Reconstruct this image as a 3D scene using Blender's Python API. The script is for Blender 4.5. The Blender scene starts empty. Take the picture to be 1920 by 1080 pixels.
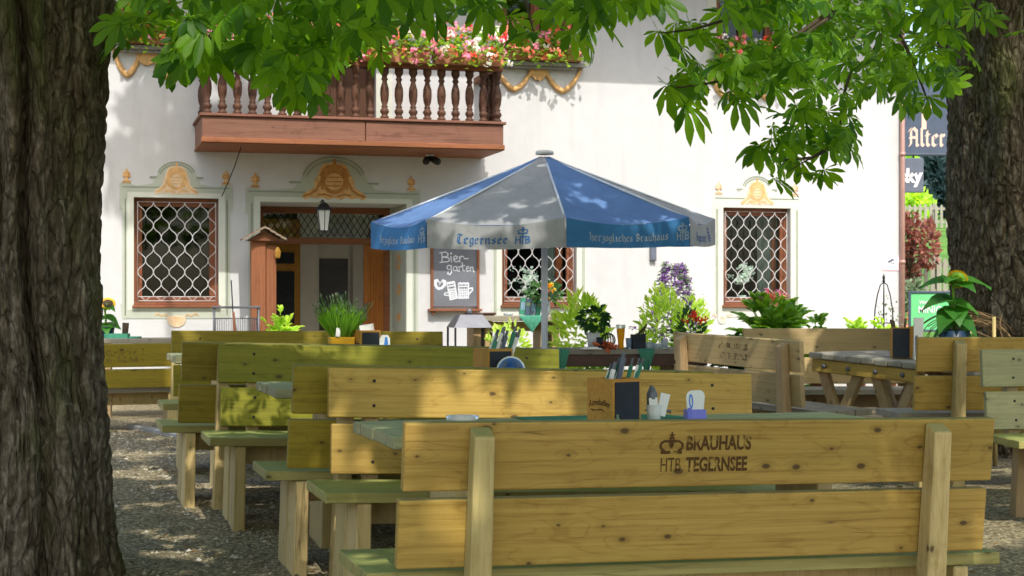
import bpy, math, random
import numpy as np
from mathutils import Vector, Matrix, Euler
random.seed(11); RNG = np.random.default_rng(5)
SC = bpy.context.scene; COL = SC.collection
R = math.radians

# ------------------------------------------------------------------ camera
F, CX, HY, CZ = 3000.0, 960.0, 573.0, 1.39       # focal length in photo pixels, centre column, horizon row, eye height
cam_d = bpy.data.cameras.new('camera'); cam = bpy.data.objects.new('camera', cam_d); COL.objects.link(cam)
cam.location = (0, 0, CZ); cam.rotation_euler = (R(90), 0, 0)
cam_d.sensor_width = 36; cam_d.lens = F / 1920 * 36; cam_d.shift_y = (HY - 540) / 1920
cam_d.clip_start = 0.05; cam_d.clip_end = 400
cam_d.dof.use_dof = True; cam_d.dof.focus_distance = 6.8; cam_d.dof.aperture_fstop = 13
SC.camera = cam
# ------------------------------------------------------------------ light
SUN = Vector((0.132, -0.587, 0.799)).normalized()   # towards the sun
world = bpy.data.worlds.new('World'); SC.world = world; world.use_nodes = True
wn = world.node_tree; bg = wn.nodes['Background']
sky = wn.nodes.new('ShaderNodeTexSky'); sky.sky_type = 'NISHITA'; sky.sun_disc = False
sky.sun_elevation = math.asin(SUN.z); sky.sun_rotation = math.atan2(SUN.x, SUN.y)
sky.air_density = 1.0; sky.dust_density = 3.0; sky.ozone_density = 0.0
wn.links.new(sky.outputs[0], bg.inputs[0]); bg.inputs[1].default_value = 0.15
sun_d = bpy.data.lights.new('sun', 'SUN'); sun_d.energy = 2.0; sun_d.angle = R(0.5); sun_d.color = (1.0, 0.955, 0.89)
sun = bpy.data.objects.new('sun', sun_d); COL.objects.link(sun)
sun.rotation_euler = SUN.to_track_quat('Z', 'Y').to_euler(); sun.location = (3, -10, 20)
SC.view_settings.view_transform = 'Standard'; SC.view_settings.look = 'None'
SC.view_settings.exposure = 1.16; SC.view_settings.gamma = 1.0
SC.cycles.max_bounces = 10; SC.cycles.diffuse_bounces = 5; SC.cycles.transmission_bounces = 8; SC.cycles.transparent_max_bounces = 16
SC.cycles.sample_clamp_indirect = 6.0
try:
    SC.cycles.use_denoising = True; SC.cycles.denoiser = 'OPENIMAGEDENOISE'
except Exception: pass

# ------------------------------------------------------------------ helpers
def at(px, py, Y):
    return Vector(((px - CX) / F * Y, Y, CZ + (HY - py) / F * Y))
def srgb(r, g, b):
    f = lambda c: (c / 255 / 12.92) if c <= 10 else ((c / 255 + 0.055) / 1.055) ** 2.4
    return (f(r), f(g), f(b), 1.0)
def tag(o, label=None, cat=None, group=None, kind=None):
    if label: o['label'] = label
    if cat: o['category'] = cat
    if group: o['group'] = group
    if kind: o['kind'] = kind
    return o
def empty(name, loc=(0, 0, 0), rot=(0, 0, 0), label=None, cat=None, group=None):
    o = bpy.data.objects.new(name, None); COL.objects.link(o)
    o.location = loc; o.rotation_euler = rot; o.empty_display_size = 0.1
    return tag(o, label, cat, group)
def copy_tree(o, parent=None):
    c = o.copy(); COL.objects.link(c)
    if parent: c.parent = parent
    for ch in list(o.children): copy_tree(ch, c)
    return c

class MB:
    def __init__(s): s.v = []; s.f = []; s.m = []; s.s = []
    def add(s, vs, fs, m=0, sm=False, M=None):
        b = len(s.v)
        if M is not None: vs = [tuple(M @ Vector(p)) for p in vs]
        s.v.extend(tuple(p) for p in vs)
        for f in fs:
            s.f.append(tuple(i + b for i in f)); s.m.append(m); s.s.append(sm)
    def box(s, x0, x1, y0, y1, z0, z1, m=0, M=None):
        v = [(x0,y0,z0),(x1,y0,z0),(x1,y1,z0),(x0,y1,z0),(x0,y0,z1),(x1,y0,z1),(x1,y1,z1),(x0,y1,z1)]
        s.add(v, [(3,2,1,0),(4,5,6,7),(0,1,5,4),(1,2,6,5),(2,3,7,6),(3,0,4,7)], m, False, M)
    def frust(s, b, t, z0, z1, m=0, M=None):      # b,t = (x0,x1,y0,y1)
        v = [(b[0],b[2],z0),(b[1],b[2],z0),(b[1],b[3],z0),(b[0],b[3],z0),(t[0],t[2],z1),(t[1],t[2],z1),(t[1],t[3],z1),(t[0],t[3],z1)]
        s.add(v, [(3,2,1,0),(4,5,6,7),(0,1,5,4),(1,2,6,5),(2,3,7,6),(3,0,4,7)], m, False, M)
    def prism(s, poly, y0, y1, m=0, M=None):      # polygon in x,z extruded along y
        n = len(poly); v = [(p[0], y0, p[1]) for p in poly] + [(p[0], y1, p[1]) for p in poly]
        a = sum(poly[i][0]*poly[(i+1)%n][1] - poly[(i+1)%n][0]*poly[i][1] for i in range(n))
        fs = [tuple(range(n)), tuple(range(2*n-1, n-1, -1))] + [(i, n+i, n+(i+1)%n, (i+1)%n) for i in range(n)]
        if a < 0: fs = [tuple(reversed(f)) for f in fs]
        s.add(v, fs, m, False, M)
    def tube(s, pts, r, n=6, m=0, cap=True, M=None):
        pts = [Vector(p) for p in pts]; k = len(pts)
        rr = r if isinstance(r, (list, tuple)) else [r] * k
        vs = []; up = None
        for i, p in enumerate(pts):
            d = (pts[min(i+1, k-1)] - pts[max(i-1, 0)]).normalized()
            if up is None: up = d.orthogonal().normalized()
            up = (up - d * up.dot(d)); up = up.normalized() if up.length > 1e-6 else d.orthogonal().normalized()
            w = d.cross(up)
            for j in range(n):
                a = 2*math.pi*j/n
                vs.append(p + (up*math.cos(a) + w*math.sin(a)) * rr[i])
        fs = [(i*n+j, i*n+(j+1)%n, (i+1)*n+(j+1)%n, (i+1)*n+j) for i in range(k-1) for j in range(n)]
        if cap: fs += [tuple(range(n-1, -1, -1)), tuple((k-1)*n+j for j in range(n))]
        s.add(vs, fs, m, True, M)
    def lathe(s, prof, n=12, c=(0,0,0), m=0, M=None, sq=False):   # prof (r,z)
        vs = []
        for r, z in prof:
            for j in range(n):
                a = 2*math.pi*(j + (0.5 if sq else 0))/n; vs.append((c[0]+r*math.cos(a), c[1]+r*math.sin(a), c[2]+z))
        k = len(prof)
        fs = [(i*n+j, i*n+(j+1)%n, (i+1)*n+(j+1)%n, (i+1)*n+j) for i in range(k-1) for j in range(n)]
        fs += [tuple(range(n-1, -1, -1)), tuple((k-1)*n+j for j in range(n))]
        s.add(vs, fs, m, not sq, M)
    def ball(s, c, r, m=0, n=6, k=4, sc=(1,1,1)):
        vs = [(c[0], c[1], c[2]-r*sc[2])]
        for i in range(1, k):
            a = math.pi*i/k
            for j in range(n):
                b = 2*math.pi*j/n
                vs.append((c[0]+r*sc[0]*math.sin(a)*math.cos(b), c[1]+r*sc[1]*math.sin(a)*math.sin(b), c[2]-r*sc[2]*math.cos(a)))
        vs.append((c[0], c[1], c[2]+r*sc[2])); t = len(vs)-1
        fs = [(0, 1+(j+1)%n, 1+j) for j in range(n)]
        fs += [(1+i*n+j, 1+i*n+(j+1)%n, 1+(i+1)*n+(j+1)%n, 1+(i+1)*n+j) for i in range(k-2) for j in range(n)]
        fs += [(t, 1+(k-2)*n+j, 1+(k-2)*n+(j+1)%n) for j in range(n)]
        s.add(vs, fs, m, True)
    def leaf(s, p, d, nrm, L, W, m=0, fold=0.15, curl=0.2):   # one folded pointed leaf
        d = Vector(d).normalized(); nrm = Vector(nrm); w = d.cross(nrm)
        w = w.normalized() if w.length > 1e-5 else d.orthogonal().normalized(); nn = w.cross(d)
        p = Vector(p); a = p + d*L*0.45 - nn*curl*L*0.1; t = p + d*L - nn*curl*L*0.5
        l = p + d*L*0.5 + w*W*0.5 + nn*W*fold; r = p + d*L*0.5 - w*W*0.5 + nn*W*fold
        s.add([p, l, t, r, a], [(0, 4, 1), (4, 2, 1), (0, 3, 4), (4, 3, 2)], m, False)
    def build(s, name, mats, parent=None, loc=(0,0,0), rot=(0,0,0), bevel=0, seg=1):
        me = bpy.data.meshes.new(name); me.from_pydata(s.v, [], s.f)
        if not isinstance(mats, (list, tuple)): mats = [mats]
        for q in mats: me.materials.append(q)
        me.polygons.foreach_set('material_index', s.m); me.polygons.foreach_set('use_smooth', s.s)
        me.update()
        o = bpy.data.objects.new(name, me); COL.objects.link(o); o.location = loc; o.rotation_euler = rot
        if parent: o.parent = parent
        if bevel:
            b = o.modifiers.new('bevel', 'BEVEL'); b.width = bevel; b.segments = seg; b.limit_method = 'ANGLE'; b.angle_limit = R(40)
        return o

# ------------------------------------------------------------------ materials
class NT:
    def __init__(s, name):
        s.mat = bpy.data.materials.new(name); s.mat.use_nodes = True; s.t = s.mat.node_tree
        s.b = s.t.nodes['Principled BSDF']; s.out = s.t.nodes['Material Output']
        s.b.inputs['Specular IOR Level'].default_value = 0.3
    def n(s, typ, **kw):
        q = s.t.nodes.new('ShaderNode' + typ)
        for k, v in kw.items():
            if k in q.inputs.keys(): q.inputs[k].default_value = v
            else: setattr(q, k, v)
        return q
    def l(s, a, b): s.t.links.new(a, b)
    def ramp(s, fac, stops):
        q = s.n('ValToRGB'); e = q.color_ramp.elements
        e[0].position, e[0].color = stops[0]; e[1].position, e[1].color = stops[-1]
        for p, c in stops[1:-1]:
            x = e.new(p); x.color = c
        s.l(fac, q.inputs[0]); return q.outputs[0]
    def mix(s, fac, a, b, blend='MIX'):
        q = s.n('Mix', data_type='RGBA', blend_type=blend)
        for sock, v in ((q.inputs[0], fac), (q.inputs[6], a), (q.inputs[7], b)):
            if hasattr(v, 'is_linked'): s.l(v, sock)
            else: sock.default_value = v
        return q.outputs[2]
    def math(s, op, a, b=0.0, clamp=False):
        q = s.n('Math', operation=op, use_clamp=clamp)
        for i, v in enumerate((a, b)):
            if hasattr(v, 'is_linked'): s.l(v, q.inputs[i])
            else: q.inputs[i].default_value = v
        return q.outputs[0]
    def bump(s, h, strength=0.3, dist=0.02):
        q = s.n('Bump', Strength=strength, Distance=dist); s.l(h, q.inputs['Height']); s.l(q.outputs[0], s.b.inputs['Normal']); return q
    def coords(s, rnd=True, scale=(1,1,1)):
        tc = s.n('TexCoord'); mp = s.n('Mapping'); mp.inputs['Scale'].default_value = scale
        s.l(tc.outputs['Object'], mp.inputs[0])
        if rnd:
            oi = s.n('ObjectInfo'); k = s.n('Vector' + 'Math', operation='SCALE'); k.inputs[0].default_value = (37.0, 23.0, 51.0)
            s.l(oi.outputs['Random'], k.inputs['Scale']); s.l(k.outputs[0], mp.inputs['Location'])
        return mp.outputs[0]

def solid(name, col, rough=0.6, metal=0.0, spec=0.3, vary=0.12, scale=8.0, bump=0.0):
    t = NT(name); c = t.coords(False)
    nz = t.n('TexNoise', Scale=scale, Detail=4.0); t.l(c, nz.inputs['Vector'])
    a = tuple(x*(1-vary) for x in col[:3]) + (1,); b = tuple(min(1, x*(1+vary)) for x in col[:3]) + (1,)
    t.l(t.ramp(nz.outputs[0], [(0.3, a), (0.7, b)]), t.b.inputs['Base Color'])
    t.b.inputs['Roughness'].default_value = rough; t.b.inputs['Metallic'].default_value = metal
    t.b.inputs['Specular IOR Level'].default_value = spec
    if bump: t.bump(nz.outputs[0], bump, 0.01)
    return t.mat

def wood(name, light, dark, axis='x', moss=0.0, mossc=(0.09, 0.15, 0.05, 1), knots=0.6, rough=0.62, ring=13.0, grey=0.0):
    """sawn softwood: long growth-ring figure along one axis, knots, algae on the top faces"""
    t = NT(name)
    st = {'x': (0.55, 5.0, 5.0), 'z': (5.0, 5.0, 0.55), 'y': (5.0, 0.55, 5.0)}[axis]
    kn = {'x': (2.3, 7.0, 7.0), 'z': (7.0, 7.0, 2.3), 'y': (7.0, 2.3, 7.0)}[axis]
    c = t.coords(True, st); sxyz = t.n('SeparateXYZ'); t.l(t.coords(True), sxyz.inputs[0]); kc_ = t.n('CombineXYZ')
    ia, ib, ic = {'x': (0, 1, 2), 'z': (2, 0, 1), 'y': (1, 0, 2)}[axis]
    t.l(t.math('MULTIPLY', sxyz.outputs[ia], 4.2), kc_.inputs[0]); t.l(t.math('MULTIPLY', t.math('ADD', sxyz.outputs[ib], sxyz.outputs[ic]), 8.0), kc_.inputs[1]); kc = kc_.outputs[0]
    vo = t.n('TexVoronoi', feature='F1', voronoi_dimensions='2D', Scale=1.0); vo.inputs['Randomness'].default_value = 1.0; t.l(kc, vo.inputs['Vector'])
    sep = t.n('SeparateColor'); t.l(vo.outputs['Color'], sep.inputs[0])
    sel = t.math('GREATER_THAN', sep.outputs[0], 1.0 - knots)
    near = t.ramp(vo.outputs['Distance'], [(0.02, (1,1,1,1)), (0.40, (0,0,0,1))])
    wob = t.n('TexNoise', Scale=1.1, Detail=3.0); t.l(c, wob.inputs['Vector'])
    # rings bend round the knots
    rsrc = t.math('ADD', t.math('MULTIPLY', wob.outputs[0], 1.0), t.math('MULTIPLY', t.math('MULTIPLY', near, sel), 0.10))
    wave = t.math('SINE', t.math('MULTIPLY', rsrc, ring * 6.0))
    wv = t.math('ADD', t.math('MULTIPLY', wave, 0.5), 0.5)
    fc = t.coords(True, {'x': (0.8, 38.0, 38.0), 'z': (38.0, 38.0, 0.8), 'y': (38.0, 0.8, 38.0)}[axis])
    fine = t.n('TexNoise', Scale=1.6, Detail=7.0, Roughness=0.72); t.l(fc, fine.inputs['Vector'])
    big = t.n('TexNoise', Scale=0.8, Detail=3.0); t.l(c, big.inputs['Vector'])
    spl = t.n('TexNoise', Scale=5.0, Detail=6.0, Roughness=0.7); t.l(t.coords(True), spl.inputs['Vector'])
    lines = t.ramp(wv, [(0.86, (0,0,0,1)), (0.99, (1,1,1,1))])
    g = t.math('SUBTRACT', t.math('ADD', t.math('MULTIPLY', fine.outputs[0], 0.85), t.math('MULTIPLY', spl.outputs[0], 0.22)), t.math('MULTIPLY', lines, 0.085))
    base = t.ramp(g, [(0.28, dark), (0.5, tuple((a*0.55+b*0.45) for a, b in zip(light, dark))), (0.74, light)])
    crk = t.n('TexNoise', Scale=0.55, Detail=2.0); t.l(fc, crk.inputs['Vector'])
    crack = t.ramp(t.math('ABSOLUTE', t.math('SUBTRACT', crk.outputs[0], 0.5)), [(0.0, (1,1,1,1)), (0.006, (0,0,0,1))])
    cm = t.ramp(big.outputs[0], [(0.52, (0,0,0,1)), (0.6, (1,1,1,1))])
    crack = t.math('MULTIPLY', crack, cm)
    base = t.mix(t.math('MULTIPLY', crack, 0.65), base, (0.07, 0.04, 0.015, 1))
    stn = t.ramp(spl.outputs[0], [(0.28, (0.62, 0.60, 0.52, 1)), (0.42, (1, 1, 1, 1))])
    base = t.mix(0.55, base, stn, 'MULTIPLY')
    tint = t.ramp(big.outputs[0], [(0.3, (0.72, 0.80, 0.62, 1)), (0.7, (1.12, 1.06, 0.98, 1))])
    base = t.mix(0.8, base, tint, 'MULTIPLY')
    oi = t.n('ObjectInfo'); hv = t.n('HueSaturation')
    t.l(base, hv.inputs['Color']); t.l(t.math('ADD', t.math('MULTIPLY', oi.outputs['Random'], 0.35), 0.82), hv.inputs['Value'])
    base = hv.outputs[0]
    kr = t.math('ADD', t.math('MULTIPLY', t.math('POWER', sep.outputs[1], 2.0), 0.05), 0.012)
    kd = t.ramp(t.math('SUBTRACT', t.math('ADD', vo.outputs['Distance'], t.math('MULTIPLY', t.math('SUBTRACT', spl.outputs[0], 0.5), 0.07)), kr), [(0.0, (1,1,1,1)), (0.03, (0,0,0,1))])
    halo = t.ramp(t.math('SUBTRACT', t.math('ADD', vo.outputs['Distance'], t.math('MULTIPLY', t.math('SUBTRACT', fine.outputs[0], 0.5), 0.12)), kr), [(0.02, (1,1,1,1)), (0.14, (0,0,0,1))])
    base = t.mix(t.math('MULTIPLY', t.math('MULTIPLY', halo, sel), 0.35), base, tuple(x*0.55 for x in dark[:3]) + (1,))
    base = t.mix(t.math('MULTIPLY', t.math('MULTIPLY', kd, sel), 0.85), base, (0.055, 0.028, 0.010, 1))
    if grey: base = t.mix(grey, base, (0.30, 0.28, 0.24, 1))
    if moss:
        ge = t.n('NewGeometry'); sx = t.n('SeparateXYZ'); t.l(ge.outputs['Normal'], sx.inputs[0])
        up = t.ramp(sx.outputs[2], [(0.55, (0,0,0,1)), (0.9, (1,1,1,1))])
        mz = t.ramp(fine.outputs[0], [(0.25, (0.25,0.25,0.25,1)), (0.7, (1,1,1,1))])
        base = t.mix(t.math('MULTIPLY', t.math('MULTIPLY', up, mz), moss), base, mossc)
        # faint algae film drifting over all faces
        al = t.ramp(big.outputs[0], [(0.45, (0,0,0,1)), (0.75, (1,1,1,1))])
        base = t.mix(t.math('MULTIPLY', al, moss*0.35), base, tuple(0.6*x for x in mossc[:3]) + (1,))
    t.l(base, t.b.inputs['Base Color'])
    t.b.inputs['Roughness'].default_value = rough
    t.bump(t.math('SUBTRACT', g, crack), 0.35, 0.006)
    return t.mat

def leafmat(name, c1, c2, trans=0.42, tc=None, rough=0.5, vary=1.0):
    t = NT(name); ge = t.n('NewGeometry')
    col = t.ramp(ge.outputs['Random Per Island'], [(0.0, c1), (1.0, c2)])
    t.l(col, t.b.inputs['Base Color']); t.b.inputs['Roughness'].default_value = rough; t.b.inputs['Specular IOR Level'].default_value = 0.35
    tr = t.n('BsdfTranslucent'); hs = t.n('HueSaturation', Hue=0.48, Saturation=1.1, Value=2.6); t.l(col, hs.inputs['Color'])
    t.l(hs.outputs[0], tr.inputs[0])
    ms = t.n('MixShader', Fac=trans); t.l(t.b.outputs[0], ms.inputs[1]); t.l(tr.outputs[0], ms.inputs[2])
    t.l(ms.outputs[0], t.out.inputs[0]); return t.mat

M = {}
PL, PD = (0.58, 0.385, 0.100, 1), (0.29, 0.155, 0.025, 1)
M['pine'] = wood('pine_boards', PL, PD, 'x', moss=0.55)
M['pine_z'] = wood('pine_posts', (0.66, 0.50, 0.25, 1), (0.40, 0.28, 0.11, 1), 'z', moss=0.6, knots=0.4)
M['pine_y'] = wood('pine_ends', (0.56, 0.40, 0.17, 1), (0.34, 0.22, 0.07, 1), 'y', moss=0.5, knots=0.4)
M['seat'] = wood('mossy_seat_planks', (0.44, 0.38, 0.14, 1), (0.22, 0.19, 0.06, 1), 'x', moss=0.8, mossc=(0.20, 0.27, 0.07, 1))
M['olive'] = wood('olive_stained_boards', (0.33, 0.245, 0.022, 1), (0.17, 0.12, 0.008, 1), 'x', moss=0.6)
M['green'] = wood('algae_green_boards', (0.29, 0.27, 0.022, 1), (0.14, 0.135, 0.008, 1), 'x', moss=0.7)
M['tabletop'] = wood('grey_green_table_planks', (0.40, 0.38, 0.20, 1), (0.20, 0.19, 0.09, 1), 'x', moss=0.5, mossc=(0.22, 0.30, 0.13, 1), grey=0.15)
M['oldtable'] = wood('weathered_grey_planks', (0.34, 0.29, 0.22, 1), (0.16, 0.13, 0.09, 1), 'x', grey=0.4)
M['oldboards'] = wood('weathered_boards', (0.54, 0.38, 0.18, 1), (0.34, 0.215, 0.09, 1), 'x', moss=0.2, grey=0.10)
M['oldlegs'] = wood('weathered_legs', (0.50, 0.34, 0.18, 1), (0.30, 0.19, 0.08, 1), 'z', knots=0.4, grey=0.12)
M['brown'] = wood('red_brown_timber', (0.30, 0.115, 0.055, 1), (0.16, 0.05, 0.022, 1), 'x', knots=0.1)
M['brown_z'] = wood('red_brown_uprights', (0.30, 0.115, 0.055, 1), (0.16, 0.05, 0.022, 1), 'z', knots=0.1)
M['beam'] = wood('weathered_balcony_boards', (0.27, 0.125, 0.088, 1), (0.10, 0.038, 0.028, 1), 'x', knots=0.15, ring=4)
M['baluster'] = wood('dark_turned_wood', (0.115, 0.05, 0.03, 1), (0.05, 0.02, 0.012, 1), 'z', knots=0.2)
M['frame'] = wood('window_frame_brown', (0.27, 0.10, 0.055, 1), (0.15, 0.05, 0.025, 1), 'z', knots=0.0)
M['doorleaf'] = wood('orange_brown_door', (0.50, 0.19, 0.04, 1), (0.28, 0.085, 0.016, 1), 'z', knots=0.1, rough=0.4)
M['crate'] = wood('honey_plywood', (0.52, 0.27, 0.055, 1), (0.34, 0.15, 0.02, 1), 'x', knots=0.15, ring=14)
M['shingle'] = wood('grey_shingle', (0.36, 0.26, 0.19, 1), (0.17, 0.11, 0.08, 1), 'y', grey=0.15)
M['ochre'] = solid('ochre_paint', (0.62, 0.37, 0.15, 1), 0.8, vary=0.22, scale=14)
M['ochre_d'] = solid('dark_ochre_paint', (0.42, 0.19, 0.05, 1), 0.8, vary=0.2, scale=20)
M['ochre_l'] = solid('pale_ochre_paint', (0.64, 0.49, 0.33, 1), 0.8, vary=0.12, scale=14)
M['sage'] = solid('sage_paint', (0.42, 0.45, 0.37, 1), 0.85, vary=0.06, scale=5)
M['sage_l'] = solid('pale_sage_paint', (0.58, 0.60, 0.52, 1), 0.85, vary=0.05, scale=5)
M['sage_d'] = solid('dark_sage_paint', (0.27, 0.30, 0.24, 1), 0.85, vary=0.08, scale=5)
M['cream'] = solid('cream_paint', (0.66, 0.58, 0.42, 1), 0.85, vary=0.08, scale=5)
M['white'] = solid('white_paint', (0.78, 0.77, 0.75, 1), 0.5, vary=0.04)
M['iron'] = solid('black_iron', (0.025, 0.025, 0.027, 1), 0.5, metal=0.3, vary=0.3)
M['steel'] = solid('galvanised_steel', (0.13, 0.135, 0.15, 1), 0.45, metal=0.4, vary=0.15)
M['pole'] = solid('grey_pole', (0.66, 0.70, 0.74, 1), 0.4, metal=0.0, vary=0.06)
M['chalk'] = solid('blackboard', (0.15, 0.16, 0.18, 1), 0.9, vary=0.12, scale=6)
M['slate'] = solid('dark_slate_board', (0.014, 0.019, 0.028, 1), 0.6, vary=0.3, scale=9)
M['chalkline'] = solid('chalk_line', (0.62, 0.64, 0.68, 1), 0.9, vary=0.2, scale=60)
def worn(name, col, thr):
    t = NT(name); c = t.coords(True); n = t.n('TexNoise', Scale=26.0, Detail=5.0); t.l(c, n.inputs['Vector']); t.b.inputs['Base Color'].default_value = col; t.b.inputs['Roughness'].default_value = .9
    tr = t.n('BsdfTransparent'); ms = t.n('MixShader'); t.l(t.ramp(n.outputs[0], [(thr, (0,0,0,1)), (thr+.16, (1,1,1,1))]), ms.inputs[0]); t.l(tr.outputs[0], ms.inputs[1]); t.l(t.b.outputs[0], ms.inputs[2]); t.l(ms.outputs[0], t.out.inputs[0]); return t.mat
M['brand'] = worn('burnt_mark', (0.085, 0.042, 0.012, 1), .33); M['brand_faint'] = worn('faded_burnt_mark', (0.17, 0.11, 0.05, 1), .46)
M['grille'] = solid('grey_white_iron', (0.60, 0.60, 0.60, 1), 0.5, vary=0.08)
M['amber'] = solid('amber_glass', (0.34, 0.18, 0.03, 1), 0.3, vary=0.2)
M['inside'] = solid('room_plaster', (0.75, 0.66, 0.56, 1), 0.8, vary=0.05)
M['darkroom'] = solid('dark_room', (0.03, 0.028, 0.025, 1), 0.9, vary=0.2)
M['blue'] = None
M['cloth_g'] = solid('green_napkin', (0.05, 0.22, 0.14, 1), 0.85, vary=0.15, scale=30)
M['purple'] = solid('purple_plastic', (0.16, 0.17, 0.62, 1), 0.3, spec=0.5, vary=0.05)
M['paper'] = solid('paper', (0.75, 0.74, 0.70, 1), 0.7, vary=0.04)
M['bluep'] = solid('blue_print', (0.05, 0.20, 0.60, 1), 0.6, vary=0.1)
M['navy'] = solid('navy_pot', (0.012, 0.03, 0.07, 1), 0.35, vary=0.2)
M['yellow'] = solid('yellow_box', (0.62, 0.33, 0.01, 1), 0.5, vary=0.08)
M['potw'] = solid('pale_pot', (0.62, 0.62, 0.58, 1), 0.5, vary=0.08)
M['terra'] = solid('terracotta', (0.34, 0.15, 0.08, 1), 0.8, vary=0.2)
M['tray'] = solid('dark_tray', (0.07, 0.030, 0.018, 1), 0.4, vary=0.2)
M['soil'] = solid('soil', (0.03, 0.02, 0.012, 1), 0.95, vary=0.4, scale=40)
M['stone'] = solid('granite', (0.25, 0.25, 0.24, 1), 0.85, vary=0.25, scale=40, bump=0.3)
M['signblue'] = solid('slate_blue_sign', (0.07, 0.095, 0.14, 1), 0.4, vary=0.1)
M['signgrey'] = solid('grey_blue_sign', (0.12, 0.14, 0.18, 1), 0.4, vary=0.05)
M['letter'] = solid('cream_letter', (0.72, 0.52, 0.42, 1), 0.5, vary=0.05)
M['orange'] = solid('orange_cloth', (0.55, 0.13, 0.04, 1), 0.8, vary=0.35, scale=30)
M['slats'] = wood('grey_picket', (0.36, 0.34, 0.30, 1), (0.20, 0.18, 0.15, 1), 'z', knots=0.2, grey=0.3)
M['roof'] = solid('roof_tile', (0.20, 0.09, 0.06, 1), 0.8, vary=0.2)
M['pink_pipe'] = solid('copper_pipe', (0.42, 0.25, 0.21, 1), 0.45, metal=0.25, vary=0.1)

def pebble():
    t = NT('pebble'); ge = t.n('NewGeometry'); t.l(t.ramp(ge.outputs['Random Per Island'], [(0.0, (0.09, 0.07, 0.045, 1)), (0.5, (0.30, 0.255, 0.17, 1)), (0.85, (0.40, 0.35, 0.25, 1)), (1.0, (0.52, 0.48, 0.39, 1))]), t.b.inputs['Base Color']); t.b.inputs['Roughness'].default_value = .85; return t.mat
M['pebble'] = pebble()
def plaster():
    t = NT('white_plaster'); c = t.coords(False)
    n1 = t.n('TexNoise', Scale=0.7, Detail=4.0); n2 = t.n('TexNoise', Scale=55.0, Detail=4.0)
    n3 = t.n('TexNoise', Scale=6.0, Detail=5.0)
    for q in (n1, n2, n3): t.l(c, q.inputs['Vector'])
    a = t.ramp(n1.outputs[0], [(0.3, (0.525, 0.53, 0.53, 1)), (0.7, (0.58, 0.58, 0.578, 1))])
    b = t.ramp(n3.outputs[0], [(0.3, (0.93, 0.93, 0.94, 1)), (0.6, (1, 1, 1, 1))])
    pc = t.mix(0.8, a, b, 'MULTIPLY')
    st = t.n('TexNoise', Scale=1.0, Detail=6.0, Roughness=0.65); t.l(t.coords(False, (5.0, 5.0, 0.45)), st.inputs['Vector'])
    pc = t.mix(0.55, pc, t.ramp(st.outputs[0], [(0.30, (0.88, 0.87, 0.84, 1)), (0.46, (1, 1, 1, 1))]), 'MULTIPLY')
    sx = t.n('SeparateXYZ'); t.l(c, sx.inputs[0]); low = t.ramp(t.math('ADD', sx.outputs[2], t.math('MULTIPLY', n3.outputs[0], 0.5)), [(0.45, (0.66, 0.63, 0.56, 1)), (0.95, (1, 1, 1, 1))])
    pc = t.mix(0.8, pc, low, 'MULTIPLY'); t.l(pc, t.b.inputs['Base Color']); t.b.inputs['Roughness'].default_value = 0.95
    t.bump(t.math('ADD', n2.outputs[0], t.math('MULTIPLY', n3.outputs[0], 2.0)), 0.12, 0.008); return t.mat
M['plaster'] = plaster()

def glass(name, dark=0.72, tint=(0.85, 0.92, 0.9, 1)):
    t = NT(name); g = t.n('BsdfGlossy'); g.inputs['Roughness'].default_value = 0.03; g.inputs['Color'].default_value = (0.9, 0.95, 1, 1)
    tr = t.n('BsdfTransparent'); tr.inputs[0].default_value = tint
    fr = t.n('Fresnel', IOR=1.5); ms = t.n('MixShader')
    t.l(t.math('MULTIPLY', fr.outputs[0], 0.42), ms.inputs[0]); t.l(tr.outputs[0], ms.inputs[1]); t.l(g.outputs[0], ms.inputs[2])
    t.l(ms.outputs[0], t.out.inputs[0]); return t.mat
M['glass'] = glass('window_glass')
def drink(name, col):
    t = NT(name); t.b.inputs['Base Color'].default_value = col; t.b.inputs['Roughness'].default_value = 0.05
    t.b.inputs['Transmission Weight'].default_value = 0.7 if name != 'beer' else 0.15; t.b.inputs['IOR'].default_value = 1.2; return t.mat
M['beer'] = drink('beer', (0.85, 0.36, 0.015, 1)); M['clear'] = drink('clear_glass', (0.85, 0.92, 0.95, 1)); M['bluegl'] = drink('bluish_glass', (0.55, 0.70, 0.88, 1))

def cloth(name, col, trans=0.32):
    t = NT(name); c = t.coords(False); n1 = t.n('TexNoise', Scale=3.0, Detail=5.0); n2 = t.n('TexNoise', Scale=260.0, Detail=2.0)
    t.l(c, n1.inputs['Vector']); t.l(c, n2.inputs['Vector'])
    col_o = t.ramp(n1.outputs[0], [(0.3, tuple(x*0.88 for x in col[:3])+(1,)), (0.7, tuple(min(1, x*1.08) for x in col[:3])+(1,))])
    t.l(col_o, t.b.inputs['Base Color']); t.b.inputs['Roughness'].default_value = 0.8
    n3 = t.n('TexNoise', Scale=9.0, Detail=5.0, Distortion=1.2); t.l(c, n3.inputs['Vector']); col_o = t.mix(0.5, col_o, t.ramp(n3.outputs[0], [(0.3, (0.80, 0.80, 0.78, 1)), (0.55, (1, 1, 1, 1))]), 'MULTIPLY'); t.l(col_o, t.b.inputs['Base Color'])
    t.bump(t.math('ADD', t.math('MULTIPLY', n3.outputs[0], 3.0), n2.outputs[0]), 0.35, 0.006)
    tr = t.n('BsdfTranslucent'); t.l(col_o, tr.inputs[0]); ms = t.n('MixShader', Fac=trans)
    t.l(t.b.outputs[0], ms.inputs[1]); t.l(tr.outputs[0], ms.inputs[2]); t.l(ms.outputs[0], t.out.inputs[0]); return t.mat
M['blue'] = cloth('blue_canvas', (0.15, 0.27, 0.52, 1)); M['blue_v'] = cloth('deep_blue_canvas', (0.05, 0.20, 0.43, 1), 0.25)
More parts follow.
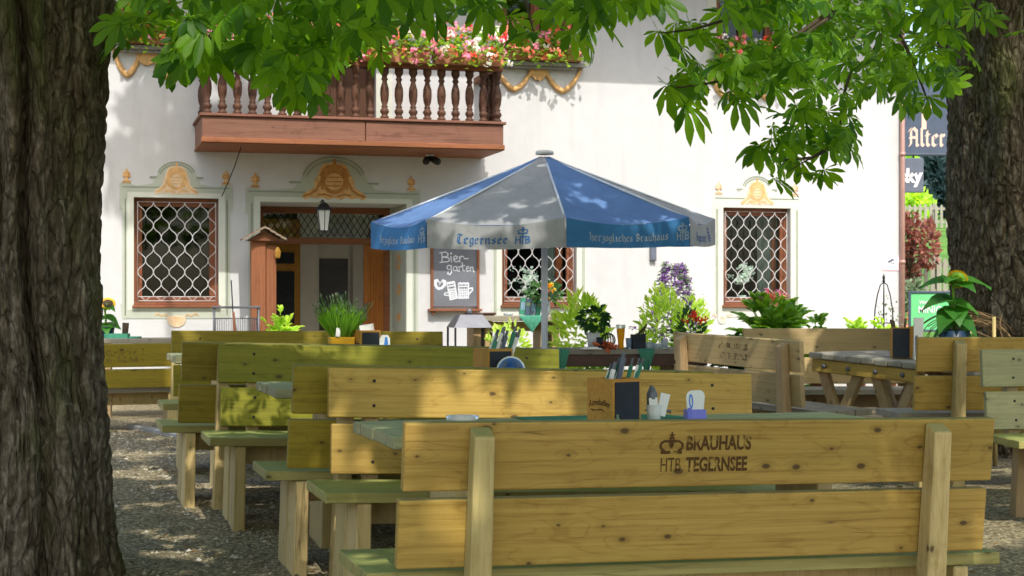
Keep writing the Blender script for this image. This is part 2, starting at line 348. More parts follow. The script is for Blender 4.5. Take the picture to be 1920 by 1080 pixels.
M['grey'] = cloth('pale_grey_canvas', (0.44, 0.44, 0.43, 1)); M['cloth_t'] = cloth('green_table_runner', (0.08, 0.30, 0.19, 1), 0.3)
M['txt_grey'] = solid('grey_lettering', (0.30, 0.38, 0.46, 1), 0.8, vary=0.1); M['txt_blue'] = solid('blue_lettering', (0.02, 0.11, 0.28, 1), 0.8, vary=0.1)
M['txt_white'] = solid('white_lettering', (0.8, 0.8, 0.8, 1), 0.6, vary=0.02)

def bark():
    t = NT('chestnut_bark'); c = t.coords(True, (1, 1, 0.36))
    v = t.n('TexVoronoi', feature='DISTANCE_TO_EDGE', Scale=19.0); nz = t.n('TexNoise', Scale=3.0, Detail=6.0); nf = t.n('TexNoise', Scale=26.0, Detail=8.0, Roughness=0.7)
    t.l(c, nz.inputs['Vector']); t.l(c, nf.inputs['Vector'])
    w = t.mix(0.22, c, nz.outputs['Color']); t.l(w, v.inputs['Vector'])
    crack = t.ramp(v.outputs['Distance'], [(0.0, (0,0,0,1)), (0.10, (1,1,1,1))])
    h = t.math('ADD', t.math('MULTIPLY', crack, 0.6), nf.outputs[0])
    col = t.ramp(nf.outputs[0], [(0.30, (0.045, 0.034, 0.022, 1)), (0.5, (0.12, 0.095, 0.064, 1)), (0.72, (0.34, 0.295, 0.225, 1))])
    col = t.mix(crack, t.mix(0.5, col, (0.035, 0.026, 0.018, 1)), col)
    c2 = t.coords(True, (1, 1, 0.5)); ng = t.n('TexNoise', Scale=1.8, Detail=5.0); t.l(c2, ng.inputs['Vector'])
    gm = t.ramp(ng.outputs[0], [(0.50, (0,0,0,1)), (0.66, (1,1,1,1))])
    col = t.mix(t.math('MULTIPLY', gm, t.math('MULTIPLY', nf.outputs[0], 1.1)), col, (0.085, 0.12, 0.015, 1))
    t.l(col, t.b.inputs['Base Color']); t.b.inputs['Roughness'].default_value = 0.95; t.b.inputs['Specular IOR Level'].default_value = 0.1
    t.bump(h, 0.9, 0.03); return t.mat
M['bark'] = bark()
M['twig'] = solid('twig', (0.07, 0.05, 0.03, 1), 0.9, vary=0.3)
M['chestnut'] = leafmat('chestnut_leaf', (0.028, 0.108, 0.006, 1), (0.155, 0.32, 0.015, 1), 0.54)
M['lgreen'] = leafmat('bright_green_leaf', (0.26, 0.42, 0.04, 1), (0.52, 0.66, 0.15, 1), 0.4)
M['mgreen'] = leafmat('mid_green_leaf', (0.10, 0.24, 0.025, 1), (0.26, 0.45, 0.06, 1), 0.38)
M['dgreen'] = leafmat('dark_green_leaf', (0.016, 0.06, 0.012, 1), (0.05, 0.14, 0.03, 1), 0.3)
M['sgreen'] = leafmat('grey_green_leaf', (0.10, 0.16, 0.08, 1), (0.26, 0.32, 0.20, 1), 0.3)
M['bgreen'] = leafmat('blue_green_needles', (0.015, 0.035, 0.03, 1), (0.05, 0.09, 0.10, 1), 0.2)
M['redleaf'] = leafmat('red_leaf', (0.14, 0.04, 0.03, 1), (0.34, 0.15, 0.10, 1), 0.3)
def petal(n, a, b): M[n] = leafmat(n + '_petal', a, b, 0.3)
petal('pink', (0.70, 0.20, 0.32, 1), (0.85, 0.45, 0.55, 1)); petal('red', (0.65, 0.05, 0.03, 1), (0.80, 0.16, 0.08, 1)); petal('salmon', (0.72, 0.20, 0.10, 1), (0.85, 0.42, 0.30, 1))
petal('whitef', (0.75, 0.75, 0.70, 1), (0.85, 0.85, 0.82, 1)); petal('violet', (0.16, 0.05, 0.26, 1), (0.38, 0.20, 0.48, 1)); petal('sunyellow', (0.70, 0.40, 0.01, 1), (0.85, 0.55, 0.03, 1))

def gravel():
    t = NT('gravel'); c = t.coords(False)
    v = t.n('TexVoronoi', feature='F1', Scale=48.0); v2 = t.n('TexVoronoi', feature='F1', Scale=110.0); n = t.n('TexNoise', Scale=0.9, Detail=5.0); nf = t.n('TexNoise', Scale=20.0, Detail=5.0)
    for q in (v, v2, n, nf): t.l(c, q.inputs['Vector'])
    s1 = t.n('SeparateColor'); t.l(v.outputs['Color'], s1.inputs[0])
    col = t.ramp(s1.outputs[0], [(0.0, (0.16, 0.13, 0.07, 1)), (0.5, (0.31, 0.265, 0.16, 1)), (1.0, (0.52, 0.455, 0.30, 1))])
    col = t.mix(0.85, col, t.ramp(n.outputs[0], [(0.32, (0.55, 0.56, 0.46, 1)), (0.68, (1.05, 1.0, 0.92, 1))]), 'MULTIPLY')
    col = t.mix(t.ramp(v.outputs['Distance'], [(0.35, (0,0,0,1)), (0.75, (0.75,0.75,0.75,1))]), col, (0.08, 0.062, 0.036, 1))
    t.l(col, t.b.inputs['Base Color']); t.b.inputs['Roughness'].default_value = 0.9
    h = t.math('SUBTRACT', 1.0, v.outputs['Distance']); t.bump(t.math('ADD', h, t.math('MULTIPLY', v2.outputs['Distance'], -0.4)), 0.8, 0.012); return t.mat
M['gravel'] = gravel()
def lawn():
    t = NT('lawn'); c = t.coords(False); n = t.n('TexNoise', Scale=0.8, Detail=6.0); nf = t.n('TexNoise', Scale=30.0, Detail=4.0); t.l(c, n.inputs['Vector']); t.l(c, nf.inputs['Vector'])
    col = t.ramp(n.outputs[0], [(0.3, (0.05, 0.14, 0.02, 1)), (0.7, (0.13, 0.27, 0.04, 1))]); t.l(t.mix(0.5, col, nf.outputs[0], 'OVERLAY'), t.b.inputs['Base Color'])
    t.b.inputs['Roughness'].default_value = 0.9; t.bump(nf.outputs[0], 0.6, 0.05); return t.mat
M['lawn'] = lawn()

# ------------------------------------------------------------------ lettering
def font_mesh(txt, size, name, mat, parent, Mtx, bold=0.0, sx=1.0, arc=0.0, align='CENTER'):
    cu = bpy.data.curves.new('t', 'FONT'); cu.body = txt; cu.size = size; cu.align_x = align; cu.offset = bold; cu.resolution_u = 3
    ob = bpy.data.objects.new('t', cu); COL.objects.link(ob)
    me = bpy.data.meshes.new_from_object(ob.evaluated_get(bpy.context.evaluated_depsgraph_get()))
    bpy.data.objects.remove(ob); bpy.data.curves.remove(cu)
    for v in me.vertices:
        x, y = v.co.x * sx, v.co.y
        if arc: y -= arc * x * x
        v.co = Mtx @ Vector((x, 0, y))
    me.materials.clear(); me.materials.append(mat); me.name = name
    o = bpy.data.objects.new(name, me); COL.objects.link(o); o.parent = parent; return o
GL = {
 'e': [[(.6,.15),(.35,0),(.12,.15),(.12,.85),(.4,1),(.6,.8),(.12,.5)]], 's': [[(.55,.9),(.35,1),(.1,.8),(.55,.3),(.35,0),(.05,.15)]],
 'i': [[(0,.85),(.2,1),(.2,.15),(.4,0)],[(.12,1.25),(.25,1.35)]], 'n': [[(0,.9),(.15,1),(.15,0)],[(.15,.8),(.5,1),(.6,.85),(.6,.1),(.75,0)]],
 'u': [[(0,.9),(.12,1),(.12,.15),(.35,0),(.6,.15)],[(.6,1),(.6,.1),(.75,0)]], 'r': [[(0,.9),(.15,1),(.15,.1),(.3,0)],[(.15,.85),(.4,1),(.5,.85)]],
 'a': [[(.1,.85),(.35,1),(.55,.85),(.55,.1),(.7,0)],[(.55,.55),(.25,.55),(.1,.25),(.3,0),(.55,.2)]],
 'g': [[(.55,.9),(.35,1),(.12,.85),(.12,.15),(.35,0),(.55,.15)],[(.55,1),(.55,-.3),(.3,-.5),(.05,-.35)]],
 'o': [[(.35,1),(.12,.85),(.12,.15),(.35,0),(.6,.15),(.6,.85),(.35,1)]], 'l': [[(0,1.5),(.15,1.6),(.15,.15),(.35,0)]],
 't': [[(.15,1.3),(.15,.15),(.35,0)],[(0,.95),(.4,1)]], 'h': [[(0,1.5),(.15,1.6),(.15,0)],[(.15,.8),(.45,1),(.6,.85),(.6,.1),(.45,-.3)]],
 'c': [[(.55,.85),(.35,1),(.12,.85),(.12,.15),(.35,0),(.55,.1)]], 'z': [[(.1,.85),(.35,1),(.55,.85),(.3,.55),(.55,.3),(.55,0),(.3,-.4),(.05,-.3)]],
 'A': [[(.1,0),(.25,.2),(.25,1.3),(.5,1.6)],[(.5,1.6),(.85,1.3),(.85,.1),(1.0,0)],[(.1,.75),(.85,.75)],[(0,1.3),(.3,1.6)]],
 'T': [[(0,1.3),(.3,1.6),(.9,1.45)],[(.7,1.4),(.25,1.1),(.2,.4),(.5,0),(.9,.2)],[(.5,1.2),(.5,.4)]],
 'H': [[(0,1.3),(.25,1.6),(.35,1.4),(.35,.1),(.15,0)],[(.35,.8),(.7,1.0),(.85,.8),(.85,.1),(.65,-.2)]],
 'B': [[(.15,1.5),(.25,1.4),(.25,.1)],[(0,1.4),(.4,1.6),(.7,1.4),(.7,1.1),(.3,.85),(.75,.6),(.75,.2),(.4,0),(.05,.15)]],
 'W': [[(0,1.4),(.2,1.6),(.2,.2),(.45,0),(.6,.2),(.6,1.5)],[(.6,1.3),(.6,.2),(.8,0),(1.1,.3),(1.1,1.2),(.9,1.6)]],
}
def nib_text(mb, txt, xh, x0, z0, y, nib=0.24, ang=40, gap=0.26, sx=0.9, M_=None, m=0):
    """blackletter drawn with a broad nib; returns the end x"""
    nx, nz = nib*math.cos(R(ang))*0.5*xh, nib*math.sin(R(ang))*0.5*xh; x = x0; k = 0
    for ch in txt:
        if ch == ' ': x += 0.6*xh; continue
        w = 0
        for st in GL[ch]:
            for (a, b) in zip(st[:-1], st[1:]):
                k += 1; yy = y - 0.00005*(k % 7)
                ax, az, bx, bz = x+a[0]*xh*sx, z0+a[1]*xh, x+b[0]*xh*sx, z0+b[1]*xh
                t = 0.03*xh
                mb.add([(ax-nx, yy, az-nz-t), (bx-nx, yy, bz-nz-t), (bx+nx, yy, bz+nz-t), (ax+nx, yy, az+nz-t)], [(0,1,2,3)], m, False, M_)
                mb.add([(ax-nx, yy-1e-5, az-nz+t), (bx-nx, yy-1e-5, bz-nz+t), (bx+nx, yy-1e-5, bz+nz+t), (ax+nx, yy-1e-5, az+nz+t)], [(0,1,2,3)], m, False, M_)
            w = max(w, max(p[0] for p in st))
        x += (w + gap)*xh*sx
    return x
def ribbon(mb, pts, w, y, m=0, M_=None):
    for i, (a, b) in enumerate(zip(pts[:-1], pts[1:])):
        d = Vector((b[0]-a[0], b[1]-a[1])); 
        if d.length < 1e-6: continue
        d.normalize(); q = Vector((-d.y, d.x))*w*0.5; e = d*w*0.35; yy = y - 0.00004*(i % 5)
        mb.add([(a[0]-e.x-q.x, yy, a[1]-e.y-q.y), (b[0]+e.x-q.x, yy, b[1]+e.y-q.y), (b[0]+e.x+q.x, yy, b[1]+e.y+q.y), (a[0]-e.x+q.x, yy, a[1]-e.y+q.y)], [(0,1,2,3)], m, False, M_)
def arc(cx, cz, rx, rz, a0, a1, n=10):
    return [(cx+rx*math.cos(R(a0+(a1-a0)*i/n)), cz+rz*math.sin(R(a0+(a1-a0)*i/n))) for i in range(n+1)]
def crown(mb, cx, z, s, y, M_=None, m=0):
    """small royal crown: band, three bows, orb and cross"""
    ribbon(mb, [(cx-0.5*s, z), (cx+0.5*s, z)], 0.16*s, y, m, M_)
    ribbon(mb, arc(cx-0.28*s, z+0.32*s, 0.30*s, 0.24*s, 250, -20, 12), 0.12*s, y-0.0003, m, M_)
    ribbon(mb, arc(cx+0.28*s, z+0.32*s, 0.30*s, 0.24*s, -70, 200, 12), 0.12*s, y-0.0006, m, M_)
    ribbon(mb, arc(cx, z+0.66*s, 0.09*s, 0.09*s, 0, 360, 10), 0.1*s, y-0.0009, m, M_)
    ribbon(mb, [(cx, z+0.7*s), (cx, z+0.98*s)], 0.08*s, y-0.0012, m, M_); ribbon(mb, [(cx-0.12*s, z+0.86*s), (cx+0.12*s, z+0.86*s)], 0.07*s, y-0.0015, m, M_)
# ------------------------------------------------------------------ where the benches stand (measured from the photo)
def bench_ends(xl, xr, dl, yl, yr, th):
    a, b = (xl-CX)/F, (xr-CX)/F; c, s = math.cos(R(th)), math.sin(R(th))
    L = dl*(b-a)/(c - b*s)
    P = Vector((a*dl, dl)); Q = P + Vector((c, s))*L
    zl = CZ + (HY-yl)/F*P.y; zr = CZ + (HY-yr)/F*Q.y
    return dict(P=P, Q=Q, L=L, zl=zl, zr=zr, th=th)
BD = {
 'A': bench_ends(744, 1840, 5.26, 789, 781, 16), 'B': bench_ends(608, 1405, 7.3, 690, 702, 16),
 'D': bench_ends(404, 1045, 9.4, 645, 655, 16),  'F': bench_ends(320, 830, 11.8, 620, 622, 16),
 'R1': bench_ends(1270, 1507, 12.9, 622, 639, -58), 'R2': bench_ends(1395, 1730, 14.0, 616, 616, 4),
 'R3': bench_ends(1715, 2290, 10.6, 632, 632, 3), 'R4': bench_ends(1846, 2430, 9.7, 656, 650, 3),
}
for k, src, n0, u0 in (('C', 'B', 0.24, -0.14), ('E', 'D', 0.24, -0.20)):
    b = BD[src]; c, s = math.cos(R(b['th'])), math.sin(R(b['th'])); off = Vector((-s, c))*n0 + Vector((c, s))*u0
    BD[k] = dict(P=b['P']+off, Q=b['Q']+off, L=b['L'], zl=b['zl']+0.01, zr=b['zr']+0.01, th=b['th'])
ANCH = []
for k, b in BD.items():
    h = 1.0
    ANCH += [(b['P'].x, b['P'].y, b['zl']-h), (b['Q'].x, b['Q'].y, b['zr']-h)]
ANCH += [(0.9, 15, .20), (-3, 14, .25), (-4.5, 15, .25), (-2.0, 17, .25), (0, 18, .25), (3, 18.5, .25), (2.3, 12.6, .17), (3.2, 12.0, .14), (0, 8, .02), (-3.0, 7.5, .10)]
AX = np.array([a[0] for a in ANCH]); AY = np.array([a[1] for a in ANCH]); AZ = np.array([a[2] for a in ANCH])
def gbase(x, y):
    z = np.interp(y, [-40, 0, 5.2, 7.5, 9.5, 12, 15, 18, 22, 32, 60, 150], [-.3, -.2, .0, .08, .14, .18, .2, .24, .25, 1.5, 4.6, 12])
    far = np.interp(y, [22, 32, 60, 150], [.25, .25, .25, .25]); side = np.clip((x-3.0)/2.0, 0, 1)
    return np.where(y > 22, far + (z-far)*side, z)
RES = AZ - gbase(AX, AY)
def gz(x, y):
    x = np.asarray(x, float); y = np.asarray(y, float)
    d2 = (x[..., None]-AX)**2 + (y[..., None]-AY)**2
    w = np.exp(-d2/2.2)/(d2+0.06)
    return gbase(x, y) + (w*RES).sum(-1)/(w.sum(-1)+0.12)
def G(x, y): return float(gz(np.array([x]), np.array([y]))[0])

# ------------------------------------------------------------------ ground sheet
xs = np.unique(np.concatenate([np.linspace(-90, -7, 14), np.linspace(-7, 7, 113), np.linspace(7, 90, 20)]))
ys = np.unique(np.concatenate([np.linspace(-60, -2, 12), np.linspace(-2, 23, 201), np.linspace(23, 150, 40)]))
gx, gy = np.meshgrid(xs, ys); zz = np.zeros_like(gx)
for i in range(len(ys)): zz[i] = gz(gx[i], gy[i])
near = (np.abs(gx) < 6) & (gy > 4) & (gy < 16)
zz += near*(RNG.random(gx.shape)-0.5)*0.008
vs = np.stack([gx, gy, zz], -1).reshape(-1, 3).tolist(); nx_ = len(xs)
fs = [(j*nx_+i, j*nx_+i+1, (j+1)*nx_+i+1, (j+1)*nx_+i) for j in range(len(ys)-1) for i in range(nx_-1)]
g = MB(); g.add(vs, fs, 0, True); tag(g.build('ground', M['gravel']), kind='structure')
# lawn on the slope behind
xs2 = np.linspace(4.2, 40, 50); ys2 = np.linspace(24, 110, 60); g = MB(); vv = []
for y in ys2:
    zr = gz(xs2, np.full_like(xs2, y)) + 0.03
    vv += [(x, y, z) for x, z in zip(xs2, zr)]
g.add(vv, [(j*50+i, j*50+i+1, (j+1)*50+i+1, (j+1)*50+i) for j in range(59) for i in range(49)], 0, True)
tag(g.build('lawn', M['lawn']), kind='structure')
# pebbles lying loose on the gravel
peb = MB(); n = 16000
px = RNG.uniform(-3.6, 1.0, n); py = RNG.uniform(6.5, 15, n); pz = gz(px, py)
for x, y, z in zip(px, py, pz):
    r = random.uniform(.004, .010)+random.random()**6*.016; a = random.random()*6.28; c, s = math.cos(a)*r, math.sin(a)*r*random.uniform(.6, 1)
    peb.add([(x+c, y+s, z), (x-s, y+c, z), (x-c, y-s, z), (x+s, y-c, z), (x+random.uniform(-.3,.3)*r, y+random.uniform(-.3,.3)*r, z+r*.8)], [(0,1,4),(1,2,4),(2,3,4),(3,0,4)], 0, True)
tag(peb.build('loose_pebbles', M['pebble']), kind='stuff')
n = 380; fl = MB()
for i in range(n):
    x, y = random.uniform(-3.4, 3), random.uniform(7, 15); fl.leaf((x, y, G(x, y)+.012), (random.uniform(-1,1), random.uniform(-1,1), .1), (0,0,1), random.uniform(.04,.08), .03)
tag(fl.build('fallen_leaves', leafmat('dry_leaf', (0.12, 0.06, 0.015, 1), (0.30, 0.20, 0.05, 1), 0.1)), kind='stuff')
# kerb
kb = MB()
ka, kc = at(236, 806, 14.9), at(420, 838, 12.9)
for i in range(5):
    p, q = ka.lerp(kc, i/5+.004), ka.lerp(kc, (i+1)/5-.004); d = (q-p); w = Vector((-d.y, d.x, 0)).normalized()*.10
    z0 = .12; z1 = .29
    kb.add([(p.x,p.y,z0),(q.x,q.y,z0),(q.x+w.x,q.y+w.y,z0),(p.x+w.x,p.y+w.y,z0),(p.x,p.y,z1),(q.x,q.y,z1),(q.x+w.x,q.y+w.y,z1),(p.x+w.x,p.y+w.y,z1)],
           [(3,2,1,0),(4,5,6,7),(0,1,5,4),(1,2,6,5),(2,3,7,6),(3,0,4,7)])
tag(kb.build('kerb', M['stone'], bevel=.012), kind='structure')

# ------------------------------------------------------------------ the inn
HA = 15.3; HC, HS = math.cos(R(HA)), math.sin(R(HA)); P0 = Vector(((610-CX)/F*19.5, 19.5))
def WL(px, py, off=0.0):
    k = (px-CX)/F
    t = (k*(P0.y-off*HC) - P0.x - off*HS)/(HC - k*HS)
    Y = P0.y + t*HS - off*HC
    return t, CZ + (HY-py)/F*Y
def HWp(t, off, z): return Vector((P0.x + t*HC + off*HS, P0.y + t*HS - off*HC, z))
HROT = (0, 0, R(HA))
def W(pts, off=0.0): return [WL(x, y, off) for x, y in pts]
inn = empty('inn', (P0.x, P0.y, 0), HROT, 'white plastered inn with wooden balcony and painted window surrounds behind the beer garden', 'building')
TL, TR_ = -8.0, WL(1690, 500)[0]
wz0, wz1 = WL(330, 572)[1], WL(330, 371)[1]
uz0 = WL(1010, 96)[1]; uz1 = uz0 + 1.30
bal_top = WL(660, 220, 1.08)[1]; bal_bot = WL(660, 270, 1.08)[1]
GF = 0.25
OP = {}
for k, a, b in (('left', 251, 410), ('mid', 941, 1081), ('right', 1356, 1482)): OP[k] = (WL(a, 500)[0], WL(b, 500)[0], wz0, wz1)
for k, a, b in (('uleft', 228, 322), ('umid', 941, 1076), ('uright', 1343, 1455)): OP[k] = (WL(a, 60)[0], WL(b, 60)[0], uz0, uz1)
OP['door'] = (WL(488, 500)[0], WL(762, 500)[0], GF, WL(610, 380)[1])
OP['bdoor'] = (WL(578, 150)[0], WL(705, 150)[0], bal_top, uz1)
WT = 0.9; ZT = 6.35
ts = sorted({TL, TR_} | {o[0] for o in OP.values()} | {o[1] for o in OP.values()}); zs = sorted({-0.2, ZT} | {o[2] for o in OP.values()} | {o[3] for o in OP.values()})
wl = MB()
for i in range(len(ts)-1):
    for j in range(len(zs)-1):
        tm, zm = (ts[i]+ts[i+1])/2, (zs[j]+zs[j+1])/2
        if any(o[0] < tm < o[1] and o[2] < zm < o[3] for o in OP.values()): continue
        a, b, c, d = ts[i], ts[i+1], zs[j], zs[j+1]
        wl.add([(a,0,c),(b,0,c),(b,0,d),(a,0,d)], [(0,1,2,3)])
for k, o in OP.items():
    dpt = WT if k == 'door' else 0.32
    a, b, c, d = o
    wl.add([(a,0,c),(a,dpt,c),(a,dpt,d),(a,0,d)], [(0,1,2,3)]); wl.add([(b,0,c),(b,dpt,c),(b,dpt,d),(b,0,d)], [(3,2,1,0)])
    wl.add([(a,0,d),(b,0,d),(b,dpt,d),(a,dpt,d)], [(3,2,1,0)]); wl.add([(a,0,c),(b,0,c),(b,dpt,c),(a,dpt,c)], [(0,1,2,3)])
wl.add([(TR_,0,-.2),(TR_,9,-.2),(TR_,9,ZT),(TR_,0,ZT)], [(0,1,2,3)]); wl.add([(TL,0,-.2),(TL,9,-.2),(TL,9,ZT),(TL,0,ZT)], [(3,2,1,0)])
wl.add([(TL,9,-.2),(TR_,9,-.2),(TR_,9,ZT),(TL,9,ZT)], [(3,2,1,0)])
wl.build('wall', M['plaster'], inn)
rf = MB(); ov = 1.5
prof = [(-ov, ZT-.12), (4.5, ZT+2.6), (9+ov, ZT-.12), (9+ov, ZT+.08), (4.5, ZT+2.85), (-ov, ZT+.08)]
T0, T1 = TL-.8, TR_+.35
rf.add([(T0, p[0], p[1]) for p in prof] + [(T1, p[0], p[1]) for p in prof], [(0,1,2,3,4,5)[::-1], tuple(range(6, 12))] + [(i, 6+i, 6+(i+1)%6, (i+1)%6)[::-1] for i in range(6)])
rf.build('roof', M['roof'], inn)
sf = MB(); sf.box(T0+.05, T1-.05, -ov+.05, 0.3, ZT-.16, ZT-.125); sf.build('eave_soffit', M['brown'], inn)
# rooms behind the windows, walls painted near-black to stand in for unlit interiors
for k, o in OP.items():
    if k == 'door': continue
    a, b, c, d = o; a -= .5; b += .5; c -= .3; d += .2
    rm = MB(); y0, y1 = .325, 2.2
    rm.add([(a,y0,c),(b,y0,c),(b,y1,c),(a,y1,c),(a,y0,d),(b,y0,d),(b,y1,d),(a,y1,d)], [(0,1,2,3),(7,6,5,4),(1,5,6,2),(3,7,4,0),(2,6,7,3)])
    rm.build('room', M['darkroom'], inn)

def surround(o, pad_px, sag, light, cart=None, base=True, s=1.0, arch=True, scale=1.0):
    """painted window surround: outer sage field with curved top, light inner band; all a few mm proud of the plaster"""
    a, b, c, d = o; p = pad_px
    mb = MB(); top = d + .165; w = b-a; cx = (a+b)/2; aw = .25*w/ .95 if not scale else .25*scale
    ah = .22*scale
    outl = [(a-p, c-.16), (a-p-.02, c+.0), (a-p, c+.03), (a-p, d-.16), (a-p-.03, d-.14), (a-p-.03, top), (a-p+.08, top)]
    if arch:
        outl += [(a+.03, top-.03), (cx-aw*1.15, top+.0), (cx-aw*1.05, top+.055), (cx-aw*1.25, top+.06), (cx-aw*1.25, top+.09), (cx-aw*.95, top+.09)]
        outl += [(cx+aw*.9*math.cos(R(q)), top+.09+ah*math.sin(R(q))*.8) for q in range(165, 10, -15)]
        outl += [(cx+aw*.95, top+.09), (cx+aw*1.25, top+.09), (cx+aw*1.25, top+.06), (cx+aw*1.05, top+.055), (cx+aw*1.15, top), (b-.03, top-.03)]
    outl += [(b+p-.08, top), (b+p+.03, top), (b+p+.03, d-.14), (b+p, d-.16), (b+p, c+.03), (b+p+.02, c), (b+p, c-.16)]
    # split into left, right, top and bottom pieces round the opening
    lt = [(a-.001, c-.16)] + outl[:6][:0] ; 
    left = [(a, c-.16), (a, d), (a-p-.03, d), (a-p-.03, d-.14), (a-p, d-.16), (a-p, c+.03), (a-p-.02, c), (a-p, c-.16)]
    right = [(b, c-.16), (b+p, c-.16), (b+p+.02, c), (b+p, c+.03), (b+p, d-.16), (b+p+.03, d-.14), (b+p+.03, d), (b, d)]
    topp = [(b+p+.03, d), (b+p+.03, top), (b+p-.08, top)] + [q for q in reversed(outl) if False]
    i0 = outl.index((a-p-.03, top)); i1 = outl.index((b+p+.03, top))
    topp = [(a-p-.03, d)] + outl[i0:i1+1] + [(b+p+.03, d)]
    mb.prism(left, -.006, .002); mb.prism(right, -.006, .002); mb.prism(topp, -.006, .002)
    if base: mb.prism([(a, c-.16), (b, c-.16), (b, c), (a, c)], -.006, .002)
    sur = mb.build('painted_surround', sag, inn)
    q = MB(); bw = .075; z0 = c - (.06 if base else 0)
    q.box(a-bw, a-.002, -.009, -.004, z0, d+.06); q.box(b+.002, b+bw, -.009, -.004, z0, d+.06); q.box(a-.002, b+.002, -.009, -.004, d+.002, d+.06)
    if base: q.box(a-.002, b+.002, -.009, -.004, z0, c-.002)
    q.build('painted_band', light, sur)
    ln = MB(); lw = .012
    for x in (a-p+.03, a-bw-.03): ln.box(x, x+lw, -.0095, -.005, c-.12, d-.02)
    for x in (b+p-.042, b+bw+.018): ln.box(x, x+lw, -.0095, -.005, c-.12, d-.02)
    ln.box(a-p, b+p, -.0095, -.005, top-.05, top-.035)
    if arch:
        for r_, dz in ((.9, .0), (.8, -.012)):
            ribbon(ln, [(cx+aw*r_*math.cos(R(t_)), top+.09+ah*r_*.88*math.sin(R(t_))+dz) for t_ in range(165, 10, -12)], .016, -.0105)
        ribbon(ln, [(cx-aw*1.25, top+.078), (cx-aw*.95, top+.078)], .016, -.0105); ribbon(ln, [(cx+aw*.95, top+.078), (cx+aw*1.25, top+.078)], .016, -.0105)
    ln.build('painted_line', M['sage_d'], sur)
    return sur, cx, top, aw

def cartouche(cx, z, w, h, m1, m2, parent):
    q = MB()
    half = [(0, 1.0), (.10, .93), (.2, .96), (.36, .90), (.47, .72), (.52, .60), (.62, .50), (.60, .36), (.74, .25), (.93, .16), (1.0, .06), (.86, 0), (.72, .06), (.55, .02), (.38, .07), (.2, .0), (0, .05)]
    pl = [(cx+x*w, z+y*h) for x, y in half] + [(cx-x*w, z+y*h) for x, y in reversed(half[1:-1])]
    q.prism(pl, -.014, .0); o = q.build('cartouche', m1, parent)
    e = MB()
    ribbon(e, [(cx+.33*w*math.cos(R(a)), z+h*.47+.27*h*math.sin(R(a))) for a in range(0, 361, 20)], .10*h, -.0155)
    ribbon(e, [(cx+.42*w*math.cos(R(a)), z+h*.46+.37*h*math.sin(R(a))) for a in range(-30, 211, 20)], .05*h, -.0155)
    for sg in (1, -1):
        ribbon(e, [(cx+sg*x*w, z+y*h) for x, y in ((.45, .42), (.55, .25), (.75, .14), (.92, .09))], .06*h, -.0155)
        ribbon(e, [(cx+sg*x*w, z+y*h) for x, y in ((.05, .88), (.2, .86), (.34, .78), (.43, .62))], .06*h, -.0155)
        ribbon(e, [(cx+sg*x*w, z+y*h) for x, y in ((.1, .09), (.3, .14), (.5, .12))], .05*h, -.0155)
    for k_ in range(3): ribbon(e, [(cx-.22*w, z+h*(.58-.11*k_)), (cx+.22*w, z+h*(.585-.11*k_))], .035*h, -.0155)
    ribbon(e, [(cx, z+h*.9), (cx, z+h*1.04)], .07*h, -.0155)
    e.build('painted_scroll', m2, o); return o
def finial(t, z, h, m1, parent):
    q = MB(); pr = [(.42, 0), (.40, .09), (.16, .2), (.12, .36), (.34, .42), (.36, .62), (.30, .74), (.10, .84), (.05, 1.0)]
    pl = [(t+x*h*.72, z+y*h) for x, y in pr] + [(t-x*h*.72, z+y*h) for x, y in reversed(pr)]
    q.prism(pl, -.012, .0); o = q.build('painted_finial', m1, parent)
    e = MB(); ribbon(e, [(t-.24*h, z+.42*h), (t+.24*h, z+.42*h)], .04*h, -.0135); ribbon(e, [(t-.28*h, z+.1*h), (t+.28*h, z+.1*h)], .04*h, -.0135); ribbon(e, [(t+.1*h, z+.45*h), (t+.18*h, z+.62*h), (t+.1*h, z+.72*h)], .05*h, -.0135)
    e.build('painted_shading', M['ochre_d'], o)
def shell(t, z, w, h, parent, m1=None):
    q = MB(); pl = [(t+w*.5*math.cos(R(a)), z - h*abs(math.sin(R(a)))**.8*(1 if (k % 2) else .9)) for k, a in enumerate(range(0, 181, 15))]
    q.prism([(t-w*.5, z+h*.2), (t+w*.5, z+h*.2)] + pl, -.010, .0); o = q.build('painted_shell', m1 or M['ochre_l'], parent)
    e = MB()
    for a in range(20, 161, 20): ribbon(e, [(t+.08*w*math.cos(R(a)), z+.05*h), (t+w*.44*math.cos(R(a)), z-h*.8*math.sin(R(a)))], .02*w, -.0115)
    for sg in (1, -1): ribbon(e, [(t+sg*w*x, z+h*y) for x, y in ((.45, .1), (.6, .35), (.8, .15), (1.0, .45), (1.15, .2))], .05*w, -.0115)
    e.build('painted_shading', M['ochre'], o)

def grille(o, y, parent, cols=5, P=.277):
    a, b, c, d = o; a += .045; b -= .03; d -= .05; c0 = c + .10
    mb = MB(); rr = .0050
    for pts in ([(a,y,c0-.05),(a,y,d),(b,y,d),(b,y,c0-.05)], [(a,y,c0),(b,y,c0)], [(a,y,c0-.05),(b,y,c0-.05)]): mb.tube(pts, rr, 5)
    cw = (b-a)/cols; H = d - c0
    def off(ph):           # ogee profile
        x = math.cos(ph); return math.copysign(abs(x)**.75, x)
    for k in range(cols*2):
        xc = a + (k+.5)*cw/2; sg = 1 if k % 2 == 0 else -1
        mb.tube([(xc + sg*cw/4*off(2*math.pi*(d-z)/P + math.pi*0.98), y + (.004 if k % 2 else -.004), z) for z in np.linspace(c0, d, 44)], rr*.95, 5)
    for k in range(cols):
        xm = a + (k+.5)*cw
        mb.tube([(xm-cw*.3, y, c0), (xm, y, c0-.05), (xm+cw*.3, y, c0)], rr*.8, 4)
    return mb.build('grille', M['grille'], parent)
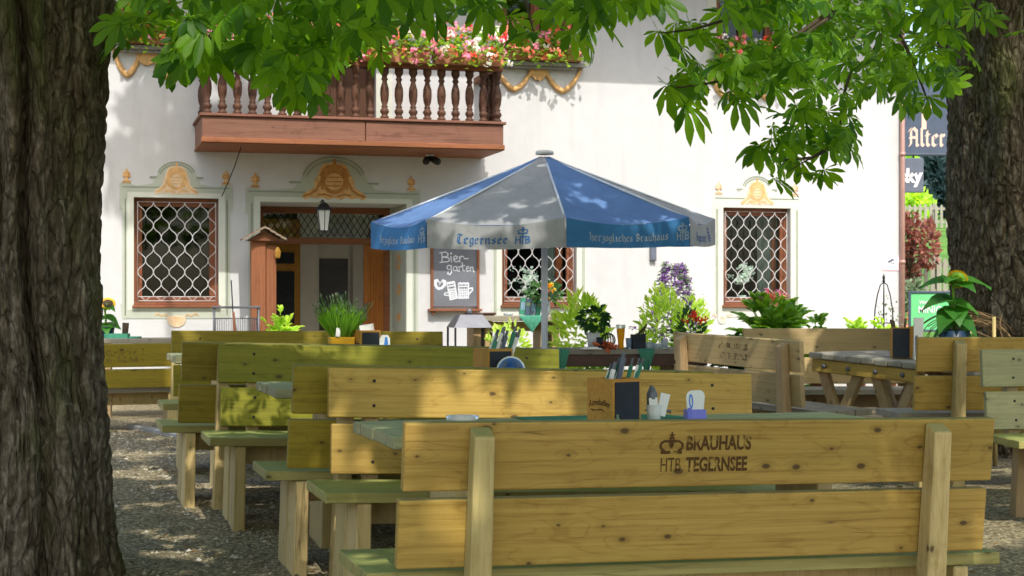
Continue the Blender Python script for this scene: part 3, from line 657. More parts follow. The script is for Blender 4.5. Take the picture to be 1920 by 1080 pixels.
def window(k, mull=False, gr=True, rec=.10, sash=False):
    a, b, c, d = OP[k]; w = MB(); f = .055; y0, y1 = rec, rec+.07
    w.box(a, a+f, y0, y1, c, d); w.box(b-f, b, y0, y1, c, d); w.box(a+f, b-f, y0, y1, d-f, d); w.box(a+f, b-f, y0, y1, c, c+f)
    f2 = f+.004; g_ = .045; y2, y3 = y0+.012, y1-.01
    xs_ = [(a+f, b-f)] if not mull else [(a+f, (a+b)/2-.012), ((a+b)/2+.012, b-f)]
    for x0, x1 in xs_:
        w.box(x0, x0+g_, y2, y3, c+f, d-f); w.box(x1-g_, x1, y2, y3, c+f, d-f); w.box(x0+g_, x1-g_, y2, y3, d-f-g_, d-f); w.box(x0+g_, x1-g_, y2, y3, c+f, c+f+g_)
    if mull: w.box((a+b)/2-.03, (a+b)/2+.03, y0-.008, y2-.002, c+f, d-f)
    fr = w.build('window', M['frame'], inn, bevel=.004)
    p = MB(); p.box(a+f, b-f, y1-.025, y1-.019, c+f, d-f); p.build('pane', M['glass'], fr)
    s_ = MB(); s_.box(a-.02, b+.02, -.05, rec+.01, c-.03, c); s_.box(a+.01, b-.01, -.012, rec, c, c+.03); s_.build('sill', M['frame'], fr, bevel=.004)
    if gr: grille(OP[k], rec-.055, fr)
    return fr
wins = {}
wins['left'] = window('left'); wins['mid'] = window('mid'); wins['right'] = window('right')
for k in ('uleft', 'umid', 'uright'): wins[k] = window(k, True, False, .12)
def curtain(k, x0, x1, m):
    c, d = OP[k][2], OP[k][3]; mb = MB(); n = 26; pts = [(x0+(x1-x0)*i/n, .30+.02*math.sin(i*1.7)) for i in range(n+1)]
    mb.add([(x, y, c+.03) for x, y in pts] + [(x, y, d-.03) for x, y in pts], [(i, i+1, n+2+i, n+1+i) for i in range(n)], 0, True)
    mb.build('curtain', m, wins[k])
M['curtain'] = cloth('grey_curtain', (0.22, 0.23, 0.22, 1), 0.3); M['redcloth'] = cloth('rust_curtain', (0.45, 0.12, 0.05, 1), 0.2)
a, b = OP['right'][:2]; curtain('right', b-.34, b-.15, M['curtain']); curtain('right', b-.14, b-.08, M['redcloth'])
a, b = OP['mid'][:2]; curtain('mid', b-.38, b-.20, M['curtain']); curtain('mid', b-.19, b-.10, M['redcloth'])
# surrounds
su = {}
for k in ('left', 'mid', 'right'):
    o = OP[k]; p = .135 if k == 'left' else .115
    sur, cx, top, aw = surround(o, p, M['sage'] if k == 'left' else M['sage_l'], M['sage_l'] if k == 'left' else M['sage_l'], scale=.98 if k == 'left' else .9)
    cartouche(cx, top-.13, aw*1.06, .36 if k == 'left' else .33, M['ochre_l'] if k != 'left' else M['ochre_l'], M['ochre'], sur)
    if k != 'mid':
        finial(o[0]-p+.05, top+.002, .17, M['ochre'] if k == 'left' else M['ochre_l'], sur); finial(o[1]+p-.05, top+.002, .17, M['ochre'] if k == 'left' else M['ochre_l'], sur)
    if k == 'left': shell(cx, o[2]-.15, .22, .12, sur)
    else: shell(o[0]-.02, o[2]-.16, .12, .09, sur, M['sage_l'])
for k in ('umid', 'uright', 'uleft'):
    o = OP[k]; q = MB(); p = .13
    q.box(o[0]-p, o[0], -.006, .002, o[2]-.22, o[3]+.1); q.box(o[1], o[1]+p, -.006, .002, o[2]-.22, o[3]+.1); q.box(o[0], o[1], -.006, .002, o[3], o[3]+.1)
    q.build('painted_surround', M['sage_l'], inn)
# door surround and deep reveal
o = OP['door']
sur, cx, top, aw = surround(o, .145, M['sage'], M['sage_l'], base=False, scale=1.75)
cartouche(cx, top-.13, .40, .47, M['ochre'], M['ochre_d'], sur)
finial(o[0]-.06, top+.002, .18, M['ochre'], sur); finial(o[1]+.06, top+.002, .18, M['ochre'], sur)
rv = MB(); rv.box(o[1]-.004, o[1]+.001, .006, WT-.005, GF, o[3]-.004); pr = rv.build('painted_reveal', M['sage'], inn)
e = MB(); x = o[1]-.0055
Mr = Matrix.Translation((x, 0, 0)) @ Matrix.Rotation(R(90), 4, 'Z')
for zc, h_ in ((1.95, .16), (1.60, .10), (1.25, .05), (.85, .14)): ribbon(e, [(.34, zc), (.5, zc+h_*.5), (.58, zc-h_*.4), (.42, zc-h_*.5), (.34, zc)], .06, 0.0, 0, Mr)
e.build('painted_flower', M['ochre'], pr)
# door set at the back of the reveal
def Wd(px, py=500): return WL(px, py, -WT)[0]
da, db = o[0]-.02, Wd(731); dtop = o[3]; ztr = WL(610, 446, -WT)[1]
fr = MB(); f = .07
fr.box(da, da+.16, WT, WT+.1, GF, dtop); fr.box(db-f-.01, db, WT, WT+.1, GF, dtop); fr.box(da+.16, db-f-.01, WT, WT+.1, dtop-.08, dtop); fr.box(da+.16, db-f-.01, WT-.01, WT+.1, ztr-.08, ztr)
doorf = fr.build('door_frame', M['brown'], inn, bevel=.006)
fw = MB(); fw.box(db, o[1]+.3, WT, WT+.06, GF, dtop+.1); fw.build('frame_return', M['sage'], inn)
tp = MB(); tp.box(da+.16, db-f-.01, WT+.05, WT+.056, ztr, dtop-.08); tp.build('transom_pane', M['glass'], doorf)
lat = MB(); x0, x1, z0, z1 = da+.16, db-f-.01, ztr+.012, dtop-.09; hh = z1-z0; st = .085
k = x0-hh
while k < x1:
    for sg in (1, -1):
        p = (k, z0) if sg == 1 else (k, z1); q = (k+hh*.62, z1) if sg == 1 else (k+hh*.62, z0)
        if p[0] < x0: f_ = (x0-p[0])/(q[0]-p[0]); p = (x0, p[1]+(q[1]-p[1])*f_)
        if q[0] > x1 and p[0] < x1: f_ = (x1-p[0])/(q[0]-p[0]); q = (x1, p[1]+(q[1]-p[1])*f_)
        if q[0] > x0 and p[0] < x1: lat.tube([(p[0], WT+.03, p[1]), (q[0], WT+.03, q[1])], .006, 4)
    k += st
lat.build('transom_lattice', M['iron'], doorf)
la, lb = Wd(683), db-f-.01
lf = MB(); lf.box(la, lb, WT+.02, WT+.07, GF+.02, ztr-.085)
n = 5; w_ = (lb-la-.08)/n
for i in range(n): lf.box(la+.05+i*w_+.004, la+.05+(i+1)*w_-.004, WT+.005, WT+.02, GF+.75, ztr-.2)
lf.box(la+.05, lb-.03, WT+.008, WT+.02, GF+.12, GF+.6)
leaf_o = lf.build('door', M['doorleaf'], inn, bevel=.005)
h = MB(); h.box(la+.012, la+.035, WT-.0, WT+.02, 1.2, 1.42); h.tube([(la+.024, WT+.0, 1.36), (la+.024, WT-.05, 1.36), (la-.05, WT-.05, 1.35)], .009, 6); h.build('handle', M['steel'], leaf_o)
# hallway
hw = MB(); y0, y1 = WT+.1, 4.2; a, b, c, d = da-.3, db+.6, GF, dtop+.1
hw.add([(a,y0,c),(b,y0,c),(b,y1,c),(a,y1,c),(a,y0,d),(b,y0,d),(b,y1,d),(a,y1,d)], [(0,1,2,3),(7,6,5,4),(1,5,6,2),(3,7,4,0),(2,6,7,3)])
hw.build('hallway', M['inside'], inn)
def Wi(px, off): return WL(px, 500, -off)[0]
cb = MB(); x0, x1 = Wi(505, 2.0), Wi(563, 2.0); cb.box(x0-.3, x1, 2.0, 2.3, GF, dtop-.1); cab = cb.build('wall_panelling', M['crate'], inn)
cb = MB(); cb.box(x0+.02, x1-.08, 1.99, 2.0, 1.15, 1.85); cb.box(x0+.02, x1-.08, 1.99, 2.0, 1.95, 2.1); cb.build('dark_pane', M['slate'], cab)
cb = MB(); cb.box(x1+.01, Wi(592, 2.6), 2.35, 2.6, GF, dtop); cb.build('partition', M['white'], inn)
gd = MB(); x0, x1 = Wi(592, 2.6), Wi(660, 2.6); f = .05; zt = dtop-.15
for q in ((x0, x0+f, GF, zt), (x1-f, x1, GF, zt), (x0+f, x1-f, zt-.45, zt), (x0+f, x1-f, GF, GF+.8)): gd.box(q[0], q[1], 2.62, 2.66, q[2], q[3])
gdo = gd.build('inner_door', M['white'], inn); q = MB(); q.box(x0+f, x1-f, 2.638, 2.644, GF+.8, zt-.45); q.build('dark_pane', M['chalk'], gdo)
q = MB(); q.box(Wi(575, 2.5), Wi(684, 2.4), 2.66, 2.7, zt, dtop+.05); q.box(Wi(662, 2.3), Wi(690, 2.3), 2.3, 2.62, GF, dtop); q.build('inner_wall', M['white'], inn)
# balcony door
a, b, c, d = OP['bdoor']; q = MB(); f = .09
q.box(a, a+f, .1, .18, c, d); q.box(b-f, b, .1, .18, c, d); q.box(a+f, b-f, .1, .18, d-f, d); q.box((a+b)/2-.05, (a+b)/2+.05, .11, .17, c, d-f)
q.box(a+f, (a+b)/2-.05, .13, .16, c, c+.75); q.box((a+b)/2+.05, b-f, .13, .16, c, c+.75)
bd = q.build('balcony_door', M['baluster'], inn, bevel=.005); q = MB(); q.box(a+f, b-f, .142, .148, c+.75, d-f); q.build('pane', M['glass'], bd)
q = MB(); q.box(b, b+.2, -.006, .002, c, d); q.box(a-.2, a, -.006, .002, c, d); q.build('painted_surround', M['sage_l'], inn)
# balcony
OB = 1.08; bt0, bt1 = WL(379, 250, OB)[0], WL(944, 250, OB)[0]
q = MB(); bz0, bz1 = bal_bot, bal_top-.035
q.box(bt0, (bt0*.47+bt1*.53)-.004, -OB, -OB+.05, bz0, bz1); q.box(bt0*.47+bt1*.53+.004, bt1, -OB, -OB+.05, bz0, bz1)
q.box(bt0, bt0+.05, -OB+.05, 0, bz0, bz1); q.box(bt1-.05, bt1, -OB+.05, 0, bz0, bz1); q.box(bt0+.05, bt1-.05, -OB+.05, 0, bz0+.02, bz0+.06)
q.box(bt0-.03, bt1+.03, -OB-.03, -OB+.14, bz1+.002, bal_top); q.box(bt0-.03, bt0+.12, -OB+.14, 0, bz1+.002, bal_top); q.box(bt1-.12, bt1+.03, -OB+.14, 0, bz1+.002, bal_top)
q.box(bt0+.12, bt1-.12, -OB+.14, 0, bz1-.05, bz1-.002)
bal = q.build('balcony', M['beam'], inn, bevel=.006)
q = MB(); q.box(bt0-.012, bt1+.012, -OB-.022, -OB-.001, bz0-.02, bz0+.035); q.box(bt0-.012, bt1+.012, -OB+.0, 0, bz0-.03, bz0-.004); q.build('base_moulding', M['brown'], bal, bevel=.004)
rz1 = WL(660, 112, OB)[1]; rz0 = rz1-.07; bh = rz0-bal_top
prof = [(.055,0),(.055,.05),(.038,.06),(.042,.10),(.060,.14),(.050,.19),(.032,.21),(.046,.24),(.030,.27),(.050,.36),(.058,.48),(.054,.60),(.034,.70),(.028,.74),(.046,.78),(.030,.82),(.040,.86),(.056,.90),(.056,1.0)]
bm = MB(); bm.lathe([(r_*.92, z_*bh) for r_, z_ in prof], 10); b0 = bm.build('baluster', M['baluster'], bal)
n = 20; y = -OB+.06
spots = [(bt0+.06 + (bt1-bt0-.12)*i/n, y) for i in range(n+1)] + [(x_, -OB+.06+.235*j) for x_ in (bt0+.06, bt1-.06) for j in (1, 2, 3)]
for i, (x_, y_) in enumerate(spots):
    o_ = b0 if i == 0 else b0.copy()
    if i: COL.objects.link(o_)
    o_.parent = bal; o_.location = (x_, y_, bal_top)
q = MB(); q.box(bt0-.0, bt1+.0, -OB+.01, -OB+.11, rz0, rz1); q.box(bt0, bt0+.1, -OB+.11, 0, rz0, rz1); q.box(bt1-.1, bt1, -OB+.11, 0, rz0, rz1); q.build('handrail', M['brown'], bal, bevel=.008)
# stucco festoons under the upper windows
def festoon(k):
    a, b, c, d = OP[k]; q = MB(); a -= .09; b += .09; z = c-.26; m = (a+b)/2
    for x0, x1 in ((a, m-.07), (m+.07, b)):
        pts = [(x0+(x1-x0)*i/14, -.015, z-.235*math.sin(math.pi*i/14)**.8+.06*abs(i/7-1)) for i in range(15)]
        q.tube(pts, [.02+.016*math.sin(math.pi*i/14)+.004*(i % 2) for i in range(15)], 7)
    o = q.build('festoon', M['ochre'], inn)
    s_ = MB(); pl = [(m+.12*math.cos(R(t_)), z+.03-.15*math.sin(R(t_))*(1 if j % 2 else .88)) for j, t_ in enumerate(range(0, 181, 12))]
    s_.prism([(m-.11, z+.06), (m+.11, z+.06)] + pl, -.035, 0); s_.box(m-.3, m-.1, -.02, 0, z+.03, z+.06); s_.box(m+.1, m+.3, -.02, 0, z+.03, z+.06); s_.build('shell', M['ochre'], o)
    t_ = MB(); t_.box(a-.03, b+.03, -.13, 0, c-.20, c-.15); t_.box(a+.1, b-.1, -.09, 0, c-.235, c-.20); t_.box(a-.02, b+.02, -.15, .12, c-.03, c-.0); t_.build('stone_ledge', M['stone'], inn, bevel=.006)
for k in ('umid', 'uright', 'uleft'): festoon(k)
# drainpipe and corner
q = MB(); x = TR_-.045; q.tube([(x+.035, -.05, -.1), (x+.035, -.05, ZT-.1)], .033, 10)
for z in (1.0, 1.95, 3.4, 4.9): q.lathe([(.040, 0), (.040, .05)], 10, (x+.035, -.05, z))
q.build('drainpipe', M['pink_pipe'], inn)

# ------------------------------------------------------------------ flower boxes
def blossoms(mb, c, r, m, n=11):
    for _ in range(n):
        d = Vector((random.gauss(0,1), random.gauss(0,1)-.3, random.gauss(0,1)+.3)).normalized(); p = Vector(c) + d*r*random.uniform(.5, 1)
        mb.leaf(p - d.orthogonal()*r*.35, d.orthogonal()+Vector((random.uniform(-1,1), random.uniform(-1,1), random.uniform(-1,1)))*.6, d, r*.85, r*.75, m)
def flower_box(loc, L, heads, label, group, rot=HROT, mats=('pink','salmon','red','whitef'), wts=(4,4,3,2), hgt=.17, wd=.19, spread=.30):
    o = empty('flower_box', loc, rot, label, 'flower box', group)
    t_ = MB(); t_.frust((-L/2+.01, L/2-.01, -wd/2+.015, wd/2-.015), (-L/2, L/2, -wd/2, wd/2), 0, hgt); t_.box(-L/2-.008, L/2+.008, -wd/2-.008, wd/2+.008, hgt-.025, hgt+.005)
    t_.build('trough', M['terra'], o)
    f_ = MB(); nl = int(820*L)
    for _ in range(nl):
        x = random.uniform(-L/2, L/2); u = random.random()
        y = random.gauss(-.02, wd*.55); z = hgt + random.uniform(-.09, spread)*(1-.5*abs(y)/wd) ; 
        if y < -wd/2: z -= random.uniform(0, .20)
        f_.leaf((x, y, z), (random.uniform(-1,1), random.uniform(-1.2,.6), random.uniform(-.5,.8)), (random.uniform(-.5,.5), -.4, 1), random.uniform(.05, .09), random.uniform(.045, .075))
    f_.build('foliage', M['mgreen'], o)
    b_ = MB()
    for _ in range(heads):
        x = random.uniform(-L/2-.04, L/2+.04); y = random.gauss(-.13, wd*.55); z = hgt + random.uniform(-.10, spread+.08)
        if y < -wd*.7: z -= .08
        blossoms(b_, (x, y, z), random.uniform(.036, .062), random.choices(range(4), wts)[0])
    tag(b_.build('blossoms', [M[m_] for m_ in mats], o), kind='stuff')
    return o
n = 4; bl = (bt1-bt0)/n
wtl = [(6,3,2,3), (6,4,1,2), (6,4,2,2), (5,3,2,5)]
lab = ['geranium box on the left end of the balcony rail half hidden by chestnut leaves', 'geranium box on the balcony rail left of the balcony door middle',
       'geranium box with red and pink blossoms on the balcony rail right of the balcony door', 'geranium box with white, red and pink blossoms on the right end of the balcony rail']
for i in range(n):
    flower_box(HWp(bt0+bl*(i+.5), OB+.02, rz1-.02), bl*.94, 66, lab[i], 'geranium boxes along the balcony rail', wts=wtl[i])
for k, l_ in (('umid', 'geranium box on the ledge under the upper window right of the balcony'), ('uright', 'geranium box under the upper right window behind chestnut leaves'), ('uleft', 'geranium box under the upper left window beside the big trunk')):
    a, b, c, d = OP[k]; flower_box(HWp((a+b)/2, .10, c-.14), (b-a)*1.12, 44, l_, 'geranium boxes under the upper windows', wts=(5,5,2,2), wd=.16, hgt=.15, spread=.26)

# ------------------------------------------------------------------ things fixed to or standing by the wall
# chalkboard
t0, z0 = WL(808, 579, .04); t1, _ = WL(899, 579, .04); z1 = WL(850, 452, .04)[1]
cbd = empty('chalkboard', HWp((t0+t1)/2, .002, z0), HROT, 'wall chalkboard in a brown frame lettered Biergarten with a heart and two mugs', 'chalkboard')
w_, h_ = (t1-t0)/2, z1-z0
q = MB(); q.box(-w_+.03, w_-.03, -.03, 0, .03, h_-.02); q.build('board', M['chalk'], cbd)
q = MB(); q.box(-w_, -w_+.032, -.045, 0, .0, h_); q.box(w_-.032, w_, -.045, 0, .0, h_); q.box(-w_, w_, -.046, 0, h_, h_+.03); q.box(-w_-.035, w_+.02, -.10, 0, -.03, -.001); q.prism([(-w_, -.03), (-w_+.05, -.03), (-w_+.025, -.085)], -.08, 0); q.build('frame', M['frame'], cbd, bevel=.003)
q = MB(); lw = .013
def CH(px, py): t_, z_ = WL(795+px/7.2, 455+py/7.2, .03); return (t_-(t0+t1)/2, z_-z0)
def cs(pts, w=lw): ribbon(q, [CH(*p) for p in pts], w, -.0315)
def ca(cx, cy, rx, ry, a0, a1, n=12, w=lw): cs([(cx+rx*math.cos(R(a0+(a1-a0)*i/n)), cy-ry*math.sin(R(a0+(a1-a0)*i/n))) for i in range(n+1)], w)
cs([(240,130),(245,265)]); cs([(210,140),(290,125),(325,150),(315,185),(250,195)]); cs([(250,195),(330,205),(345,235),(320,258),(215,265)])
cs([(362,185),(372,262)]); ca(365,145,5,5,0,360,6); cs([(398,225),(440,215),(448,190),(425,175),(402,195),(405,240),(430,262),(468,245)]); cs([(475,185),(485,262)]); cs([(482,215),(505,182),(535,190)]); cs([(542,215),(598,215)])
ca(338,335,28,28,0,360,14); cs([(368,305),(372,395),(350,432),(318,420),(325,400)]); ca(418,350,24,28,0,360,14); cs([(444,322),(450,380),(462,385)]); cs([(470,325),(476,385)]); cs([(472,345),(492,322),(512,330)])
cs([(515,270),(525,375),(550,380)]); cs([(495,318),(550,310)]); cs([(565,355),(605,345),(600,322),(575,325),(568,360),(585,388),(615,375)]); cs([(625,330),(630,385)]); cs([(628,350),(648,325),(660,345),(665,390),(680,392)])
for s_ in (1.0, .72): cs([(215+(x-215)*s_, 565+(y-565)*s_) for x, y in ((215,545),(180,500),(145,510),(145,570),(165,610),(195,630),(240,620),(285,580),(290,520),(255,505),(215,545),(205,570))], .018)
for (x0_, y0_, x1_, y1_, lean) in ((310,560,410,770,45), (465,560,600,750,0)):
    P_ = lambda u, v: (x0_+(x1_-x0_)*u+lean*v*.9, y0_+(y1_-y0_)*v - (18*u if lean else 0))
    cs([P_(0,0), P_(.05,1), P_(.98,.97), P_(1,0)], .018)
    cs([P_(u, 0.02-.10*abs(math.sin(u*9))) for u in np.linspace(0, 1, 12)], .022); cs([P_(u, .16) for u in (0, .5, 1)], .018); cs([P_(u, -.05) for u in (0, .5, 1)], .018)
    for v in (.36, .5, .62, .74, .86): cs([P_(u, v+.02*math.sin(u*30)) for u in np.linspace(.04, .96, 16)], .012)
    for u in (.2, .4, .6, .8): cs([P_(u, .36), P_(u, .95)], .008)
cs([(600,620),(650,610),(655,640),(605,695)], .018); cs([(345,672),(280,680),(275,705),(360,720)], .014)
q.build('chalk_writing', M['chalklines'] if 'chalklines' in M else M['chalkline'], cbd)
# menu post with a shingled gable
t0, _ = WL(470, 600, .5); t1 = WL(517, 600, .5)[0]; zt = WL(490, 452, .5)[1]
mp = empty('menu_post', HWp((t0+t1)/2, .5, GF), HROT, 'red brown menu post with a small shingled gable roof left of the door', 'menu post')
w_ = (t1-t0)/2; h_ = zt-GF
q = MB(); q.box(-w_, w_*.15, -.07, .07, 0, h_); q.box(w_*.15+.006, w_, -.05, .06, 0, h_-.05); q.box(w_-.03, w_+.0, -.06, -.05, .3, h_-.1); q.build('post', M['brown_z'], mp, bevel=.006)
q = MB(); rw = .245; rh = .145
for sg in (1, -1):
    for k_ in range(4):
        f0, f1 = k_/4, (k_+1)/4+.03; y_ = .2
        z0_, z1_ = h_+rh*(1-f1)+.01-.012*0, h_+rh*(1-f0)+.01
        q.add([(sg*rw*f1, -y_, z0_+.02), (sg*rw*f1, y_, z0_+.02), (sg*rw*f0, y_, z1_+.012), (sg*rw*f0, -y_, z1_+.012), (sg*rw*f1, -y_, z0_), (sg*rw*f1, y_, z0_), (sg*rw*f0, y_, z1_-.012), (sg*rw*f0, -y_, z1_-.012)],
              [(0,1,2,3),(7,6,5,4),(0,4,5,1),(2,6,7,3),(0,3,7,4),(1,5,6,2)])
q.build('gable_roof', M['shingle'], mp)
q = MB(); q.prism([(-.2, h_), (.2, h_), (0, h_+.12)], -.12, .12); q.build('gable', M['brown'], mp)
q = MB(); q.lathe([(.028, 0), (.034, .02), (.038, .08), (.024, .11), (.008, .13)], 6, (w_+.01, -.10, h_-.2), sq=True); q.build('lantern', M['amber'], mp)
# wall lantern over the door
p = HWp(WL(607, 408, .25)[0], .25, WL(607, 432, .25)[1])
ln = empty('wall_lantern', p, HROT, 'small white glass lantern in a dark iron frame hanging above the doorway', 'lantern')
q = MB(); q.lathe([(.055, 0), (.085, .24)], 6, sq=True); q.build('glass_body', M['potw'], ln)
q = MB(); q.lathe([(.105, .24), (.10, .26), (.05, .32), (.015, .34)], 6, sq=True)
for j in range(6):
    a_ = 2*math.pi*(j+.5)/6; q.tube([(.056*math.cos(a_), .056*math.sin(a_), 0), (.087*math.cos(a_), .087*math.sin(a_), .24)], .006, 4)
q.tube([(0, 0, .33), (0, .06, .37), (0, .25, .36)], .01, 5); q.lathe([(.06, -.015), (.06, 0)], 6, sq=True); q.build('iron_frame', M['iron'], ln)
# security camera under the balcony
p = HWp(WL(806, 290, .35)[0], .35, bal_bot-.10)
sc_ = empty('security_camera', p, HROT, 'pair of small black and white security cameras under the balcony', 'camera')
q = MB(); q.box(-.02, .02, -.02, .02, .03, .10); q.lathe([(.05, .055), (.05, .075)], 10); q.build('mount', M['white'], sc_)
for sg, m_ in ((-1, 'iron'), (1, 'iron')):
    q = MB(); q.tube([(0, 0, .03), (sg*.05, -.05, 0), (sg*.075, -.12, -.025)], [.03, .045, .045], 8); q.build('camera_head', M[m_], sc_)
# cable from the balcony to the window surround
a_, b_ = HWp(*(lambda r_: (r_[0], .9, r_[1]))(WL(452, 276, .9))), HWp(*(lambda r_: (r_[0], .03, r_[1]))(WL(416, 368, .03)))
q = MB(); q.tube([a_, a_.lerp(b_, .35)+Vector((0, 0, -.03)), a_.lerp(b_, .7)+Vector((0, 0, -.02)), b_], .006, 5); tag(q.build('cable', M['iron']), 'thin dark cable running from the balcony floor down to the left window surround', 'cable')
# small grey box on the wall behind the parasol
t_, z_ = WL(1223, 476); q = MB(); q.box(-.04, .04, -.05, 0, -.09, .09); q.box(-.03, .03, -.056, -.05, -.08, .0)
o = q.build('wall_socket', M['signgrey'], None, HWp(t_, .001, z_), HROT, bevel=.005); tag(o, 'small grey socket box on the white wall behind the parasol edge', 'socket')
# CCTV notice
t0, z0 = WL(1654, 507); t1, z1 = WL(1686, 480)
nt = empty('notice', HWp((t0+t1)/2, .001, z0), HROT, 'pale square notice with a camera symbol beside the drainpipe', 'notice')
w_, h_ = (t1-t0)/2, z1-z0; q = MB(); q.box(-w_, w_, -.008, 0, 0, h_); q.build('plate', M['txt_white'], nt)
q = MB(); y_ = -.0085
for pts in ([(-w_+.006, .006), (w_-.006, .006)], [(-w_+.006, h_-.006), (w_-.006, h_-.006)], [(-w_+.006, .006), (-w_+.006, h_-.006)], [(w_-.006, .006), (w_-.006, h_-.006)], [(-w_+.01, .03), (w_-.01, .03)]): ribbon(q, pts, .007, y_)
q.build('border', M['pink'], nt)
q = MB(); ribbon(q, [(-.035, .115), (.03, .145)], .034, y_); ribbon(q, [(-.0, .12), (.02, .095), (.05, .095)], .012, y_-.0004); q.build('symbol', M['signgrey'], nt)
q = MB(); ribbon(q, [(-.06, .072), (.06, .072)], .007, y_); q.build('caption_bar', M['sage_d'], nt)
# orchids on the window sills inside
def orchid(k, px, py, label):
    t_, z_ = WL(px, py, -.24); o = empty('orchid', HWp(t_, -.24, OP[k][2]+.03), HROT, label, 'orchid', 'white orchids behind the window grilles')
    hz = z_-OP[k][2]-.03; q = MB(); q.lathe([(.04, 0), (.055, .1)], 8); q.build('pot', M['white'], o)
    q = MB(); q.tube([(0, 0, .1), (.01, 0, hz*.6), (-.03, -.01, hz)], .006, 5); q.tube([(0, 0, .1), (-.02, 0, hz*.6), (.06, -.01, hz*.95)], .006, 5); q.build('stem', M['dgreen'], o)
    q = MB()
    for _ in range(40): blossoms(q, (random.gauss(0, .085), random.uniform(-.05, .0), hz+random.gauss(0, .09)), .04, 0, 7)
    q.build('blossoms', M['whitef'], o)
orchid('mid', 988, 522, 'white orchid behind the grille of the middle window under the parasol'); orchid('right', 1392, 515, 'white orchid behind the grille of the right window')
# ------------------------------------------------------------------ benches
BG = 'heavy pine benches of the beer garden'
def bench(name_label, P, Q, zl, zr, away=True, post=True, brandm=None, mat='pine', legs='panel', H=1.0, seat_m='seat', seat_d=.58, leg_m='pine_z', ext=.1, boards=((.515, .745), (.772, 1.0)), post_u=.385, lean=.10, low=0.0):
    """P left end and Q right end of the backrest as seen from the camera; away: the sitter faces away from the camera"""
    L = (Q-P).length; th = math.atan2(Q.y-P.y, Q.x-P.x); gl, gr = zl-H, zr-H
    tilt = -math.atan2(gr-gl, L)
    c = (P+Q)/2; base = (gl+gr)/2
    if not away: th += math.pi; tilt = -tilt
    o = empty('bench', (c.x, c.y, base), (0, tilt, th), name_label, 'bench', BG)
    sc = H
    for k, (z0, z1) in enumerate(boards):
        z0 *= sc; z1 *= sc
        q = MB(); zc = (z0+z1)/2; hh = (z1-z0)/2; e = .012 if k == 0 else 0
        Mx = Matrix.Translation((0, -(zc-.5*sc)*lean, zc)) @ Matrix.Rotation(math.atan(lean), 4, 'X')
        q.box(-L/2-e, L/2-e*1.2, -.022, .022, -hh, hh, 0, Mx); q.build('backrest_board', M[mat], o, bevel=.006, seg=2)
    if not post:
        for sg in (-1, 1):
            for z0, z1 in boards:
                for f_ in (.25, .75):
                    zz_ = (z0+(z1-z0)*f_)*sc; q = MB(); q.lathe([(0, 0), (.0085, 0), (.007, .0025), (0, .003)], 8, (0, 0, 0), 0, Matrix.Translation((sg*.40*L+random.uniform(-.006, .006), -(zz_-.5*sc)*lean+.0222, zz_)) @ Matrix.Rotation(R(-90), 4, 'X')); q.build('screw', M['iron'], o)
    if brandm:
        zc = sum(boards[1])/2*sc; Mx = Matrix.Translation((0, -(zc-.5*sc)*lean-.0238*(1 if brandm > 0 else -1), zc)) @ Matrix.Rotation(math.atan(lean), 4, 'X')
        X0 = -.05*L; s = .068; bm_ = M['brand'] if brandm >= 1 else M['brand_faint']
        font_mesh('BRAUHAUS', s, 'burnt_lettering', bm_, o, Mx @ Matrix.Translation((X0, 0, .012)), .0024, .70, align='LEFT')
        font_mesh('HTB', s, 'burnt_lettering', bm_, o, Mx @ Matrix.Translation((X0-.092, 0, -.062)), .0004, .60, align='LEFT')
        font_mesh('TEGERNSEE', s, 'burnt_lettering', bm_, o, Mx @ Matrix.Translation((X0+.004, 0, -.062)), .0024, .645, align='LEFT')
        q = MB(); crown(q, X0-.052, .004, .070, 0, Mx); q.build('burnt_crown', bm_, o)
    if post:
        for sg in (-1, 1):
            q = MB(); x = sg*post_u*L; w = .037; ztop = .985*sc
            yb0 = .5*sc*lean-.022; yt0 = -.485*sc*lean-.0235
            q.add([(x-w*1.12, yb0-.005-.10, -.06), (x+w*1.12, yb0-.005-.10, -.06), (x+w*1.12, yb0-.0015, -.06), (x-w*1.12, yb0-.0015, -.06),
                   (x-w*.95, yt0-.068, ztop-.03), (x+w*.95, yt0-.068, ztop-.03), (x+w*.95, yt0-.001, ztop), (x-w*.95, yt0-.001, ztop)],
                  [(3,2,1,0),(4,5,6,7),(0,1,5,4),(1,2,6,5),(2,3,7,6),(3,0,4,7)])
            q.build('post', M[leg_m], o, bevel=.008, seg=2)
    else:
        for sg in (-1, 1):
            q = MB(); x = sg*.40*L; q.box(x-.035, x+.035, -.125*0-.11, -.024, .40*sc, .93*sc, 0, Matrix.Rotation(math.atan(lean), 4, 'X') @ Matrix.Translation((0, .05*sc, 0))); q.build('post', M[leg_m], o, bevel=.006)
    q = MB(); n = 3; w = (seat_d-.04)/n; sz = .495*sc
    for i in range(n):
        q.box(-L/2-ext, L/2+ext, .04+i*w+.004, .04+(i+1)*w-.004, sz-.045, sz)
    q.box(-L/2-ext+.004, -L/2-ext+.012, .045, seat_d-.005, sz-.04, sz-.005)
    q.build('seat', M[seat_m], o, bevel=.008, seg=2)
    zt = sz-.047
    for sg in (-1, 1):
        x = sg*(L/2+ext-.17)
        if legs == 'panel':
            for y0, y1 in ((.03, .27), (seat_d-.26, seat_d-.02)):
                q = MB(); q.frust((x-.035, x+.035, y0-.01, y1+.01), (x-.03, x+.03, y0, y1), -.25, zt); q.build('leg', M[leg_m], o, bevel=.005)
        else:
            for y0, y1, s_ in ((.10, .20, -1), (seat_d-.14, seat_d-.04, 1)):
                q = MB(); q.frust((x-.03, x+.03, y0+s_*.10, y1+s_*.10), (x-.03, x+.03, y0, y1), -.2, zt); q.build('leg', M[leg_m], o, bevel=.005)
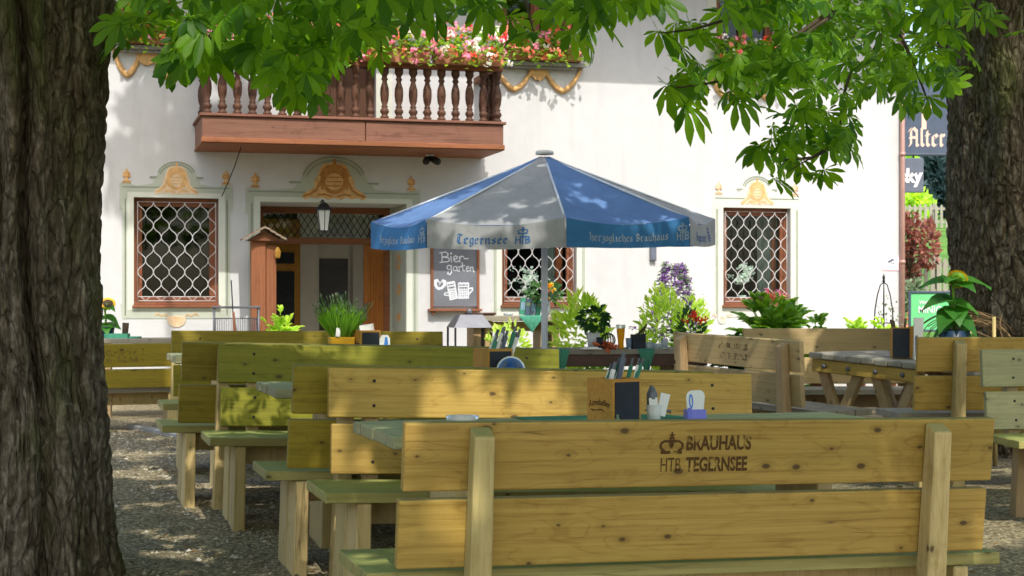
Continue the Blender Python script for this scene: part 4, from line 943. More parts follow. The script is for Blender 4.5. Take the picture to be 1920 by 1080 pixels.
    q = MB(); q.box(-L/2-ext+.20, L/2+ext-.20, seat_d*.45, seat_d*.45+.05, zt-.12, zt-.002); q.build('stretcher', M[leg_m], o)
    return o
def BP(k): b = BD[k]; return b['P'], b['Q'], b['zl'], b['zr']
bench('nearest pine bench in front, its back to the viewer, branded BRAUHAUS with a crown', *BP('A'), away=True, brandm=1)
bench('pine bench facing the viewer across the nearest table, speckled with sun', *BP('B'), away=False, post=False, mat='pine')
bench('darker pine bench standing back to back right behind the sun speckled bench', *BP('C'), away=True, mat='olive')
bench('olive green bench facing the viewer behind the second table', *BP('D'), away=False, post=False, mat='green', seat_d=.62)
bench('olive bench with only its left end showing, back to back with another olive bench', *BP('E'), away=True, mat='olive')
bench('farthest left bench facing the viewer, in front of the doorway', *BP('F'), away=False, post=False, mat='olive')
bench('brown weathered bench standing askew with its branded back to the viewer, right of the parasol', *BP('R1'), away=True, mat='oldboards', leg_m='oldlegs', seat_m='oldtable', brandm=.5, post_u=.40)
bench('long weathered bench facing the viewer behind the angled right table', *BP('R2'), away=False, post=False, mat='oldboards', leg_m='oldlegs', seat_m='oldtable')
bench('golden brown bench with upright post, back to the viewer, before the right trunk', *BP('R3'), away=True, mat='pine', seat_m='oldtable', leg_m='pine_z', post_u=.37)
bench('grey green bench cut off by the right picture edge', *BP('R4'), away=False, post=False, mat='tabletop', leg_m='oldlegs', legs='splay', ext=.0)
PG, QG = at(120, 646, 14.3).to_2d(), at(338, 644, 14.6).to_2d()
bench('low slatted bench beside the left trunk, its lettered back to the viewer', PG, QG, 1.045, 1.05, away=True, mat='olive', seat_m='oldtable', H=.80, boards=((.50, .71), (.735, 1.0)), post_u=.45, brandm=.5)

# ------------------------------------------------------------------ tables
TG = 'long wooden tables between the benches'
def table(label, c, th, L, Wd_, zt, tilt=0.0, mat='tabletop', legm='pine_z', cross=False, panel=True, group=TG, thick=.05):
    g0 = G(c.x, c.y); o = empty('table', (c.x, c.y, g0), (0, tilt, th), label, 'table', group); h = zt-g0
    q = MB(); n = 6; w = Wd_/n
    if not cross:
        for i in range(n): q.box(-L/2+(i*37 % 5)*.002, L/2, -Wd_/2+i*w+.004, -Wd_/2+(i+1)*w-.004, h-thick, h)
    else:
        n = int(L/.13); w = L/n
        for i in range(n): q.box(-L/2+i*w+.004, -L/2+(i+1)*w-.004, -Wd_/2, Wd_/2, h-thick, h)
    q.build('tabletop', M[mat], o, bevel=.006)
    for sg in (-1, 1):
        x = sg*(L/2-.32)
        if panel:
            q = MB(); q.frust((x-.04, x+.04, -.22, .22), (x-.035, x+.035, -.2, .2), -.2, h-thick-.09); q.build('leg', M[legm], o, bevel=.005)
        q = MB(); q.box(x-.05, x+.05, -Wd_/2+.06, Wd_/2-.06, h-thick-.088, h-thick-.002); q.build('cross_rail', M[legm], o, bevel=.004)
    q = MB(); q.box(-L/2+.40, L/2-.40, -.03, .03, .22, .32); q.build('stretcher', M[legm], o)
    return o, h
def nvec(k): th = R(BD[k]['th']); return Vector((-math.sin(th), math.cos(th))), Vector((math.cos(th), math.sin(th)))
def tilt_of(k): b = BD[k]; return -math.atan2(b['zr']-b['zl'], b['L'])
na, ua = nvec('A'); b = BD['A']
cA = b['P'] + na*1.10 + ua*(.13+1.10); TA, hA = table('nearest table, grey green planks, holding the wooden cutlery box and purple holder', cA, R(16), 2.2, .84, CZ-.488, 0.0)
TAz = CZ-.488
nc, uc = nvec('C'); b = BD['C']
cC = b['P'] + nc*1.06 + uc*(.02+1.0); TC, hC = table('second table from the front, only its plank ends and cutlery box showing', cC, R(16), 2.0, .84, .945, tilt_of('D')); TCz = .945
b = BD['E']; cE = b['P'] + nvec('E')[0]*1.0 + nvec('E')[1]*1.02; TE, hE = table('third table, hidden behind the olive benches, carrying the lavender box', cE, R(16), 2.0, .80, 1.06, tilt_of('F')); TEz = 1.06
# angled right table: apron with bolts and V legs on the side that faces us
p1, p2 = at(1508, 657, 12.6), at(1712, 683, 11.7)
e_ = (p2-p1); Lr = 1.9; ur = Vector((e_.x, e_.y)).normalized(); nr = Vector((-ur.y, ur.x))
cR = Vector((p1.x, p1.y)) + ur*(Lr/2) + nr*.42
Ll = Vector((e_.x, e_.y)).length; tl = math.atan2(p1.z-p2.z, Ll)*.75
gR = G(cR.x, cR.y); zR = (p1.z+p2.z)/2
hTR = .84
TRo = empty('table', (p1.x+ur.x*Ll/2+nr.x*.42, p1.y+ur.y*Ll/2+nr.y*.42, zR-.84), (0, tl, math.atan2(ur.y, ur.x)), 'angled table on V shaped legs between the brown bench and the right trunk', 'table', TG)
h = .84; q = MB()
n = 12
for i in range(n): x = -Ll/2+i*.135; q.box(x+.003, x+.132, -.42, .42, h-.045-.004*(i % 2), h-.003*(i % 3))
q.build('tabletop', M['oldtable'], TRo, bevel=.006)
q = MB(); q.box(-Ll/2+.02, Ll/2-.02, -.40, -.35, h-.15, h-.052); q.box(-Ll/2+.02, Ll/2-.02, .35, .40, h-.15, h-.052); apr = q.build('apron', M['pine'], TRo, bevel=.005)
for u in (-.36, -.13, .12, .36):
    q = MB(); q.lathe([(.0, 0), (.02, .0), (.017, .012), (.004, .014)], 8, (0, 0, 0), 0, Matrix.Translation((u*Ll, -.4005, h-.10)) @ Matrix.Rotation(R(90), 4, 'X'))
    q.build('bolt', M['steel'], apr)
for xc in (-.26*Ll, .24*Ll):
    for sg in (-1, 1):
        for y0 in (-.348, .30):
            q = MB(); Mx = Matrix.Translation((xc, 0, .0)); q.add([(xc+sg*.045-.045, y0, .40), (xc+sg*.045+.045, y0, .40), (xc+sg*.045+.045, y0+.05, .40), (xc+sg*.045-.045, y0+.05, .40),
                (xc+sg*.225-.05, y0, h-.06), (xc+sg*.225+.05, y0, h-.06), (xc+sg*.225+.05, y0+.05, h-.06), (xc+sg*.225-.05, y0+.05, h-.06)], [(3,2,1,0),(4,5,6,7),(0,1,5,4),(1,2,6,5),(2,3,7,6),(3,0,4,7)])
            q.build('leg', M['oldlegs'], TRo, bevel=.004)
    for y0 in (-.345, .303): q = MB(); q.box(xc-.07, xc+.07, y0, y0+.044, -.25, .42); q.build('foot_post', M['oldlegs'], TRo, bevel=.004)
q = MB(); q.box(-Ll/2+.15, Ll/2-.15, -.29, .30, .12, .17); q.build('stretcher', M['oldlegs'], TRo)
def onTR(px, py, Y):           # where a pixel's ray at depth Y stands on the angled table
    X = (px-CX)/F*Y; d = Vector((X, Y)) - Vector((TRo.location.x, TRo.location.y)); u = d.dot(ur)
    return Vector((X, Y, TRo.location.z + hTR*math.cos(tl) - u*math.sin(tl)))
# table under the parasol and bar table by the wall
cU = Vector((at(1130, 600, 15.0).x, 15.15)); TUz = CZ-(655-HY)/F*14.75
TU, hU = table('dark edged table pierced by the parasol pole, set with beer and plants', cU, R(10), 1.95, .75, TUz, 0, 'oldtable', 'oldlegs')
q = MB(); q.box(-.93, .93, -.355, -.315, hU-.16, hU-.052); q.box(-.93, .93, .315, .355, hU-.16, hU-.052); q.build('apron', M['iron'] if False else M['tray'], TU, bevel=.004)
p = at(962, 592, 18.5); TH = empty('bar_table', (p.x, 18.6, G(p.x, 18.6)), HROT, 'tall plank bar table against the wall below the chalkboard with brochures on it', 'bar table')
h2 = p.z-TH.location.z; q = MB()
for i in range(4): q.box(-.61, .61, -.28+i*.14+.003, -.28+(i+1)*.14-.003, h2-.06, h2)
q.build('tabletop', M['oldtable'], TH, bevel=.005)
for x in (-.43, .37):
    for dx in (-.085, .055):
        q = MB(); q.box(x+dx, x+dx+.09, -.16, .16, -.1, h2-.062); q.build('leg', M['oldlegs'], TH, bevel=.005)
q = MB(); q.box(-.40, .36, -.04, .04, h2-.18, h2-.07); q.build('stretcher', M['oldlegs'], TH)
# table top with odds and ends at the far left
p = at(285, 634, 16.6); LT = empty('table', (p.x, 16.6, G(p.x, 16.6)), (0, 0, R(12)), 'low grey plank table in the sun behind the left slatted bench', 'table', TG); h3 = p.z-LT.location.z; q = MB()
for i in range(5): q.box(-.6, .75, -.35+i*.14+.004, -.35+(i+1)*.14-.004, h3-.045, h3)
q.build('tabletop', M['oldtable'], LT, bevel=.004)
for x in (-.45, .55):
    q = MB(); q.box(x-.04, x+.04, -.25, .25, -.1, h3-.047); q.build('leg', M['oldlegs'], LT)

# ------------------------------------------------------------------ parasol
UC = Vector((at(1021, 600, 15.0).x, 15.0)); ug = G(UC.x, UC.y)
um = empty('parasol', (UC.x, UC.y, ug), (0, 0, 0), 'large blue and pale grey beer garden parasol lettered Tegernsee', 'parasol')
ztop = CZ+.283*5+.0; zhem = CZ+.80; Rr = 1.62; q = MB()
q.tube([(0, 0, -.2), (0, 0, ztop-ug-.05)], .031, 14); q.build('pole', M['pole'], um)
q = MB(); q.lathe([(.085, 0), (.085, .03), (.05, .04), (.03, .0)], 16, (0, 0, ztop-ug+.0)); q.build('top_cap', M['potw'], um)
tx, ty = R(2.2), R(-.6)
Mt = Matrix.Translation((0, 0, zhem-ug)) @ Euler((tx, ty, 0)).to_matrix().to_4x4()
rise = ztop-zhem
def vert(k): a_ = R(5+45*k); return Vector((math.sin(a_)*Rr, -math.cos(a_)*Rr, 0))
apex = Vector((0, 0, rise))
inv = Mt.inverted()
apex = inv @ Vector((0, 0, ztop-ug))
cols = lambda k: 'grey' if k % 2 else 'blue'       # panel k runs from corner k to corner k+1
can = None
for par in (0, 1):
    q = MB(); vq = MB()
    for k in range(8):
        if k % 2 != par: continue
        a_, b_ = vert(k), vert(k+1); N = 16; rows = []
        for i in range(N+1):
            u = i/N; row = []
            for j in range(N+1):
                v = j/N; p_ = apex.lerp(a_.lerp(b_, v), .03+.97*u)
                sag = .065*math.sin(math.pi*v)*u**1.2 + .006*math.sin(9*v+5*u+k*2)*math.sin(math.pi*v)*u + .005*math.sin(17*u+3*v)*math.sin(math.pi*v); p_ = p_ + Vector((0, 0, -sag-.03*math.sin(math.pi*u))) - Vector((a_.x+b_.x, a_.y+b_.y, 0)).normalized()*.02*math.sin(math.pi*v)*u
                row.append(Mt @ p_)
            rows.append(row)
        q.add([p_ for r_ in rows for p_ in r_], [(i*(N+1)+j, i*(N+1)+j+1, (i+1)*(N+1)+j+1, (i+1)*(N+1)+j) for i in range(N) for j in range(N)], 0, True)
    o_ = q.build('canopy', M['blue'] if par == 0 else M['grey'], um)
VH = .265
for k in range(8):
    a_, b_ = vert(k), vert(k+1); N = 24; q = MB(); rows = []
    outw = Vector((a_.x+b_.x, a_.y+b_.y, 0)).normalized()
    def vp(u, w):
        p_ = a_.lerp(b_, u); sag = .065*math.sin(math.pi*u)
        lower = VH*(1-.10*math.sin(math.pi*u)**2) if False else VH*(.93+.07*math.sin(math.pi*u))
        wav = (.006*math.sin(u*31+k) + .006*math.sin(u*17+2*k) + .004*math.sin(u*53))*w*min(1, 6*u, 6*(1-u)) + .016*math.sin(math.pi*u)*w
        return Mt @ (p_ + Vector((0, 0, -sag*(1-w) - (lower)*w)) + outw*(wav + .006 - .02*math.sin(math.pi*u)*(1-w)))
    for w in (0, .33, .66, 1.0): rows.append([vp(.004+.992*i/N, w) for i in range(N+1)])
    q.add([p_ for r_ in rows for p_ in r_], [(i*(N+1)+j, i*(N+1)+j+1, (i+1)*(N+1)+j+1, (i+1)*(N+1)+j) for i in range(3) for j in range(N)], 0, True)
    blue = k % 2 == 0
    vo = q.build('valance', M['blue_v'] if blue else M['grey'], um)
    q = MB(); q.tube([Mt @ (apex.lerp(a_, .04)) - Vector((0, 0, .02)), Mt @ a_ - Vector((0, 0, .015))], .011, 5); q.build('rib', M['pole'], um)
    # lettering on the hanging edge
    ex = (b_-a_).normalized(); L_ = (b_-a_).length
    # letters are built flat in x,z, then laid on the valance surface 6 mm in front of it
    flat = MB()
    if blue:
        x_e = nib_text(flat, 'Herzogliches Brauhaus', .052, 0, 0, 0, gap=.20, sx=.92); wtot = x_e; x0 = (L_-wtot)*.5; zz_ = .075
        mt = M['txt_grey']
    else:
        x_e = nib_text(flat, 'Tegernsee', .060, 0, 0, 0, gap=.24, sx=1.0); x0 = L_*.22; zz_ = .065; mt = M['txt_blue']
    vs_ = []
    for (x, y, z) in flat.v:
        u = (x0+x)/L_; w = 1-(zz_+z)/VH
        vs_.append(vp(min(max(u, .005), .995), w) + (Mt.to_3x3() @ outw)*(.004 - y))
    lm = MB(); lm.add(vs_, flat.f); lm.build('lettering', mt, vo)
    flat = MB(); lx = L_*.70 if not blue else L_-.075
    crown(flat, lx, .165 if not blue else .15, .075, 0)
    ribbon(flat, [(lx-.06, .06), (lx-.06, .135)], .011, -.001); ribbon(flat, [(lx-.022, .06), (lx-.022, .135)], .011, -.001); ribbon(flat, [(lx-.06, .1), (lx-.022, .1)], .011, -.0014)
    ribbon(flat, [(lx, .05), (lx, .155)], .011, -.002); ribbon(flat, [(lx-.026, .132), (lx+.026, .132)], .010, -.0024)
    ribbon(flat, [(lx+.026, .06), (lx+.026, .132)], .011, -.001); ribbon(flat, [(lx+.026, .131), (lx+.056, .127), (lx+.058, .105), (lx+.03, .098), (lx+.062, .09), (lx+.062, .068), (lx+.026, .062)], .010, -.0014)
    vs_ = []
    for (x, y, z) in flat.v:
        vs_.append(vp(min(max(x/L_, .005), .995), 1-z/VH) + (Mt.to_3x3() @ outw)*(.004 - y))
    lm = MB(); lm.add(vs_, flat.f); lm.build('emblem', mt, vo)

# ------------------------------------------------------------------ things on the tables
def on_table(px, Y, z): return Vector(((px-CX)/F*Y, Y, z))
BXG = 'wooden cutlery boxes with a chalk panel'
def cutlery_box(loc, rz, w, d, h_, label, side=1, script=True, fill='full'):
    """open honey coloured box, chalkboard panel on one face, script on the other"""
    o = empty('cutlery_box', loc, (0, 0, rz), label, 'cutlery box', BXG); t_ = .009
    q = MB(); q.box(-w/2, w/2, -d/2, -d/2+t_, 0, h_); q.box(-w/2, w/2, d/2-t_, d/2, 0, h_); q.box(-w/2, -w/2+t_, -d/2+t_, d/2-t_, 0, h_); q.box(w/2-t_, w/2, -d/2+t_, d/2-t_, 0, h_); q.box(-w/2+t_, w/2-t_, -d/2+t_, d/2-t_, 0, t_)
    q.box(-t_/2, t_/2, -d/2+t_, d/2-t_, t_, h_*.8)
    bo = q.build('box', M['crate'], o, bevel=.002)
    q = MB(); q.box(-w/2+.012, w/2-.012, -d/2-.004, -d/2, .006, h_-.014); q.build('chalk_panel', M['slate'], o)
    if script:
        sx_ = -1 if side > 0 else 1
        Mx = Matrix.Translation((-w/2-.0012, 0, h_*.42)) @ Matrix.Rotation(R(-90), 4, 'Z')
        font_mesh('Almdudler', d*.205, 'script_lettering', M['brand'], o, Mx, .0009, .95, arc=2.2)
        q = MB(); ribbon(q, [(-.36*d, -.02), (-.2*d, .012-.035), (.1*d, -.018), (.36*d, -.045)], .005, 0, 0, Mx); q.build('script_flourish', M['brand'], o)
    if fill == 'full':
        q = MB(); cl = MB()
        for i in range(13):
            x = random.uniform(-w*.42, w*.36); y = random.uniform(-d*.3, d*.3); tilt_ = random.uniform(.03, .10)*h_/.25; z1 = h_+random.uniform(.04, .09)*h_/.25*1.2
            hw_ = .010*h_/.25
            Mx = Matrix.Translation((x, y, h_*.35)) @ Matrix.Rotation(R(18+random.uniform(-5, 12)), 4, 'Y') @ Matrix.Rotation(random.uniform(-.5, .5), 4, 'Z')
            q = MB(); q.box(-hw_, hw_, -.006, .006, 0, z1-h_*.35, 0, Mx); sl = q.build('napkin_sleeve', (M['paper'], M['cloth_g'], M['signgrey'])[i % 3], o)
            cl = MB(); cl.box(-.006, .006, -.003, .003, 0, .035, 0, Mx @ Matrix.Translation((0, 0, z1-h_*.37))); cl.build('cutlery', M['steel'], sl)
    return o
def menu_cards(loc, rz, label, n=2, w=.12, h_=.2):
    o = empty('menu_cards', loc, (0, 0, rz), label, 'menu cards', None)
    for i in range(n):
        q = MB(); Mx = Matrix.Translation((i*.03, i*.01, 0)) @ Matrix.Rotation(R(-8+14*i), 4, 'Y') @ Matrix.Rotation(R(15*i), 4, 'Z'); q.box(-w/2, w/2, -.002, .002, 0, h_, 0, Mx); q.build('card', M['paper'] if i % 2 == 0 else M['cloth_g'], o)
    return o
# nearest table
zA = TAz
def zTA(p): d = Vector((p.x, p.y))-cA; return TAz
p = on_table(1151, 6.62, 0); p.z = zTA(p)+.001
b1 = cutlery_box(p, R(35), .15, .17, .188, 'largest honey coloured cutlery box with dark chalk panel on the nearest table')
sc_ = 1.0
p = on_table(1120, 6.33, 0); 
p = on_table(1226, 6.66, 0); p.z = zTA(p)+.001
cr = empty('condiment_pot', p, (0, 0, R(10)), 'small white pot with spoons and salt packets between cutlery box and purple holder', 'condiment pot')
q = MB(); q.lathe([(.026, 0), (.034, .075), (.031, .075), (.024, .006)], 14); q.build('pot', M['potw'], cr)
q = MB(); q.lathe([(.012, .06), (.022, .07), (.024, .12), (.012, .145), (.004, .15)], 10, (-.008, 0, .0)); q.tube([(-.01, -.01, .05), (-.015, -.01, .155)], [.004, .007], 6); q.build('pepper_mill', M['steel'], cr)
q = MB(); q.box(-.02, .02, -.002, .002, .03, .125, 0, Matrix.Translation((.018, -.01, 0)) @ Matrix.Rotation(R(14), 4, 'Y')); q.box(-.018, .018, -.002, .002, .03, .105, 0, Matrix.Translation((.0, -.02, 0)) @ Matrix.Rotation(R(-5), 4, 'Y')); q.build('sugar_packets', M['paper'], cr)
q = MB(); q.tube([(.03, -.005, .055), (.07, -.01, .045)], [.003, .007], 6); q.tube([(-.03, -.005, .055), (-.04, -.01, .05)], .003, 6); q.build('spoon', M['steel'], cr)
p = on_table(1303, 6.72, 0); p.z = zTA(p)+.001
ch = empty('coaster_holder', p, (0, 0, R(12)), 'purple plastic holder with upright white and blue beer mats on the nearest table', 'coaster holder')
q = MB(); q.frust((-.044, .044, -.026, .026), (-.041, .041, -.024, .024), 0, .012); q.frust((-.044, .044, -.026, -.021), (-.041, .041, -.024, -.020), .012, .052); q.frust((-.044, .044, .021, .026), (-.041, .041, .020, .024), .012, .052); q.box(-.044, -.038, -.021, .021, .012, .05); q.box(.036, .043, -.021, .021, .012, .05); q.box(-.042, -.022, -.029, -.026, .012, .06)
q.build('holder', M['purple'], ch, bevel=.002)
for i in range(4):
    q = MB(); Mx = Matrix.Translation((-.012+.009*i, -.012+.007*i, .012)) @ Matrix.Rotation(R(-3+2*i), 4, 'Y') @ Matrix.Rotation(R(22), 4, 'Z')
    prf = [(-.028, 0), (.028, 0), (.032, .09)] + [(.032*math.cos(R(a)), .092+.028*math.sin(R(a))) for a in range(10, 180, 20)] + [(-.032, .09)]
    q.prism(prf, -.0015, .0015, 0, Mx)
    ob = q.build('beer_mat', M['paper'], ch)
    if i == 0:
        q = MB(); ribbon(q, [(.008*math.cos(R(a))-.008, .075+.026*math.sin(R(a))) for a in range(0, 361, 20)], .007, -.002, 0, Mx); q.build('blue_ring', M['bluep'], ob)
p = on_table(867, 6.7, 0); p.z = zTA(p)+.001
q = MB(); q.lathe([(.0, .004), (.05, .004), (.058, .010), (.065, .026), (.072, .027), (.066, .0), (.0, .0)], 18); o = q.build('ashtray', M['clear'], None, p); tag(o, 'clear glass ashtray on the left part of the nearest table', 'ashtray')
p = on_table(1158, 6.48, 0); p.z = zTA(p)+.001
q = MB(); q.lathe([(.011, 0), (.012, .004), (.012, .024), (.005, .032), (.005, .042), (.006, .046)], 10); o = q.build('small_bottle', M['sgreen'], None, p); tag(o, 'tiny pale green bottle in front of the largest cutlery box', 'bottle')
q = MB(); p = on_table(1105, 6.2, 0); z_ = zTA(p)
def runner(px0, px1, Y0, Y1, label, drop=.12):
    mb = MB(); rows = []
    th = R(16); c_ = on_table((px0+px1)/2, (Y0+Y1)/2, 0); ww = (px1-px0)/F*c_.y/2; dd = (Y1-Y0)/2
    for i in range(11):
        u = i/10*2-1
        for yy, zo in ((-dd-.004, -drop*(1-.12*abs(u))), (-dd-.003, -.02), (-dd, .004), (dd, .004)):
            x = c_.x + u*ww*math.cos(th) - yy*math.sin(th); y = c_.y + u*ww*math.sin(th) + yy*math.cos(th)
            rows.append((x, y, zTA(Vector((x, y, 0)))+zo+ (0.003 if zo < 0 else 0)))
    mb.add(rows, [(i*4+j, (i+1)*4+j, (i+1)*4+j+1, i*4+j+1) for i in range(10) for j in range(3)], 0, True)
    tag(mb.build('table_runner', M['cloth_t'], None), label, 'table runner')
runner(1010, 1330, 6.20, 7.08, 'green cloth runner laid across the nearest table under the cutlery box', .10)
# second table
def zTC(p): d = Vector((p.x, p.y))-cC; return TCz - d.dot(uc)*math.sin(tilt_of('D'))
Yc = 8.35; p = on_table(924, Yc, 0); p.z = zTC(p)+.001
hbox = .165
cutlery_box(p, R(30), .15, .16, CZ-(653-HY)/F*Yc - p.z, 'cutlery box on the second table beside the round plate stand')
p = on_table(958, Yc-.14, 0); p.z = zTC(p)+.001
pl = empty('beer_mat_stand', p, (0, 0, 0), 'upright stack of round beer mats with blue centre on the second table', 'beer mats')
hz = CZ-(668-HY)/F*(Yc-.14) - p.z; rr_ = .075; Mx = Matrix.Translation((0, 0, hz-rr_)) @ Matrix.Rotation(R(82), 4, 'X')
q = MB(); q.lathe([(0, 0), (rr_, 0), (rr_, .012), (0, .012)], 28, (0, 0, 0), 0, Mx); q.box(-.05, .05, -.02, .03, 0, max(.02, hz-2*rr_+.01)); q.build('mats', M['paper'], pl)
for r0, r1, m_ in ((.055, .06, 'txt_grey'), (.0, .042, 'bluep'), (.062, .066, 'bluep')):
    q = MB(); q.lathe([(r0, .0125), (r1, .0125), (r1, .0132), (r0, .0132)], 28, (0, 0, 0), 0, Mx); q.build('printed_ring', M[m_], pl)
p = on_table(922, Yc-.15, 0); p.z = zTC(p)+.001; q = MB(); q.lathe([(.022, 0), (.028, .12), (.026, .12), (.02, .006)], 12); o = q.build('drinking_glass', M['clear'], None, p); tag(o, 'empty drinking glass beside the chalk panel on the second table', 'glass')
# third table
Ye = 10.9; dE = lambda p: TEz - (Vector((p.x, p.y))-cE).dot(nvec('E')[1])*math.sin(tilt_of('F'))
p = on_table(687, Ye, 0); p.z = dE(p)+.001
cutlery_box(p, R(28), .15, .15, CZ-(619-HY)/F*Ye-p.z, 'cutlery box beside the lavender on the third table', fill='none')
q = MB(); pp = p + Vector((.02, .02, CZ-(620-HY)/F*Ye-p.z)); 
o = menu_cards(p+Vector((.02, .0, .05)), R(20), 'pale menu cards sticking out of the box beside the lavender', 1, .10, CZ-(608-HY)/F*Ye-p.z-.05)
p = on_table(722, Ye-.1, 0); p.z = dE(p)+.001; ms = empty('beer_mat_stand', p, (0, 0, R(-15)), 'small upright card with a blue motif right of the lavender', 'beer mats'); hh_ = CZ-(628-HY)/F*(Ye-.1)-p.z
q = MB(); q.prism([(-.035, 0), (.035, 0), (.036, hh_*.8), (.02, hh_), (-.02, hh_), (-.036, hh_*.8)], -.01, .0); q.build('card', M['paper'], ms)
q = MB(); ribbon(q, [(.005, hh_-.06), (.012, hh_-.02), (.018, hh_-.06), (.005, hh_-.06)], .016, -.0115); q.build('blue_motif', M['bluep'], ms)
p = on_table(640, Ye, 0); p.z = dE(p)+.001; ztro = CZ-(632-HY)/F*Ye-p.z
lv = empty('lavender_pot', p, (0, 0, R(16)), 'bushy lavender in a yellow box on the third table in front of the doorway', 'lavender')
q = MB(); q.frust((-.075, .075, -.06, .06), (-.082, .082, -.065, .065), 0, ztro); q.build('trough', M['yellow'], lv, bevel=.003)
q = MB(); fl_ = MB()
for i in range(420):
    a_ = random.random()*6.283; r_ = random.random()**.5; x, y = .06*r_*math.cos(a_), .05*r_*math.sin(a_); hgt = random.uniform(.12, .22)+.06*(1-r_); lean_ = Vector((math.cos(a_)*r_*.75, math.sin(a_)*r_*.6, 1)).normalized()
    b_ = Vector((x, y, ztro-.01)); t__ = b_+lean_*hgt
    q.leaf(b_, lean_, Vector((random.uniform(-1,1), -1, .2)), hgt, .013, 0, .1, .3)
    if i % 4 == 0:
        t2 = t__+lean_*random.uniform(.02, .06); q.tube([t__-lean_*.05, t2], .0014, 3, 0, False); fl_.tube([t2, t2+lean_*.03], [.0055, .002], 4)
q.build('foliage', M['mgreen'], lv); tag(fl_.build('flower_spikes', M['sgreen'], lv), kind='stuff')
q = MB(); q.box(-.065, -.035, -.075, -.07, ztro, ztro+.06, 0, Matrix.Rotation(R(6), 4, 'Y')); q.build('plant_label', M['paper'], lv)
# angled right table
def chalkbox_R():
    p = onTR(1688, 657, 12.2); o = empty('cutlery_box', p, (0, 0, R(-6)), 'cutlery box on the angled right table beside the folded white card', 'cutlery box', BXG)
    w, d, h_ = .135, .12, CZ-(614-HY)/F*12.2-p.z; t_ = .008
    q = MB(); q.box(-w/2, w/2, -d/2, -d/2+t_, 0, h_); q.box(-w/2, w/2, d/2-t_, d/2, 0, h_); q.box(-w/2, -w/2+t_, -d/2+t_, d/2-t_, 0, h_); q.box(w/2-t_, w/2, -d/2+t_, d/2-t_, 0, h_); q.box(w/2, w/2+.035, -d/2+.01, d/2, 0, h_+.01); q.build('box', M['crate'], o, bevel=.002)
    q = MB(); q.box(-w/2+.003, w/2-.006, -d/2-.004, -d/2, .004, h_-.006); q.build('chalk_panel', M['slate'], o)
    q = MB(); q.tube([(-.02, 0, .05), (-.07, -.01, h_+.06)], [.006, .012], 6); q.tube([(0, .02, .05), (-.05, .02, h_+.05)], [.006, .01], 6); q.tube([(.02, 0, .05), (.04, 0, h_+.07)], [.005, .01], 6); q.build('cutlery', M['twig'], o)
chalkbox_R()
p = onTR(1722, 640, 12.05); o = empty('menu_cards', p, (0, 0, R(0)), 'folded white and grey striped card right of the box on the angled table', 'menu cards'); hh_ = CZ-(596-HY)/F*12.05-p.z
q = MB(); q.box(-.035, .035, -.03, -.027, 0, hh_, 0, Matrix.Rotation(R(-9), 4, 'X')); q.box(-.035, .035, .027, .03, 0, hh_, 0, Matrix.Rotation(R(9), 4, 'X')); co = q.build('card', M['paper'], o)
q = MB(); Mx = Matrix.Rotation(R(-9), 4, 'X') @ Matrix.Translation((0, -.031, 0)); ribbon(q, [(-.02, .02), (-.02, hh_*.5), (.012, hh_-.03)], .018, 0, 0, Mx)
for x in (.0, .012, .024): ribbon(q, [(x, .01), (x, hh_*.55)], .003, -.0005, 0, Mx)
q.build('grey_print', M['signgrey'], co)
# parasol table
def onU(px, Y): return on_table(px, Y, TUz+.001)
o = empty('wheat_beer', onU(1164, 14.9), (0, 0, 0), 'tall glass of golden beer on the parasol table', 'beer')
q = MB(); q.lathe([(.032, 0), (.030, .012), (.026, .05), (.034, .12), (.040, .19), (.0, .19)], 16); q.build('beer', M['beer'], o)
q = MB(); q.lathe([(.0402, .1905), (.0425, .1905), (.044, .225), (.042, .225)], 16); q.build('glass', M['clear'], o)
o = empty('dark_box', onU(1195, 14.9), (0, 0, R(10)), 'dark square cutlery box with violet blooms on the parasol table', 'cutlery box', BXG)
q = MB(); q.box(-.055, .06, -.05, .05, 0, .135); q.box(.06, .07, -.05, .05, 0, .14); q.build('box', M['slate'], o, bevel=.003)
q = MB(); [q.tube([(x, 0, .1), (x+.05, 0, .17+.02*i)], [.004, .008], 5) for i, x in enumerate((-.02, .0, .02, .04))]; q.build('cutlery', M['twig'], o)
q = MB(); [blossoms(q, (-.05+random.uniform(-.02, .03), 0, .175+random.uniform(0, .03)), .02, 0, 6) for _ in range(4)]; q.build('blossoms', M['violet'], o)
o = empty('potted_plant', onU(1112, 15.0), (0, 0, 0), 'round leaved plant in a pale conical pot on the parasol table', 'potted plant')
q = MB(); q.lathe([(.045, 0), (.065, .15), (.06, .15), (.04, .01)], 16); q.build('pot', M['potw'], o); q = MB()
for _ in range(120):
    d_ = Vector((random.gauss(0, 1), random.gauss(0, 1), random.gauss(0, .8))).normalized(); p_ = Vector((0, 0, .27))+Vector((d_.x*.125, d_.y*.12, d_.z*.12))*random.uniform(.5, 1); q.leaf(p_, d_+Vector((0, 0, -.3)), d_+Vector((0, -.5, .6)), random.uniform(.05, .09), random.uniform(.05, .075))
q.build('foliage', M['dgreen'], o)
q = MB(); q.lathe([(.03, 0), (.036, .11), (.033, .11), (.028, .01)], 12); o = q.build('drinking_glass', M['slate'], None, onU(1125, 14.8)); tag(o, 'dark glass tumbler beside the conical pot on the parasol table', 'glass')
